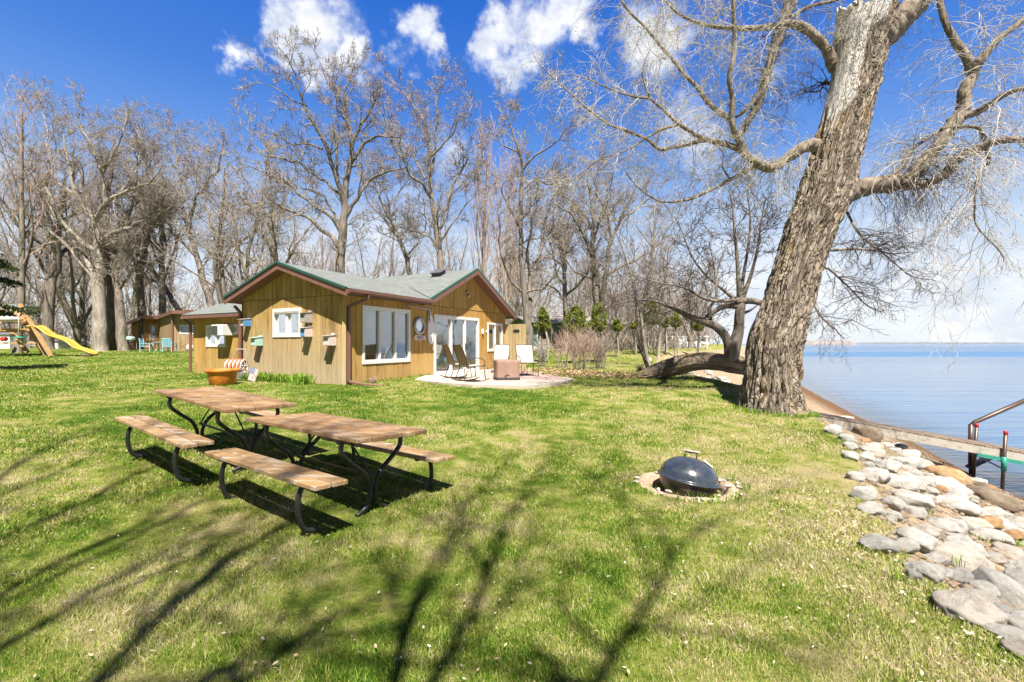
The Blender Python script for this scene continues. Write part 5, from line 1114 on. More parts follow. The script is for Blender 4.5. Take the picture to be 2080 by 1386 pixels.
px_ = TD / FPX
_limb = limb
def limb(*a, **k): k.setdefault('n_', 12); return _limb(*a, **k)
L_ = []
L_.append(('A', limb([(1690, 405, .1), (1735, 389, .0), (1770, 377, -.1), (1812, 374, -.2), (1853, 359, -.3), (1877, 330, -.35), (1905, 295, -.4), (1934, 255, -.45), (1956, 220, -.5), (1960, 185, -.5), (1974, 155, -.5), (1990, 125, -.6), (2030, 78, -.7), (2085, 35, -.8), (2150, -30, -1)], [x * px_ / 2 for x in (52, 38, 34, 36, 29, 26, 25, 25, 22, 20, 18, 15, 12, 10, 7)])))
L_.append(('A2', limb([(1974, 150, -.5), (1965, 120, -.45), (1935, 75, -.4), (1915, 30, -.3), (1900, -40, -.2)], r0=.085, r1=.05)))
L_.append(('B', limb([(1950, 238, -.5), (1975, 232, -.6), (2006, 216, -.8), (2041, 192, -1), (2080, 181, -1.2), (2150, 175, -1.5)], r0=.075, r1=.035)))
L_.append(('C', limb([(1835, 378, -.2), (1860, 377, -.3), (1898, 367, -.5), (1926, 348, -.6), (1945, 322, -.7), (1985, 303, -.8), (2026, 287, -1), (2080, 284, -1.2), (2160, 290, -1.4)], [.1, .09, .075, .085, .085, .075, .065, .055, .03])))
L_.append(('C2', limb([(1910, 262, -.4), (1950, 258, -.6), (1990, 262, -.7), (2003, 300, -.8), (2008, 330, -.8), (1985, 365, -.9), (1980, 420, -1), (1985, 460, -1.1), (2030, 510, -1.1), (2040, 530, -1.1)], [.04, .035, .032, .03, .028, .022, .018, .015, .01, .005])))
L_.append(('D', limb([(1800, 375, -.2), (1835, 335, .1), (1850, 305, .3), (1880, 285, .4), (1915, 262, .6), (1940, 250, .7)], r0=.05, r1=.02)))
L_.append(('F', limb([(1755, 90, 0), (1800, 62, -.05), (1840, 30, -.1), (1880, -8, -.15), (1930, -60, -.2), (1990, -130, -.2)], [x * px_ / 2 for x in (80, 62, 46, 38, 30, 18)])))
L_.append(('M', limb([(1712, 306, .05), (1672, 301, 0), (1645, 295, .0), (1614, 311, .0), (1570, 341, .1), (1541, 333, .1), (1513, 313, .1), (1484, 296, .1), (1435, 286, .15), (1400, 293, .2), (1368, 299, .2), (1340, 303, .25), (1311, 282, .3), (1267, 264, .4), (1233, 250, .5), (1187, 215, .6), (1140, 172, .7), (1097, 132, .8), (1080, 105, .8)], [x * px_ / 2 for x in (36, 31, 27, 23, 19, 17, 15, 12, 9, 8.5, 8, 7.5, 6.5, 6, 5, 4, 3, 2, 1.2)])))
L_.append(('M2', limb([(1513, 305, .1), (1497, 280, .0), (1487, 250, -.1), (1487, 200, -.2), (1481, 158, -.3), (1491, 114, -.35), (1492, 60, -.4), (1489, 10, -.5), (1485, -50, -.6)], r0=.062, r1=.03)))
L_.append(('M3', limb([(1484, 244, -.1), (1440, 210, .0), (1415, 176, .1), (1389, 150, .2), (1363, 117, .3), (1345, 98, .3), (1310, 55, .3), (1275, 20, .4), (1250, -20, .4)], r0=.05, r1=.02)))
L_.append(('M4', limb([(1450, 288, .1), (1425, 280, .0), (1380, 253, -.2), (1350, 225, -.2), (1322, 200, -.3), (1308, 165, -.35), (1306, 140, -.4), (1320, 100, -.4)], r0=.042, r1=.008)))
L_.append(('M5', limb([(1322, 200, -.3), (1290, 197, -.3), (1253, 186, -.4), (1220, 172, -.4), (1188, 158, -.5), (1150, 150, -.5)], r0=.026, r1=.005)))
L_.append(('M6', limb([(1380, 253, -.2), (1340, 265, -.2), (1296, 292, -.1), (1255, 313, 0), (1218, 323, 0), (1185, 350, .2), (1150, 380, .3)], r0=.026, r1=.006)))
L_.append(('M7', limb([(1545, 335, .1), (1527, 341, .3), (1484, 365, .4), (1440, 388, .4), (1397, 406, .5), (1354, 411, .5), (1325, 402, .5), (1293, 378, .5), (1270, 350, .5)], r0=.05, r1=.008)))
L_.append(('M8', limb([(1484, 365, .4), (1468, 340, .4), (1468, 310, .5), (1440, 285, .5)], r0=.022, r1=.01)))
L_.append(('E', limb([(1722, 160, .1), (1694, 134, .1), (1683, 108, .1), (1668, 87, .1), (1636, 58, .1), (1604, 49, .1), (1567, 55, .2), (1520, 58, .3), (1475, 57, .4), (1430, 50, .4), (1385, 32, .4), (1350, 0, .5), (1320, -40, .5)], [x * px_ / 2 for x in (28, 24, 21, 19, 17, 16, 13, 11, 9.5, 8, 6, 4.5, 3)])))
L_.append(('E2', limb([(1607, 36, .2), (1640, 15, .3), (1700, 0, .3), (1760, -25, .3)], r0=.035, r1=.03)))
L_.append(('N', limb([(1690, 170, .3), (1684, 172, .6), (1675, 165, .7), (1665, 185, .7), (1635, 188, .8), (1600, 200, .8)], r0=.03, r1=.01)))
L_.append(('P', limb([(1660, 500, .3), (1690, 508, .1), (1735, 506, .0), (1781, 510, -.1), (1815, 516, -.2), (1850, 512, -.3)], r0=.035, r1=.01)))
L_.append(('P2', limb([(1650, 540, .3), (1680, 545, .1), (1720, 580, .1), (1760, 620, .1), (1790, 635, .0)], r0=.028, r1=.006)))
L_.append(('P3', limb([(1635, 580, .4), (1665, 640, .3), (1695, 668, .3), (1715, 690, .3)], r0=.022, r1=.006)))
L_.append(('P4', limb([(1720, 430, .3), (1725, 440, .2), (1750, 480, .0), (1800, 520, -.1), (1850, 560, -.2), (1900, 570, -.3)], r0=.03, r1=.006)))
DK = [('X', limb([(1504, 276, .2), (1521, 244, .2), (1541, 210, .2), (1553, 166, .2), (1564, 128, .2), (1578, 88, .2), (1590, 49, .2), (1604, 10, .2), (1618, -40, .2)], [x * px_ / 2 for x in (10, 13, 16, 20, 19, 22, 24, 24, 24)])),
      ('X2', limb([(1495, 238, .1), (1516, 222, .1), (1536, 200, .15), (1547, 180, .2)], r0=.03, r1=.07))]
b0 = np.array(base)
for nm, ma, lst in (('limbs', 'limb', L_), ('dead_limb', 'limb_dark', DK)):
    # knobbly bark: rough the radius along each limb
    br2 = []
    for key, (p, r) in lst:
        p = np.array(p); r = np.array(r); r = r * (1 + .16 * (vnoise(p * 9, 7) - .5) + .12 * (vnoise(p * 3, 9) - .5)); br2.append((p - b0, r))
    for k, (p, r) in enumerate(br2):
        V, F_ = tubes_np([(p, r)], 22); cen = np.repeat(p, 22, 0); rd = V - cen; rl = np.repeat(r, 22)[:, None]; q = V * [9, 9, 9]
        f = 1 + .34 * (vnoise(V / rl * .9, 4 + k)[:, None] - .5) + .30 * (vnoise(V / rl * 2.6, 8 + k)[:, None] - .5); V = cen + rd * f * .95
        link('limb' if nm == 'limbs' else 'dead_limb', np_mesh('limb', V, F_), M[ma], ct)
# broken stub: hollow bleached collar at the top left
mb = MB(); c0 = Vector(W3(1724, 34)); ax = Vector((-.22, -.42, 1)).normalized(); Ms = ax.to_track_quat('Z', 'Y').to_matrix()
n_ = 56
def collar(pr, nm, m_, jag):
    mb = MB(); vs = []; fs = []
    for j, (r_, z_, jj) in enumerate(pr):
        for k in range(n_):
            a = 2 * math.pi * k / n_; q = 1 + .16 * (float(vnoise(np.array([math.cos(a) * 2.2, math.sin(a) * 2.2, z_ * 2]), 6)) - .5) + .07 * (float(vnoise(np.array([math.cos(a) * 9, math.sin(a) * 9, z_ * 3]), 7)) - .5)
            zz = z_ + jj * (.30 * (float(vnoise(np.array([math.cos(a) * 2.6, math.sin(a) * 2.6, 0.]), 8)) - .5) + .08 * (float(vnoise(np.array([math.cos(a) * 9, math.sin(a) * 9, 0.]), 9)) - .5))
            vs.append(c0 + Ms @ Vector((r_ * q * math.cos(a), r_ * q * math.sin(a), zz)))
        if j: fs += [((j - 1) * n_ + k, (j - 1) * n_ + (k + 1) % n_, j * n_ + (k + 1) % n_, j * n_ + k) for k in range(n_)]
    mb.add(vs, fs, smooth=True); o = fix_normals(mb.build(nm, m_, ct, world=True))
    vsn = np.array([v.co[:] for v in o.data.vertices]); at_ = o.data.attributes.new('bk', 'FLOAT_VECTOR', 'POINT'); at_.data.foreach_set('vector', vsn.astype(np.float32).ravel()); return o
collar([(.24, -.75, 0), (.215, -.4, 0), (.20, -.1, .2), (.205, .05, .6), (.215, .17, 1), (.20, .20, 1), (.175, .18, 1)], 'broken_stub', M['barewood'], 1)
collar([(.18, .17, 1), (.165, .05, .6), (.14, -.15, .2), (.1, -.4, 0), (.0, -.5, 0)], 'hollow', M['log_bark'], 1)
# drooping twigs off every limb
def sprays(rn, lst, dens, Lm, rbase, down, out, buds=None, t0=.12, lmax=2, skip=()):
    C = dict(seg=[8, 6, 4], wan=[.16, .2, .22], trop=[-down, -down * .9, -down * .4], tap=[.35, .35, .4], nb=[5, 4], t0=[.15, .15], ang=[.7, .7], lr=[.55, .5], sh=[.3, .3], rr=[.6, .65], rmin=.0032, fork=False)
    for key, (p, r) in lst:
        if key in skip: continue
        P_ = np.array(p); L = np.concatenate([[0], np.cumsum(np.linalg.norm(np.diff(P_, axis=0), axis=1))]); n_ = int(L[-1] * dens)
        for k in range(n_):
            s = L[-1] * (t0 + (1 - t0) * rn.random()); i = min(max(np.searchsorted(L, s) - 1, 0), len(P_) - 2); T = P_[i + 1] - P_[i]; T = T / (np.linalg.norm(T) + 1e-9)
            d = np.array([rn.gauss(0, 1), rn.gauss(0, 1), rn.gauss(.15, .8)]); d -= T * d.dot(T) * .6; d /= np.linalg.norm(d) + 1e-9; d = d + T * .5; d /= np.linalg.norm(d)
            f = (s - L[i]) / max(L[i + 1] - L[i], 1e-6); q = P_[i] + (P_[i + 1] - P_[i]) * min(max(f, 0), 1)
            grow(rn, tuple(q), tuple(d), Lm * rn.uniform(.35, 1.2), min(rbase, r[i] * .55) * rn.uniform(.6, 1.1), 0, C, out)
rn = random.Random(31); tw = [[], [], []]; tw2 = [[], [], []]; tw3 = [[], [], []]
rightk = {'A', 'A2', 'B', 'C', 'C2', 'D', 'F'}
sprays(rn, [x for x in L_ if x[0] in ('A', 'B', 'C')], 7, 1.35, .008, .15, tw)
sprays(rn, [x for x in L_ if x[0] in ('A2', 'D', 'F', 'C2')], 6, 1.1, .009, .14, tw)
sprays(rn, [x for x in L_ if x[0][0] in 'ME'], 11, .95, .008, .07, tw2)
sprays(rn, [x for x in L_ if x[0] in ('P', 'P2', 'P3', 'P4', 'N')] + DK[:1], 15, .8, .010, .1, tw3)
# a dense curtain of shoots under the first elbow of the right limb
sprays(rn, [(k, (p[24:74], r[24:74])) for k, (p, r) in L_ if k == 'A'], 34, 1.15, .009, .24, tw3, t0=0)
sprays(rn, [x for x in L_ if x[0] in ('A', 'B', 'C', 'C2', 'D')], 3.6, 2.3, .010, .22, tw)
sprays(rn, [x for x in L_ if x[0] in ('E', 'M3', 'M2', 'F')], 3, 1.7, .008, .16, tw2)
fl2 = [s for s in L_ if s[0] == 'M']; sprays(rn, [(k, (p[18:84], r[18:84])) for k, (p, r) in fl2], 24, .9, .009, .16, tw2, t0=0)
for nm, ma, o3 in (('pale_shoots', 'twig_pale', tw), ('grey_shoots', 'twig_pale', tw2), ('dark_shoots', 'twig_dark', tw3)):
    br2 = [(np.array(p) - b0, r) for l in o3 for p, r in l]
    o = link(nm, np_mesh(nm, *tubes_np(br2, 4)), M[ma], ct)
# swelling buds at the ends of the left and upper shoots
def small_leaves(name, centres, size, m, parent=None, seed=0, flat=False):
    rg = np.random.default_rng(seed); Cc = np.array(centres); n_ = len(Cc); a = rg.normal(0, 1, (n_, 3))
    if flat: a[:, 2] *= .25
    a /= np.linalg.norm(a, axis=1, keepdims=True); b = rg.normal(0, 1, (n_, 3))
    if flat: b[:, 2] *= .25
    b -= a * (a * b).sum(1, keepdims=True); b /= np.linalg.norm(b, axis=1, keepdims=True); s = size * rg.uniform(.6, 1.4, (n_, 1))
    V = np.stack([Cc - a * s, Cc + b * s * .45, Cc + a * s, Cc - b * s * .45], 1).reshape(-1, 3); F = np.arange(n_ * 4).reshape(-1, 4)
    if parent is not None: V = V - np.array(parent.location)
    return link(name, np_mesh(name, V, F, {'rv': np.repeat(rg.random(n_), 4)}, smooth=False), m, parent)
ends = [p[-1] for l in tw2 for p, r in l] + [p[len(p) // 2] for p, r in tw2[2]]; ends = [e for e in ends if rn.random() < .55]
small_leaves('buds', ends, .016, M['bud'], ct, 4)
ends = [p[-1] for p, r in tw[2]]; small_leaves('buds', [e for e in ends if rn.random() < .4], .016, M['limb'], ct, 5)

# ---- the fallen tree lying out over the bank ----
FD = 13.2
def F3(px, py, Y_=FD): return tuple(at(px, py, Y_))
LG = [(1296, 764, 14.2, 18), (1312, 763, 14.1, 30), (1335, 757, 14.0, 37), (1362, 747, 13.9, 40), (1395, 738, 13.8, 38), (1430, 734, 13.7, 37), (1465, 737, 13.6, 38), (1500, 742, 13.5, 38), (1540, 748, 13.4, 36), (1580, 756, 13.3, 33)]
fb_ = F3(1312, 768, 14.1); ft_ = thing('fallen_tree', 'thick dark tree lying low over the sand with stems growing up from it', 'tree', fb_)
tc = np.array(spline([(*F3(x, y, Y_), w * Y_ / FPX / 2) for x, y, Y_, w in LG], 12)); ns = 90; m_ = len(tc); al = np.concatenate([[0], np.cumsum(np.linalg.norm(np.diff(tc[:, :3], axis=0), axis=1))])
th = np.linspace(0, 2 * np.pi, ns, endpoint=False); TT, HH = np.meshgrid(th, al); RR = tc[:, 3][:, None]
rg_ = 1 - np.abs(2 * vnoise(np.stack([np.cos(TT) * 7, np.sin(TT) * 7 + HH * .4, HH * 1.4], -1), 15) - 1)
rad = RR * (1 + .12 * (vnoise(np.stack([np.cos(TT) * 1.3, np.sin(TT) * 1.3, HH * 1.3], -1), 3) - .5)) - .04 * rg_ ** 2
T = np.gradient(tc[:, :3], axis=0); T /= np.linalg.norm(T, axis=1, keepdims=True); Un = np.cross(T, [0, 0, 1.]); Un /= np.linalg.norm(Un, axis=1, keepdims=True); Wn = np.cross(T, Un)
P = tc[:, None, :3] + rad[..., None] * (np.cos(TT)[..., None] * Un[:, None] + np.sin(TT)[..., None] * Wn[:, None])
idx = np.arange(m_ * ns).reshape(m_, ns); nxt = np.roll(idx, -1, 1); F = np.stack([idx[:-1], nxt[:-1], nxt[1:], idx[1:]], -1).reshape(-1, 4)
link('trunk', np_mesh('trunk', P.reshape(-1, 3) - np.array(fb_), F, {'bk': np.stack([np.cos(TT) * RR, np.sin(TT) * RR, HH], -1).reshape(-1, 3)}), M['log_bark'], ft_)
fbn = np.array(fb_)
def fl(pts, rs): S_ = spline([(*F3(x, y, Y_), r) for (x, y, Y_), r in zip(pts, rs)], 5); return [tuple(s[:3]) for s in S_], [float(max(s[3], .004)) for s in S_]
p_ = FD / FPX / 2
FB = [('a', fl([(1484, 735, 13.5), (1492, 700, 13.4), (1500, 672, 13.4), (1502, 640, 13.3), (1505, 612, 13.3), (1500, 570, 13.3), (1497, 520, 13.3), (1492, 470, 13.2), (1488, 420, 13.2), (1480, 385, 13.2)], [x * p_ for x in (30, 26, 21, 19, 17, 9, 7, 5, 3.5, 2)])),
      ('b', fl([(1484, 728, 13.5), (1480, 700, 13.5), (1472, 682, 13.5), (1455, 664, 13.4), (1430, 654, 13.3), (1400, 642, 13.2), (1370, 628, 13.1), (1330, 612, 13), (1290, 610, 12.9), (1250, 618, 12.8)], [x * p_ for x in (26, 20, 18, 17, 15, 12, 8, 5, 3.5, 2)])),
      ('c', fl([(1500, 622, 13.3), (1470, 622, 13.5), (1440, 640, 13.6), (1410, 650, 13.6)], [x * p_ for x in (14, 12, 9, 6)])),
      ('d', fl([(1503, 616, 13.3), (1470, 590, 13.5), (1430, 555, 13.7), (1405, 520, 13.8), (1385, 470, 13.9), (1370, 440, 14)], [x * p_ for x in (12, 6, 5, 4, 3, 1.5)])),
      ('e', fl([(1505, 612, 13.3), (1525, 560, 13.1), (1540, 500, 13), (1548, 440, 12.9), (1556, 400, 12.8)], [x * p_ for x in (12, 7, 5, 3.5, 2)])),
      ('f', fl([(1503, 608, 13.3), (1510, 560, 13.5), (1520, 500, 13.6), (1524, 440, 13.7), (1518, 400, 13.8)], [x * p_ for x in (11, 7, 5, 3.5, 2)])),
      ('g', fl([(1495, 612, 13.3), (1530, 612, 13.2), (1560, 620, 13.1), (1590, 625, 13)], [x * p_ for x in (16, 13, 11, 9)])),
      ('h', fl([(1500, 640, 13.3), (1525, 630, 13.5), (1548, 612, 13.7)], [x * p_ for x in (8, 5, 3)])),
      ('i', fl([(1500, 610, 13.3), (1440, 610, 12.9), (1390, 585, 12.7), (1340, 575, 12.6), (1290, 560, 12.5)], [x * p_ for x in (9, 6, 4, 3, 1.5)])),
      ('j', fl([(1443, 652, 13.4), (1442, 625, 13.4), (1455, 600, 13.4), (1450, 540, 13.5), (1440, 490, 13.6)], [x * p_ for x in (9, 7, 5, 3, 2)])),
      ('k', fl([(1318, 752, 14.1), (1304, 715, 14.2), (1296, 670, 14.2), (1292, 630, 14.2), (1290, 590, 14.2)], [x * p_ for x in (9, 7, 6, 5, 4)]))]
for k_, (p, r) in FB: link('stem', np_mesh('stem', *tubes_np([(np.array(p) - fbn, np.array(r))], 9)), M['oak_dark'], ft_)
t3 = [[], [], []]; sprays(rn, [x for x in FB if x[0] in 'bcdefij'], 5, 1.4, .011, -.02, t3, t0=.25); sprays(rn, [x for x in FB if x[0] in 'ak'], 4, 1.3, .011, -.04, t3, t0=.45)
t4 = [(np.array(p) - fbn, [max(q, .006) for q in r]) for l in t3 for p, r in l]; link('twigs', np_mesh('twigs', *tubes_np(t4, 3)), M['twig_dark'], ft_)

# ---- trees standing behind the viewer, whose shadows cross the lawn ----
def shade_tree(lab, bx, by, streaks, r0, seed, fork=5.5):
    z0 = gz(bx, by); t = thing('shade_tree', lab, 'tree', (bx, by, z0 - .1)); rn = random.Random(seed); out = []
    K = (TOSUN.x / TOSUN.z, TOSUN.y / TOSUN.z); br_ = []
    for st in streaks:
        pts = [(bx, by, z0 + fork * .55)]; rs = [st[0] * 1.25]
        gs = [(hit(px, py), h) for (px, py, h) in st[1:]]; gs = [(gs[0][0] - (gs[1][0] - gs[0][0]) * 1.7, gs[0][1] - 1.6)] + gs
        for g_, h in gs: pts.append((g_.x + K[0] * h, g_.y + K[1] * h, g_.z + h))
        k = len(pts); rs += [st[0] * (1 - .75 * i / (k - 1)) for i in range(1, k)]
        S_ = spline([(*p, r) for p, r in zip(pts, rs)], 6); br_.append(('s', ([tuple(s[:3]) for s in S_], [float(s[3]) for s in S_])))
    tr = spline([(bx, by, z0 - .2, r0 * 1.6), (bx, by, z0 + .3, r0 * 1.15), (bx, by, z0 + 1.5, r0), (bx, by, z0 + fork * .6, r0 * .85)], 4)
    off_ = np.array(t.location); link('trunk', np_mesh('trunk', *tubes_np([(np.array([s[:3] for s in tr]) - off_, [s[3] for s in tr])], 14)), M['oak'], t)
    for k_, (p, r) in br_: link('limb', np_mesh('limb', *tubes_np([(np.array(p) - off_, r)], 8)), M['oak'], t)
    o3 = [[], [], []]; C = dict(seg=[7, 5, 4], wan=[.12, .15, .2], trop=[.04, .03, .03], tap=[.3, .3, .3], nb=[5, 3], t0=[.2, .2], ang=[.55, .6], lr=[.5, .5], sh=[.3, .3], rr=[.55, .6], rmin=.005)
    for k_, (p, r) in br_:
        for i in range(9, len(p), 2):
            T = np.array(p[i]) - np.array(p[i - 1]); T /= np.linalg.norm(T); d_ = T + np.array([rn.gauss(0, .42), rn.gauss(0, .3), rn.gauss(0, .15)]); d_ /= np.linalg.norm(d_)
            grow(rn, p[i], tuple(d_), rn.uniform(1.8, 4.2), max(.011, r[i] * rn.uniform(.3, .75)), 0, C, o3)
    link('crown', np_mesh('crown', *tubes_np([(np.array(p) - off_, r) for l in o3 for p, r in l], 4)), M['twig'], t)
shade_tree('big bare tree standing just behind the viewer', -.3, -5.2, [
    (.055, (200, 1386, 8.5), (330, 1250, 9.3), (470, 1130, 10.3), (610, 1060, 11.5), (640, 1040, 12.5)),
    (.05, (880, 1386, 8.5), (960, 1240, 9.5), (1000, 1130, 10.5), (1030, 1040, 11.8), (1110, 985, 13)),
    (.05, (1215, 1386, 8.5), (1270, 1290, 9), (1340, 1190, 10), (1370, 1120, 11), (1440, 1060, 12)),
    (.045, (500, 1386, 8), (600, 1310, 9), (660, 1270, 10), (790, 1200, 11)),
    (.045, (800, 1386, 7), (830, 1250, 8.2), (900, 1110, 9.5), (940, 1030, 11), (1000, 980, 12))], .34, 3)
shade_tree('second bare tree behind the viewer, further left', -5.2, -4.6, [
    (.06, (-200, 1380, 8.5), (0, 1215, 9.5), (170, 1120, 10.5), (300, 1060, 11.5), (400, 980, 13)),
    (.05, (-200, 1230, 8.8), (0, 1095, 10), (150, 1030, 11), (300, 955, 12.5), (400, 905, 14)),
    (.05, (-100, 1386, 7.6), (60, 1290, 8.5), (200, 1200, 9.5), (330, 1130, 10.5), (450, 1080, 11.5)),
    (.045, (-300, 1150, 9), (-60, 1020, 10.5), (60, 930, 12), (160, 880, 14))], .36, 6)

# ---- evergreens ----
def needle_tree(name, label, loc, H, R0, m, tm, nb, per, size, seed, bare=0.0, group=None, top=.1, droop=.35, trunk=.12):
    t = thing(name, label, 'tree', tuple(loc), group=group); rg = np.random.default_rng(seed); P_ = []; tb = []
    mb = MB(); mb.tube([(0, 0, -.1), (0, 0, H * .5), (0, 0, H * .97)], [trunk, trunk * .6, .01], 8); mb.build('trunk', M[tm], t)
    for k in range(nb):
        f = bare + (1 - bare) * rg.random() ** .85; z = H * f; r = R0 * (1 - (f - bare) / (1 - bare)) ** .8 * rg.uniform(.75, 1.1) + top * .3; a = rg.uniform(0, 6.28)
        s = np.linspace(0, 1, 7); pts = np.stack([np.cos(a) * r * s, np.sin(a) * r * s, z - droop * r * s ** 1.5 + .1 * r * s ** 4], 1); tb.append((pts, list(.03 * (1 - s * .8) * r / R0 + .004)))
        w = rg.random(per) ** .6; q = pts[0] + 0; q = np.stack([np.interp(w, s, pts[:, i]) for i in range(3)], 1); sd = rg.normal(0, 1, per) * .14 * r * (w * .8 + .15)
        q[:, 0] += -np.sin(a) * sd; q[:, 1] += np.cos(a) * sd; q[:, 2] += rg.normal(-.03, .05, per) - np.abs(sd) * .25; P_.append(q)
    link('branches', np_mesh('branches', *tubes_np(tb, 5)), M[tm], t); P_ = np.concatenate(P_)
    o = small_leaves('foliage', P_, size, M[m], None, seed); o.parent = t; return t
needle_tree('spruce_tree', 'dark spruce at the left edge, its lower branch hanging over the playset', (-20.9, 15.9, gz(-20.9, 15.9)), 9.8, 2.9, 'spruce', 'oak_dark', 90, 420, .075, 5, bare=.22, trunk=.22)
def cedar(px, foot, top, w, Y_, seed, label, bare=.55, stems=2, brown=False):
    x = (px - CX) / FPX * Y_; z0 = gz(x, Y_); H = (HY - top) / FPX * Y_ - z0; zf = (HY - foot) / FPX * Y_ - z0; Wd = w / FPX * Y_ / 2
    t = thing('cedar_tree', label, 'tree', (x, Y_, z0), group='cedars beyond the patio'); rg = np.random.default_rng(seed); mb = MB()
    for s in range(stems):
        o_ = rg.normal(0, .1, 2); mb.tube(spline([(o_[0], o_[1], -.05), (o_[0] * 1.6, o_[1], H * .3), (rg.normal(0, .1), rg.normal(0, .1), H * .75)], 4), .055, 7)
    mb.build('trunk', M['pale_bark'], t); tw_ = []
    for k in range(60):
        a = rg.uniform(0, 6.28); z = rg.uniform(.15, .9) * zf; l = rg.uniform(.2, .6) * Wd * 1.1; tw_.append(([(0, 0, z), (math.cos(a) * l * .6, math.sin(a) * l * .6, z + .1), (math.cos(a) * l, math.sin(a) * l, z + .05)], [.012, .009, .005]))
    link('bare_twigs', np_mesh('bare_twigs', *tubes_np(tw_, 3)), M['twig'], t)
    n_ = 7500; u_ = rg.random(n_); ang = rg.uniform(0, 6.28, n_); prof = np.interp(u_, [0, .12, .3, .6, .85, 1], [.35, .8, 1, .8, .42, .04]); lob = 1 + .38 * (vnoise(np.stack([np.cos(ang) * 1.8, np.sin(ang) * 1.8, u_ * 6], 1), seed) - .5) * 2
    rr = Wd * 1.12 * prof * lob * rg.random(n_) ** .4; zz = zf + (H - zf) * u_ + rg.normal(0, .04, n_); cl_ = vnoise(np.stack([np.cos(ang) * rr * 5, np.sin(ang) * rr * 5, zz * 4], 1), seed + 3); kp = cl_ > .42
    P_ = np.stack([np.cos(ang) * rr, np.sin(ang) * rr, zz], 1)[kp]; o = small_leaves('foliage', P_, .042, M['cedar'], None, seed); o.parent = t; return t
cedar(1101, 672, 624, 32, 23, 3, 'small bushy cedar on a bare stem next to the board screen')
cedar(1170, 680, 622, 50, 22, 4, 'widest cedar with a bare lower trunk above the russet shrubs')
cedar(1216, 672, 616, 38, 23, 5, 'narrow cedar with a browning tip, third from the cottage')
for i, (px, ft2, tp, w, Y_, lb) in enumerate(((1253, 672, 650, 22, 27, 'low cedar clump in front of the white house'), (1291, 668, 655, 26, 29, 'short cedar left of the leaning young tree'), (1322, 660, 610, 44, 30, 'tall loose cedar behind the young trees'), (1350, 665, 640, 22, 31, 'small cedar beside the far white deck'), (1372, 664, 632, 22, 31, 'cedar between two bare stems near the far deck'), (1418, 672, 645, 20, 34, 'small dark cedar by the whitish trunk on the far lawn'))): cedar(px, ft2, tp, w, Y_, 20 + i, lb)
rn = random.Random(19)
for k in range(22):
    px = 1185 + k * 15 + rn.uniform(-8, 8); Yk = rn.uniform(30, 44); x = (px - CX) / FPX * Yk
    if x > xb(Yk) - 1: continue
    a, b_, H, C = protos[rn.choice([7, 0, 8, 6])]; tg = rn.uniform(520, 590)
    zn = 'in front of the white house' if px < 1300 else ('beside the far deck' if px < 1420 else 'toward the far shore')
    plant('sapling', 'thin bare sapling ' + zn, x, Yk, a, b_, None, None, rn.uniform(0, 6.28), ((HY - tg) / FPX * Yk + .6) / H, 'bare saplings ' + zn)
# shrubs
def shrub(name, label, px, py, wpx, top, seed, tw_m, warm=None, n_=26, group=None):
    h = hit(px, py); H = (py - top) / FPX * h.y; Wd = wpx / FPX * h.y / 2; t = thing(name, label, 'shrub', tuple(h), group=group); rn = random.Random(seed); o3 = [[], [], []]
    C = dict(seg=[5, 4, 3], wan=[.1, .18, .2], trop=[.03, .04, .03], tap=[.4, .4, .5], nb=[7, 5], t0=[.3, .2], ang=[.45, .5], lr=[.5, .5], sh=[.3, .3], rr=[.6, .65], rmin=.0045)
    for k in range(n_):
        a = rn.uniform(0, 6.28); s = rn.random() ** .5; grow(rn, (math.cos(a) * s * Wd * .45, math.sin(a) * s * Wd * .4, -.03), (math.cos(a) * s * .5 * Wd / H, math.sin(a) * s * .5 * Wd / H, 1), H * rn.uniform(.6, .85), rn.uniform(.009, .016), 0, C, o3)
    link('stems', np_mesh('stems', *tubes_np(o3[0], 5)), M['twig' if warm is None else 'twig'], t); link('shoots', np_mesh('shoots', *tubes_np(o3[1] + o3[2], 3)), M[tw_m], t); return t
shrub('russet_shrub', 'russet-twigged bare shrub left of the widest cedar', 1143, 748, 60, 668, 1, 'twig_warm', n_=16)
shrub('russet_shrub', 'larger russet bare shrub under the widest cedar', 1178, 752, 80, 664, 2, 'twig_warm', n_=26)
shrub('bare_shrub', 'grey bare shrub at the foot of the narrow cedar', 1218, 750, 60, 680, 3, 'twig', n_=30)
shrub('bare_shrub', 'thin pale bare shrub right of the cream patio chair', 1102, 745, 26, 690, 4, 'twig_pale', n_=14)
shrub('bare_shrub', 'tiny dry shrub against the wall under the three-pane window', 757, 779, 26, 764, 5, 'twig_warm', n_=16)
shrub('bare_shrub', 'grey brush at the root end of the fallen log', 1300, 766, 16, 738, 6, 'twig', n_=12)
# fallen leaves round the shrubs, on the lawn and at the bank
rg = np.random.default_rng(8); c_ = []
for (px, py, sx, n_) in ((1140, 757, 1.2, 500), (1190, 762, 1.3, 700), (1240, 766, 1.2, 400), (1110, 752, .8, 200)):
    h = hit(px, py); q = rg.normal(0, 1, (n_, 2)) * (sx, .45) + (h.x, h.y); c_ += [(a, b, gz(a, b) + .03 + .05 * rg.random()) for a, b in q]
o = small_leaves('leaf_litter', c_, .05, M['litter'], None, 3, flat=True); tag(o, 'brown fallen leaves heaped under the shrubs beyond the patio', 'leaves', kind='stuff')
c_ = []
for k in range(900):
    r_ = 1.6 + 8 * rg.random() ** 1.4; a = rg.uniform(-.95, .85); x, y = r_ * math.sin(a), r_ * math.cos(a)
    if x < xb(y) - .1: c_.append((x, y, gz(x, y) + .035))
for k in range(420):
    y = rg.uniform(1.2, 4.5); x = float(xb(y)) - abs(rg.normal(0, .45)); c_.append((x, y, gz(x, y) + .03))
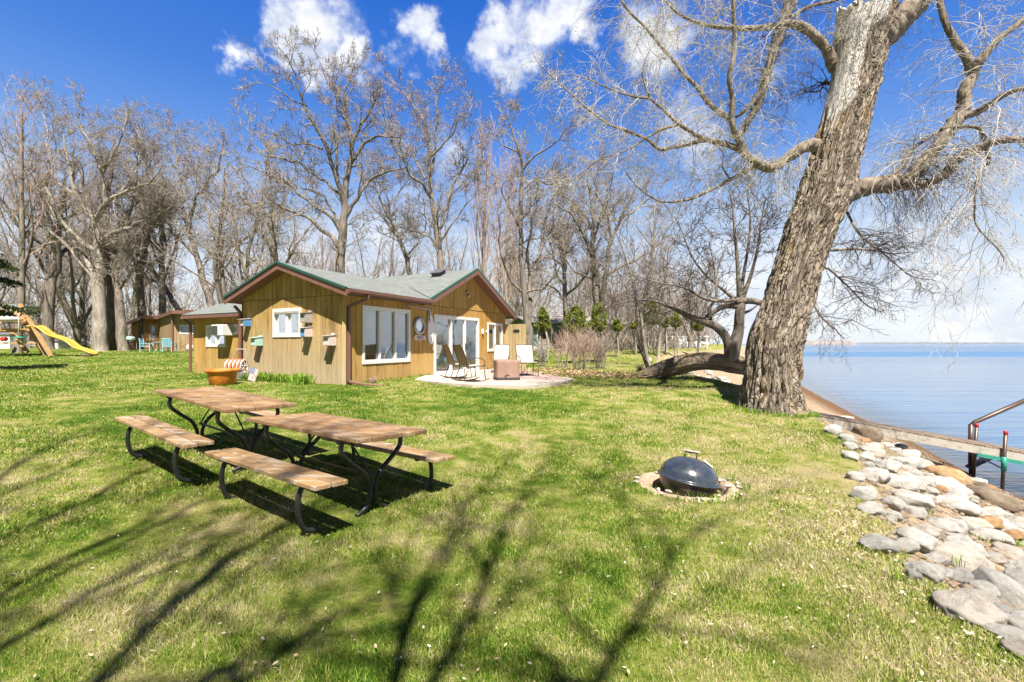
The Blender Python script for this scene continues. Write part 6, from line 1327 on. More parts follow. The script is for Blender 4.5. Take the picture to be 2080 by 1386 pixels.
o = small_leaves('scattered_leaves', c_, .012, M['pale_leaf'], None, 9, flat=True); tag(o, 'bleached dead leaves scattered over the lawn', 'leaves', kind='stuff')
# ================= shore: stones, dock =================
rock_protos = []
def rock_mesh(seed, ang=.25):
    import bmesh
    bm = bmesh.new(); bmesh.ops.create_icosphere(bm, subdivisions=4, radius=1); co = np.array([v.co[:] for v in bm.verts])
    rg = np.random.default_rng(seed)
    for k in range(12):    # broken faces
        n_ = rg.normal(0, 1, 3); n_ /= np.linalg.norm(n_); d_ = rg.uniform(.6, .88); s = co @ n_; co = co - np.clip(s - d_, 0, None)[:, None] * n_ * .85
    f = (fbm(co * 1.3 + seed * 7.1, seed, 3) - .5) * ang * 2 + (fbm(co * 4.5 + seed, seed + 5, 4) - .5) * .13; co = co * (1 + f)[:, None]
    for v, c in zip(bm.verts, co): v.co = c
    me = bpy.data.meshes.new('boulder'); bm.to_mesh(me); bm.free(); me.polygons.foreach_set('use_smooth', np.ones(len(me.polygons), bool)); me.update(); return me
for s_ in range(10): rock_protos.append(rock_mesh(s_ + 1))
rmesh = {}
def rock(px=None, py=None, w=None, h=None, kind='pale', label=None, seed=0, tilt=0, loc=None, size=None, group=None, sink=.3, rz=None):
    rn = random.Random(seed); key = (seed % 10, kind)
    if key not in rmesh: me = rock_protos[seed % 10].copy(); me.materials.append(M['stone_' + kind]); rmesh[key] = me
    if loc is None:
        g_ = hit(px, py + h * .3); s = w / FPX * g_.y / 2; loc = g_; asp = min(.85, max(.5, h / w * 1.15)); size = (s * .98, s * rn.uniform(.7, .88), s * asp)
    o = bpy.data.objects.new('boulder' if size[0] > .16 else 'stone', rmesh[key]); COL.objects.link(o)
    o.location = (loc[0], loc[1], loc[2] + size[2] * (1 - sink * 2) * .8); o.scale = size; o.rotation_euler = (rn.uniform(-.15, .15), rn.uniform(-.1, .1) + tilt, rz if rz is not None else rn.uniform(-.5, .5))
    tag(o, label, 'rock', group); placed.append((loc[0], loc[1], max(size[0], size[1]))); return o
placed = []
def zc(x, y, w, h): return (1680 + x / 2.635, 860 + y / 2.635, w / 2.635, h / 2.635)
HAND = [((205, 50, 140, 120), 'brown', 'big rounded brown boulder leaning against the dock ramp', 0), ((205, 95, 60, 50), 'orange', 'small orange stone tucked under the brown dock boulder', 0),
 ((245, 148, 120, 66), 'pink', 'tan flattish boulder just below the brown dock boulder', 0), ((125, 120, 80, 50), 'pale', 'white stone at the grass edge nearest the dock', 0), ((125, 180, 90, 50), 'pale', 'long white stone at the upper grass edge', 0),
 ((295, 120, 44, 40), 'orange', 'little rusty stone beside the grass tuft', 0), ((425, 168, 110, 60), 'pale', 'pale boulder at the top of the rock bank near the sand', 0), ((440, 215, 120, 78), 'grey', 'light grey boulder left of the angular tan one', 0),
 ((520, 222, 92, 92), 'pink', 'angular tan boulder with a rusty base', 0), ((648, 280, 210, 115), 'orange', 'big smooth orange boulder above the waterline', .25), ((395, 312, 150, 84), 'pale', 'white slab-like boulder in the upper bank', 0),
 ((505, 312, 150, 66), 'grey', 'long grey stone above the orange one', 0), ((655, 338, 190, 84), 'pale', 'bright white boulder under the big orange boulder', .1), ((605, 352, 72, 48), 'orange', 'small orange stone wedged among white boulders', 0),
 ((440, 412, 240, 92), 'pale', 'broad white boulder in the middle of the bank', 0), ((532, 398, 92, 62), 'pink', 'rounded speckled stone beside the broad white boulder', 0), ((680, 430, 205, 84), 'pale', 'long white boulder right of the middle of the bank', .1),
 ((352, 492, 92, 66), 'pale', 'round white stone set in the grass', 0), ((262, 465, 84, 44), 'pale', 'flat white stone half sunk in the grass', 0), ((780, 470, 150, 60), 'pale', 'cream boulder halfway down the bank', .1),
 ((660, 542, 132, 108), 'pale', 'upright oval white boulder', 0), ((785, 540, 180, 80), 'pink', 'pinkish long boulder in the middle row', .15), ((920, 540, 145, 90), 'pale', 'wide white boulder near the right edge, upper row', .15),
 ((880, 600, 180, 64), 'pale', 'flat white boulder below the pinkish long one', .15), ((470, 622, 215, 124), 'pale', 'large white boulder at the grass edge with grass in front', 0), ((540, 572, 140, 84), 'pink', 'pinkish stone behind the large grass-edge boulder', 0),
 ((270, 640, 185, 90), 'grey', 'grey-white boulder alone furthest out in the lawn', 0), ((735, 665, 195, 118), 'pale', 'rounded white boulder above the great flat slab', 0), ((700, 715, 270, 130), 'pink', 'great flat pinkish slab', .2),
 ((560, 785, 140, 72), 'pale', 'white stone in the grass under the great slab', 0), ((915, 875, 270, 190), 'grey', 'largest pale grey boulder at the right', .35), ((705, 815, 155, 90), 'grey', 'speckled grey boulder left of the largest one', 0),
 ((985, 690, 160, 95), 'pink', 'pink wedge-shaped boulder at the right', .1), ((1015, 830, 150, 130), 'grey', 'grey boulder cut by the right edge', .2), ((460, 810, 92, 60), 'grey', 'blue-grey stone sunk in the dry grass', 0),
 ((770, 985, 300, 175), 'pink', 'big pinkish buff boulder lowest in the bank', .2), ((850, 935, 110, 60), 'pale', 'small pale stone behind the big buff boulder', 0), ((975, 1015, 155, 80), 'grey', 'flat grey stone under the largest boulder', .1),
 ((1020, 1205, 150, 80), 'pink', 'pink stone at the bottom right corner', .1), ((890, 400, 250, 105), 'brown', 'broad brown boulder by the waterline under the dock', .3), ((800, 330, 84, 52), 'brown', 'dark grey-brown stone at the water beside the dock shadow', 0),
 ((1010, 600, 120, 66), 'orange', 'orange-tinted stone at the right edge', 0), ((350, 215, 90, 48), 'pale', 'small white stone left of the light grey boulder', 0), ((880, 720, 120, 60), 'pink', 'low pink stone between slab and wedge', 0)]
rn_h = random.Random(41)
for i, (q, k, lb, tl) in enumerate(HAND):
    px, py, w_, h_ = zc(*q); rock(px, py, w_, h_, k, lb, 100 + i, tl, rz=-.75 if tl else rn_h.uniform(-1.0, -.1))
rn = random.Random(12)
kinds = ['pale'] * 9 + ['pink'] * 3 + ['grey'] * 1 + ['orange']
words = {'pale': 'white', 'pink': 'pinkish', 'grey': 'grey', 'orange': 'orange'}
cnt = 0
for tr in range(9000):
    if cnt > 245: break
    y = rn.uniform(1.0, 12.5) if rn.random() < .85 else rn.uniform(12.5, 26); t_ = rn.random() ** 1.1 * .8 - .02; a, b_ = float(xb(y)), float(xs(y)); x = a + (b_ - a) * t_
    s = rn.choice([rn.uniform(.05, .11), rn.uniform(.07, .13), rn.uniform(.1, .18)]) * (1.25 if y > 12 else 1)
    if y > 9 and t_ > .45 and rn.random() < .85: continue
    if 7.3 < y < 12 and t_ < .42: continue
    if y < 2.2 and t_ < .1: continue
    if any((x - q[0]) ** 2 + (y - q[1]) ** 2 < (.56 * (s + q[2])) ** 2 for q in placed): continue
    if abs(x / y) > 1.7: continue
    k = rn.choice(kinds); big = s > .14
    where = ('the sandy stretch past the big tree' if y > 12 else 'the bank below the dock ramp' if y > 7 else 'the middle of the rock bank' if y > 4 else 'the near end of the rock bank') + (', by the grass edge' if t_ < .2 else ', halfway down to the water' if t_ < .5 else ', close to the waterline'); nm_ = words[k] + (' boulder' if big else ' stone')
    rock(kind=k, label=nm_ + ' in ' + where, seed=1000 + tr, loc=(x, y, gz(x, y)), size=(s, s * rn.uniform(.6, .85), s * rn.uniform(.5, .8)), sink=.25, rz=rn.uniform(-1.3, .2),
         group=nm_ + 's in ' + where); cnt += 1
# pebbles and gravel between them
rg = np.random.default_rng(3); V_ = []; F_ = []; off = 0; import bmesh
bm = bmesh.new(); bmesh.ops.create_icosphere(bm, subdivisions=1, radius=1); pv = np.array([v.co[:] for v in bm.verts]); pf = np.array([[v.index for v in f.verts] for f in bm.faces]); bm.free()
for k in range(9000):
    y = 1 + 13 * rg.random(); t_ = rg.random() ** .8 * .95; x = xb(y) + (xs(y) - xb(y)) * t_; s = rg.uniform(.012, .05)
    if y > 9 and t_ > .5: s *= .5
    V_.append(pv * rg.normal(1, .15, (12, 3)) * [s, s * .8, s * .55] + [x, y, gz(x, y) + s * .2]); F_.append(pf + off); off += 12
o = link('pebbles', np_mesh('pebbles', np.concatenate(V_), np.concatenate(F_)), M['stone_brown']); tag(o, 'small pebbles and gravel between the boulders', 'gravel', kind='stuff')

# dock
SP = Vector((6.55, 9.0, -1.30)); 
def dk(s, w): # s metres along, w metres across (0 near edge)
    D = Vector((3.75, -.42, 0)); D.normalize(); N_ = Vector((-D.y, D.x, 0)); return Vector((6.3, 9.25, 0)) + D * s + N_ * w + Vector((0, 0, -1.47 - .155 * s if s < 3.7 else -1.47 - .155 * 3.7 - .03 * (s - 3.7)))
def line_to(px, py, p):  # helper to place along the sight line at the distance of p
    return at(px, py, p.y)
A_ = line_to(1690, 850, Vector((0, 9.85, 0))); B_ = line_to(2036, 913, Vector((0, 8.94, 0)))
D = (B_ - A_); Ls = D.length; Dn = D.normalized(); Nn = Vector((-Dn.y, Dn.x, 0)).normalized()
dock = thing('boat_dock', 'narrow plank dock running down from the bank out over the water', 'dock', tuple(B_))
mb = MB(); rn = random.Random(9); s = -.4; wd = .75
while s < Ls + 2.6:
    c = A_ + Dn * (s + .065) + Nn * (wd / 2) ; Mx = Matrix((Dn, Nn, Dn.cross(Nn))).transposed() @ Matrix.Rotation(rn.uniform(-.012, .012), 3, 'Z')
    mb.box(c + Vector((0, 0, rn.uniform(-.003, .003))), (.128, wd + rn.uniform(-.01, .015), .03), Mx, rn.random(), bev=.004); s += .14
mb.build('deck', M['dockwood'], dock, world=True)
for w_ in (.015, wd - .015):
    mb = MB(); mb.quadbox(A_ - Dn * .4 + Nn * w_ - Vector((0, 0, .10)), A_ + Dn * (Ls + 2.6) + Nn * w_ - Vector((0, 0, .10)), .04, .16, at=.3); mb.build('side_board', M['dockwhite'], dock, world=True)
def post(p, top, bot, lab=''):
    mb = MB(); d_ = Vector((-.02, 0, 0)); mb.tube([p + Vector((.03, 0, top)), p + Vector((-.05, 0, bot))], .03, 12); o = mb.build('post', M['bronze'], dock, world=True); l = dock.location
    mb = MB(); mb.tube([p + Vector((.03, 0, top - .03)), p + Vector((.032, 0, top + .03)), p + Vector((.033, 0, top + .045))], [.035, .034, .018], 12); mb.v = [tuple(Vector(v) - l) for v in mb.v]; mb.build('red_cap', M['red'], o)
pn = B_ + Nn * -.05; pf_ = B_ + Nn * (wd + .05)
post(pn, .34, WATER - B_.z - .2); post(pf_, .34, WATER - B_.z - .2)
mb = MB(); mb.quadbox(B_ - Dn * .42 - Vector((0, 0, .2)) - Nn * .03, B_ + Dn * .75 - Vector((0, 0, .2)) - Nn * .03, .03, .07); mb.tube([pn - Vector((.0, 0, .14)), pn - Vector((.01, 0, .42))], .042, 12); mb.build('bracket', M['teal'], dock, world=True)
mb = MB(); mb.quadbox(B_ - Dn * .42 - Vector((0, 0, .22)) - Nn * .03, pn - Vector((.03, 0, .38)), .02, .03); mb.build('brace', M['black_steel'], dock, world=True)
q0 = at(1970, 862, 9.9)
rl = thing('dock_ladder', 'grey pipe handrail and ladder rising beside the dock at the right edge', 'ladder', tuple(q0))
mb = MB(); mb.tube([at(1972, 948, 9.9), at(1972, 863, 9.9)], .045, 12); mb.tube([at(1972, 866, 9.9), at(1980, 858, 9.9), at(2100, 806, 9.5)], .045, 12); mb.build('handrail', M['bronze'], rl, world=True)
mb = MB(); mb.quadbox(at(1966, 950, 9.9), at(2050, 910, 9.7), .05, .14, (0, 1, 0)); mb.tube([at(1972, 862, 9.9), at(1972, 1010, 9.9)], .035, 8); mb.build('stringer', M['black_steel'], rl, world=True)
for i, py in enumerate((925, 936)):
    mb = MB(); mb.quadbox(at(2030, py, 9.7), at(2130, py + 2, 9.5), .12, .03); mb.build('rung', M['dockwood'], rl, world=True)
dw_ = hit(1728, 858)
bx = thing('dock_block', 'dark concrete block propping the start of the dock ramp', 'block', tuple(dw_))
mb = MB(); mb.box(dw_ + Vector((.0, .3, .02)), (.5, .3, .24), bev=.02); mb.build('block', M['concrete'], bx, world=True)

# ================= playset =================
PY = 27.5
def pl_(px, py, Y_=PY): return at(px, py, Y_)
g0 = gz(-30, PY)
ps = thing('playset', 'timber A-frame playset with a yellow slide at the left edge', 'playset', tuple(pl_(70, 722)))
def beams(name, segs, m, w=.1, h=.14):
    for a, b_ in segs: mb = MB(); mb.quadbox(a, b_, w, h, (0, 1, 0), random.random()); mb.build(name, M[m], ps, world=True)
beams('leg', [(pl_(40, 618), pl_(104, 724)), (pl_(24, 622), pl_(48, 655)), (pl_(38, 634, PY + 1.2), pl_(92, 724, PY + 1.4)), (pl_(12, 622), pl_(-45, 716)), (pl_(20, 668, PY + 1.5), pl_(56, 716, PY + 1.5)), (pl_(-20, 618, PY + 1.5), pl_(-70, 722, PY + 1.5))], 'playwood', .14, .18)
beams('rail', [(pl_(-60, 655), pl_(50, 656)), (pl_(-60, 669), pl_(62, 669)), (pl_(-60, 697), pl_(76, 697)), (pl_(-60, 621, PY + .6), pl_(36, 621, PY + .6))], 'playwood', .08, .17)
beams('platform_board', [(pl_(-60, 672, PY + .2 + k * .25), pl_(60, 672, PY + .2 + k * .25)) for k in range(5)], 'playwood', .2, .05)
mb = MB(); path = [(63, 665), (76, 664), (88, 669), (104, 681), (122, 687), (140, 694), (158, 707), (176, 713), (192, 719)]
S_ = spline([tuple(pl_(x, y, PY + .2)) for x, y in path], 6); n_ = 9; vs = []; k = len(S_)
for i, p in enumerate(S_):
    for j in range(n_):
        f = j / (n_ - 1) * 2 - 1; y = f * .27; zz = .11 * abs(f) ** 4 + (.0); vs.append((p[0], p[1] + y, p[2] + zz))
    for j in range(n_ - 1, -1, -1):
        f = j / (n_ - 1) * 2 - 1; vs.append((p[0], p[1] + f * .31, p[2] + .11 * abs(f) ** 4 - .05 - .04))
m2 = 2 * n_; mb.add(vs, [(i * m2 + j, i * m2 + (j + 1) % m2, (i + 1) * m2 + (j + 1) % m2, (i + 1) * m2 + j) for i in range(k - 1) for j in range(m2)] + [tuple(range(m2)), tuple(range((k - 1) * m2, k * m2))], smooth=True)
fix_normals(mb.build('slide', M['yellow'], ps, world=True))
mb = MB(); mb.box(pl_(182, 720, PY + .2), (.5, .5, .12)); mb.build('slide_foot', M['oak_dark'], ps, world=True)
mb = MB(); mb.lathe([(.0, .0), (.45, .0), (.6, .06), (.5, .2), (.3, .28), (0, .31)], 28, pl_(16, 652, PY - .3)); fix_normals(mb.build('white_dome', M['white'], ps, world=True))
mb = MB(); mb.tube([pl_(38, 632, PY - .3), pl_(38, 697, PY - .3)], .025, 8); mb.build('swing_rope', M['sling'], ps, world=True)
mb = MB(); mb.lathe([(0, .1), (.06, .08), (.28, .02), (.3, -.03), (0, -.04)], 20, pl_(38, 686, PY - .3)); fix_normals(mb.build('disc_swing', M['teal'], ps, world=True))
mb = MB(); mb.box(pl_(8, 689, PY - .2), (.28, .3, .26), bev=.06); mb.build('bucket_swing', M['red'], ps, world=True)
mb = MB(); mb.poly([pl_(10, 617, PY), pl_(44, 620, PY), pl_(36, 628, PY), pl_(14, 626, PY)], (0, 1.2, 0)); fix_normals(mb.build('canopy', simple('grey_blue_canopy', (.3, .36, .44), .7), ps, world=True))
# ================= far brown cabin, barbecue cart, blue set =================
CYb = 34.0
def cb(px, Y_, z): return Vector(((px - CX) / FPX * Y_, Y_, z))
def zz_(py, Y_): return -(py - HY) / FPX * Y_
g0 = -.72
cab = thing('brown_cabin', 'low brown cabin with an orange-stained bay at the far left', 'cabin', tuple(cb(340, 35, g0)))
def cwall(name, pa, pb, top_a, top_b, holes, m, seed):
    a, b_ = Vector(pa), Vector(pb); dr = (b_ - a); L = dr.length; dr.normalize(); nr = Vector((dr.y, -dr.x, 0))
    board_wall(name, a, dr, nr, 0, L, lambda t: top_a + (top_b - top_a) * t / L, lambda t: g0 - .1, holes, M[m], cab, bw=.26); return a, dr, nr, L
A1 = cb(352, 33.0, 0); A0 = cb(323, 36.4, 0); B0 = cb(296, 36.0, 0); C0 = cb(284, 38.5, 0); D0 = cb(267, 38.8, 0); E0 = cb(440, 33.6, 0)
t1 = zz_(634, 33); t2 = zz_(645.5, 36.4)
a, dr, nr, L = cwall('front_wall', A1, E0, t1, t1, [(.45, 1.75, zz_(679, 33), zz_(660, 33))], 'cabin_pale', 1); window(cab, a, dr, nr, .45, 1.75, zz_(679, 33), zz_(660, 33), (.5, .5), .07, 'dark')
cwall('side_wall', A0, A1, t2, t1, [], 'cabin_pale', 2)
L0 = (A0 - B0).length; wa = L0 * .28; wb = L0 * .78
a, dr, nr, L = cwall('bay_wall', B0, A0, t2, t2, [(wa, wb, zz_(691, 36), zz_(659, 36))], 'cabin', 3); window(cab, a, dr, nr, wa, wb, zz_(691, 36), zz_(659, 36), (1,), .1, 'curtain', mf='greywood', lower_blind=.75)
cwall('porch_wall', C0, B0, t2, t2, [], 'cabin', 4); cwall('back_wall', D0, C0, zz_(652, 38.6), t2, [], 'cabin', 5)
mb = MB(); up = Vector((0, 0, 1))
ov = [cb(258, 38.6, zz_(655, 38.6)), cb(287, 35.4, zz_(642, 35.4)), cb(321, 35.6, zz_(642, 35.6)), cb(350, 32.3, zz_(630.5, 32.3)), cb(450, 32.8, zz_(630.5, 32.8))]
bk_ = [p + Vector((1.5, 7, .12)) for p in ov]
for i in range(len(ov) - 1): mb.poly([ov[i], ov[i + 1], bk_[i + 1], bk_[i]], (0, 0, -.05))
fix_normals(mb.build('roof', M['vinyl_dark'], cab, world=True)); mb = MB()
for i in range(len(ov) - 1): fascia(mb, ov[i], ov[i + 1], .26, .04, 0)
fix_normals(mb.build('fascia', M['brown_trim'], cab, world=True))
mb = MB(); mb.quadbox(A1 + up * g0 + Vector((0, -.05, 0)), A1 + up * (t1 - .1) + Vector((0, -.05, 0)), .16, .12, (1, 0, 0)); mb.build('corner_board', M['brown_trim'], cab, world=True)
bq = thing('barbecue_cart', 'small pale-lidded barbecue cart beside the oak trunks and the cabin', 'barbecue', tuple(at(262, 712, 34)))
mb = MB(); mb.box(at(262, 688, 34), (.7, .45, .3), bev=.08); mb.build('lid', M['mint'], bq, world=True)
mb = MB(); mb.box(at(262, 695, 34), (.74, .5, .1)); 
for sx in (-.3, .3):
    for sy in (-.2, .2): mb.quadbox(at(262, 695, 34) + Vector((sx, sy, 0)), at(262, 714, 34) + Vector((sx, sy, 0)), .04, .04, (1, 0, 0))
mb.build('stand', M['black_steel'], bq, world=True)
def garden_chair(px, rz, label):
    p = at(px, 715.5, 32.2); t = thing('blue_chair', label, 'garden chair', tuple(p), rz, 'light blue chairs by the cabin')
    for s in (-1, 1):
        mb = MB(); y = .3 * s; mb.quadbox((.28, y, 0), (.28, y, .62), .05, .05, (1, 0, 0)); mb.quadbox((-.28, y, 0), (-.3, y, .95), .05, .05, (1, 0, 0)); mb.quadbox((-.32, y, .62), (.32, y, .62), .07, .04); mb.build('side_frame', M['lightblue'], t)
    mb = MB(); mb.box((0, 0, .42), (.56, .56, .05)); mb.build('seat', M['lightblue'], t)
    mb = MB()
    for k in range(5): mb.quadbox((-.27, -.24 + k * .12, .44), (-.36, -.24 + k * .12, .98), .09, .03, (1, 0, 0))
    mb.quadbox((-.36, -.3, .96), (-.36, .3, .96), .04, .08); mb.build('backrest', M['lightblue'], t)
garden_chair(298, R(20), 'light blue garden chair left of the small blue table'); garden_chair(345, R(95), 'light blue garden chair right of the small table, seen from behind')
p = at(322, 715, 32.4); t = thing('blue_table', 'small round pale blue table between the two garden chairs', 'table', tuple(p))
mb = MB(); mb.lathe([(0, .72), (.38, .72), (.38, .69), (0, .68)], 24); fix_normals(mb.build('tabletop', M['lightblue'], t)); mb = MB(); mb.tube([(0, 0, .7), (0, 0, .2)], .03, 8)
for k in range(3): mb.tube([(0, 0, .25), (.3 * math.cos(k * 2.1), .3 * math.sin(k * 2.1), 0)], .02, 6)
mb.build('pedestal', M['lightblue'], t)
p = at(386, 715, 33); t = thing('clay_pot', 'small clay chiminea pot against the pale cabin wall', 'pot', tuple(p)); mb = MB(); mb.lathe([(0, 0), (.2, 0), (.27, .25), (.24, .45), (.14, .52), (.17, .6), (0, .6)], 24); fix_normals(mb.build('body', M['stone_pink'], t))
mb = MB(); mb.lathe([(0, .601), (.15, .601), (.16, .64), (0, .66)], 20); fix_normals(mb.build('lid', M['brown_trim'], t))
# ================= houses seen between the trees =================
def block_house(name, label, p0, p1, Y0, Y1, base, eave, ridge, m, rm, wins, depth=7, trim='white', doors=()):
    a = at(p0, base, Y0); b_ = at(p1, base, Y1); dr = (b_ - a); dr.z = 0; L = dr.length; dr.normalize(); nr = Vector((dr.y, -dr.x, 0)); z0 = min(a.z, b_.z) - .3; ze = -(eave - HY) / FPX * Y0; zr = -(ridge - HY) / FPX * Y0
    t = thing(name, label, 'house', tuple(a.lerp(b_, .5))); mb = MB(); A = Vector((a.x, a.y, 0)); B = Vector((b_.x, b_.y, 0)); bk2 = -nr * depth
    q = [A, B, B + bk2, A + bk2]
    for i in range(4): c, d_ = q[i], q[(i + 1) % 4]; mb.add([c + up * z0, d_ + up * z0, d_ + up * ze, c + up * ze], [(0, 1, 2, 3)])
    for e in (A, B): mb.add([e + up * ze, e + bk2 + up * ze, e + bk2 * .5 + up * zr], [(0, 1, 2)])
    fix_normals(mb.build('wall', M[m], t, world=True)); mb = MB(); o1 = dr * .4; f_ = nr * .5
    mb.poly([A - o1 + f_ + up * (ze - .05), B + o1 + f_ + up * (ze - .05), B + o1 + bk2 * .5 + up * (zr + .1), A - o1 + bk2 * .5 + up * (zr + .1)], (0, 0, .12)); mb.poly([A - o1 + bk2 * .5 + up * (zr + .1), B + o1 + bk2 * .5 + up * (zr + .1), B + o1 + bk2 - f_ + up * (ze - .05), A - o1 + bk2 - f_ + up * (ze - .05)], (0, 0, .12)); fix_normals(mb.build('roof', M[rm], t, world=True))
    for (f0, f1, zt, zb, kind) in wins:
        c = A + dr * (L * f0); d_ = A + dr * (L * f1); h0 = ze - zb; h1 = ze - zt; mb = MB()
        mb.poly([c + nr * .04 + up * h0, d_ + nr * .04 + up * h0, d_ + nr * .04 + up * h1, c + nr * .04 + up * h1], -nr * .1); fr_ = fix_normals(mb.build('window' if kind == 'w' else 'door', M[trim if kind == 'w' else 'brown_trim'], t, world=True))
        if kind == 'w':
            mb = MB(); i_ = .09; l = t.location; mb.add([v - l for v in (c + dr * i_ + nr * .06 + up * (h0 + i_), d_ - dr * i_ + nr * .06 + up * (h0 + i_), d_ - dr * i_ + nr * .06 + up * (h1 - i_), c + dr * i_ + nr * .06 + up * (h1 - i_))], [(0, 1, 2, 3)]); mb.build('pane', M['dark'], fr_)
    mb = MB(); mb.quadbox(A + nr * .08 + up * (z0 + .25), B + nr * .08 + up * (z0 + .25), .3, .3); mb.build('footing', M['concrete'], t, world=True)
    return t
block_house('green_house', 'dark green sided house showing left of the widest cedar', 1076, 1192, 38, 39, 706, 656, 644, 'green_siding', 'greywood', [(.5, .62, .5, 2.1, 'd'), (.12, .3, .6, 1.5, 'w'), (.72, .9, .6, 1.5, 'w')])
block_house('white_house', 'white sided house behind the row of cedars', 1192, 1262, 41, 44, 706, 656, 642, 'roof_white', 'greywood', [(.2, .32, .6, 1.6, 'w'), (.62, .76, .6, 1.7, 'w'), (.85, .95, .5, 2.2, 'w')])
block_house('grey_house', 'low grey-white house with a deck beyond the far lawn', 1308, 1420, 50, 52, 705, 668, 656, 'roof_white', 'greywood', [(.1, .25, .5, 1.5, 'w'), (.4, .6, .5, 2.0, 'w'), (.75, .9, .5, 1.5, 'w')])
dk2 = thing('white_deck', 'white railed deck with lattice in front of the far grey-white house', 'deck', tuple(at(1385, 712, 46)))
mb = MB()
for k in range(7): q = at(1352 + k * 14, 712, 46); mb.quadbox(q, q + up * 1.5, .1, .1, (1, 0, 0))
mb.build('posts', M['white'], dk2, world=True); mb = MB()
for zt in (1.45, .85, .7): mb.quadbox(at(1350, 712, 46) + up * zt, at(1440, 712, 46) + up * zt, .06, .09)
mb.build('rails', M['white'], dk2, world=True); mb = MB()
for k in range(26): q = at(1351 + k * 3.3, 712, 46.05); mb.quadbox(q + up * .05, q + up * .7 + Vector((.35 if k % 2 else -.35, 0, 0)), .03, .05, (0, 1, 0))
mb.build('lattice', M['white'], dk2, world=True); mb = MB(); mb.poly([at(1350, 712, 46) + up * .75, at(1440, 712, 46) + up * .75, at(1440, 712, 49) + up * .78, at(1350, 712, 49) + up * .78], (0, 0, -.1)); fix_normals(mb.build('deck', M['greywood'], dk2, world=True))
# low white garden structures far left, and a rail fence along the woods
for (px, w_, hh, lb) in ((17, 1.9, 1.5, 'white shed corner glimpsed under the playset'), (113, 1.0, .8, 'small white box seen under the slide'), (128, .6, .9, 'narrow white box right of the slide supports')):
    p = at(px, 713, 42); t = thing('white_shed', lb, 'shed', tuple(p)); mb = MB(); mb.box(p + up * hh / 2, (w_, 1.5, hh), bev=.02); mb.build('wall', M['roof_white'], t, world=True); mb = MB(); mb.poly([p + up * hh + Vector((-w_ / 2 - .1, -.85, 0)), p + up * hh + Vector((w_ / 2 + .1, -.85, 0)), p + up * (hh + .3) + Vector((w_ / 2 + .1, .8, 0)), p + up * (hh + .3) + Vector((-w_ / 2 - .1, .8, 0))], (0, 0, .06)); fix_normals(mb.build('roof', M['galv'], t, world=True))
fe = thing('rail_fence', 'low weathered rail fence at the edge of the left woods', 'fence', tuple(at(120, 712, 44))); mb = MB()
for k in range(14): q = at(60 + k * 12, 712, 44); mb.quadbox(q - up * .2, q + up * .95, .09, .09, (1, 0, 0))
mb.build('posts', M['greywood'], fe, world=True); mb = MB()
for zt in (.85, .5): mb.quadbox(at(60, 712, 44) + up * zt, at(216, 712, 44) + up * zt, .04, .12)
mb.build('rails', M['greywood'], fe, world=True)
mb_ = thing('lawn_post', 'short white marker post on the far sand', 'post', tuple(hit(1350, 719))); mb = MB(); mb.tube([(0, 0, -.05), (0, 0, .62)], .05, 10); mb.lathe([(.07, .62), (.07, .66), (0, .68)], 12); mb.build('post', M['white'], mb_)
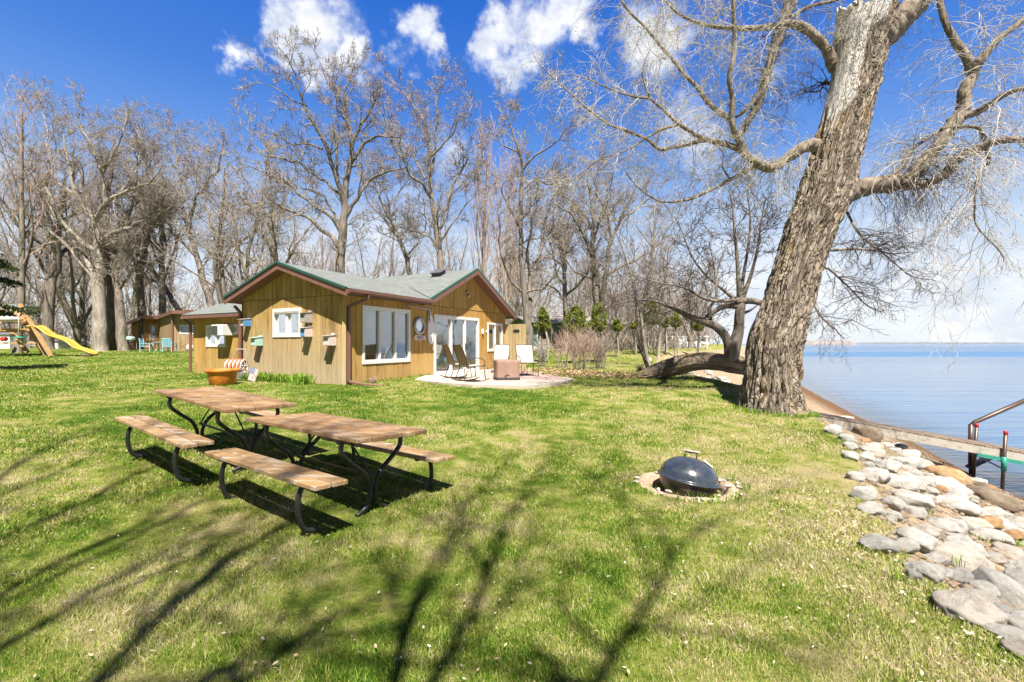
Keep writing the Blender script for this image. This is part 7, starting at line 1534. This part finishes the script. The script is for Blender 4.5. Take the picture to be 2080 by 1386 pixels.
# ================= grass =================
rg = np.random.default_rng(1)
def blades(N_, r0, r1, pw, h0, wd, half=1.02):
    u_ = rg.random(N_); r_ = (r0 ** pw + (r1 ** pw - r0 ** pw) * u_) ** (1 / pw); a = rg.uniform(-half, half, N_); x = r_ * np.sin(a); y = r_ * np.cos(a) - .3; t_ = (x - xb(y)) / (xs(y) - xb(y))
    k = (y > .5) & ((t_ < .05) | ((t_ < .35) & (rg.random(N_) < np.clip(.35 - t_, 0, 1) * .9 * (vnoise(np.stack([x * 1.2, y * 1.2, x * 0], 1), 4) > .5))))
    k &= np.hypot(x - PIT[0], y - PIT[1]) > .50
    du = (x - HO.x) * U.x + (y - HO.y) * U.y; dv = (x - HO.x) * Vv.x + (y - HO.y) * Vv.y; k &= ~((du > -.02) & (du < 9) & (dv > -.02) & (dv < 4.4)) & ~((du > .55) & (du < 4) & (dv > 4) & (dv < 8.3))
    poly = [(p.x, p.y) for p in pc] + [(back[0].x, back[0].y), (back[1].x, back[1].y)]; ins = np.zeros(N_, bool); j = len(poly) - 1
    for i in range(len(poly)):
        xi, yi = poly[i]; xj, yj = poly[j]; c = ((yi > y) != (yj > y)) & (x < (xj - xi) * (y - yi) / (yj - yi + 1e-12) + xi); ins ^= c; j = i
    k &= ~ins; x, y, r_ = x[k], y[k], r_[k]; n_ = len(x); z = ground(x, y) - .004
    tuft = vnoise(np.stack([x * 3.2, y * 3.2, x * 0], 1), 7); h = h0 * rg.uniform(.45, 1.25, n_) * (.6 + .8 * tuft); an = rg.uniform(0, 2 * np.pi, n_); w = wd * (1 + r_ * .16) * rg.uniform(.7, 1.3, n_); ln = rg.uniform(.15, 1.0, n_); la = rg.uniform(0, 2 * np.pi, n_)
    cx, sx = np.cos(an) * w / 2, np.sin(an) * w / 2
    V = np.empty((n_, 3, 3)); V[:, 0] = np.stack([x - cx, y - sx, z], 1); V[:, 1] = np.stack([x + cx, y + sx, z], 1); V[:, 2] = np.stack([x + np.cos(la) * ln * h, y + np.sin(la) * ln * h, z + h * (1.15 - .5 * ln)], 1)
    return V.reshape(-1, 3), np.repeat(rg.random(n_), 3)
parts = [blades(230000, 1.7, 4.2, 1.35, .036, .0036), blades(260000, 3.8, 9, 1.25, .036, .005), blades(300000, 8, 22, 1.2, .04, .0065), blades(240000, 20, 48, 1.3, .055, .008)]
V = np.concatenate([p[0] for p in parts]); A = np.concatenate([p[1] for p in parts]); F = np.arange(len(V)).reshape(-1, 3)
o = link('grass', np_mesh('grass', V, F, {'rv': A}, smooth=False), M['blade']); tag(o, 'short patchy spring grass with dry thatch', 'grass', kind='stuff')
# tufts left long round stones, the pit, the trunk and the wall feet
sp = []; rn = random.Random(3)
for q in placed:
    if rn.random() < .16 and q[1] < 9 and (q[0] - xb(q[1])) / (xs(q[1]) - xb(q[1])) < .35: sp.append((q[0] + rn.uniform(-.2, .2), q[1] - q[2] * .7, gz(q[0], q[1] - q[2] * .7)))
for k in range(16): a = rn.uniform(0, 6.28); x, y = PIT[0] + .56 * math.cos(a), PIT[1] + .56 * math.sin(a); sp.append((x, y, gz(x, y)))
for k in range(40): a = rn.uniform(3, 6.5); x, y = base[0] + .75 * math.cos(a), base[1] + .75 * math.sin(a); sp.append((x, y, gz(x, y)))
for k in range(46): q = hp(rn.uniform(0, 3.6), -.06, 0); sp.append((q.x, q.y, gz(q.x, q.y)))
o = leaf_blades('long_grass_tufts', sp, 18, .11, .005, M['lily'], spread=.6, seed=6); tag(o, 'longer green grass tufts round stones and wall foot', 'grass', kind='stuff')
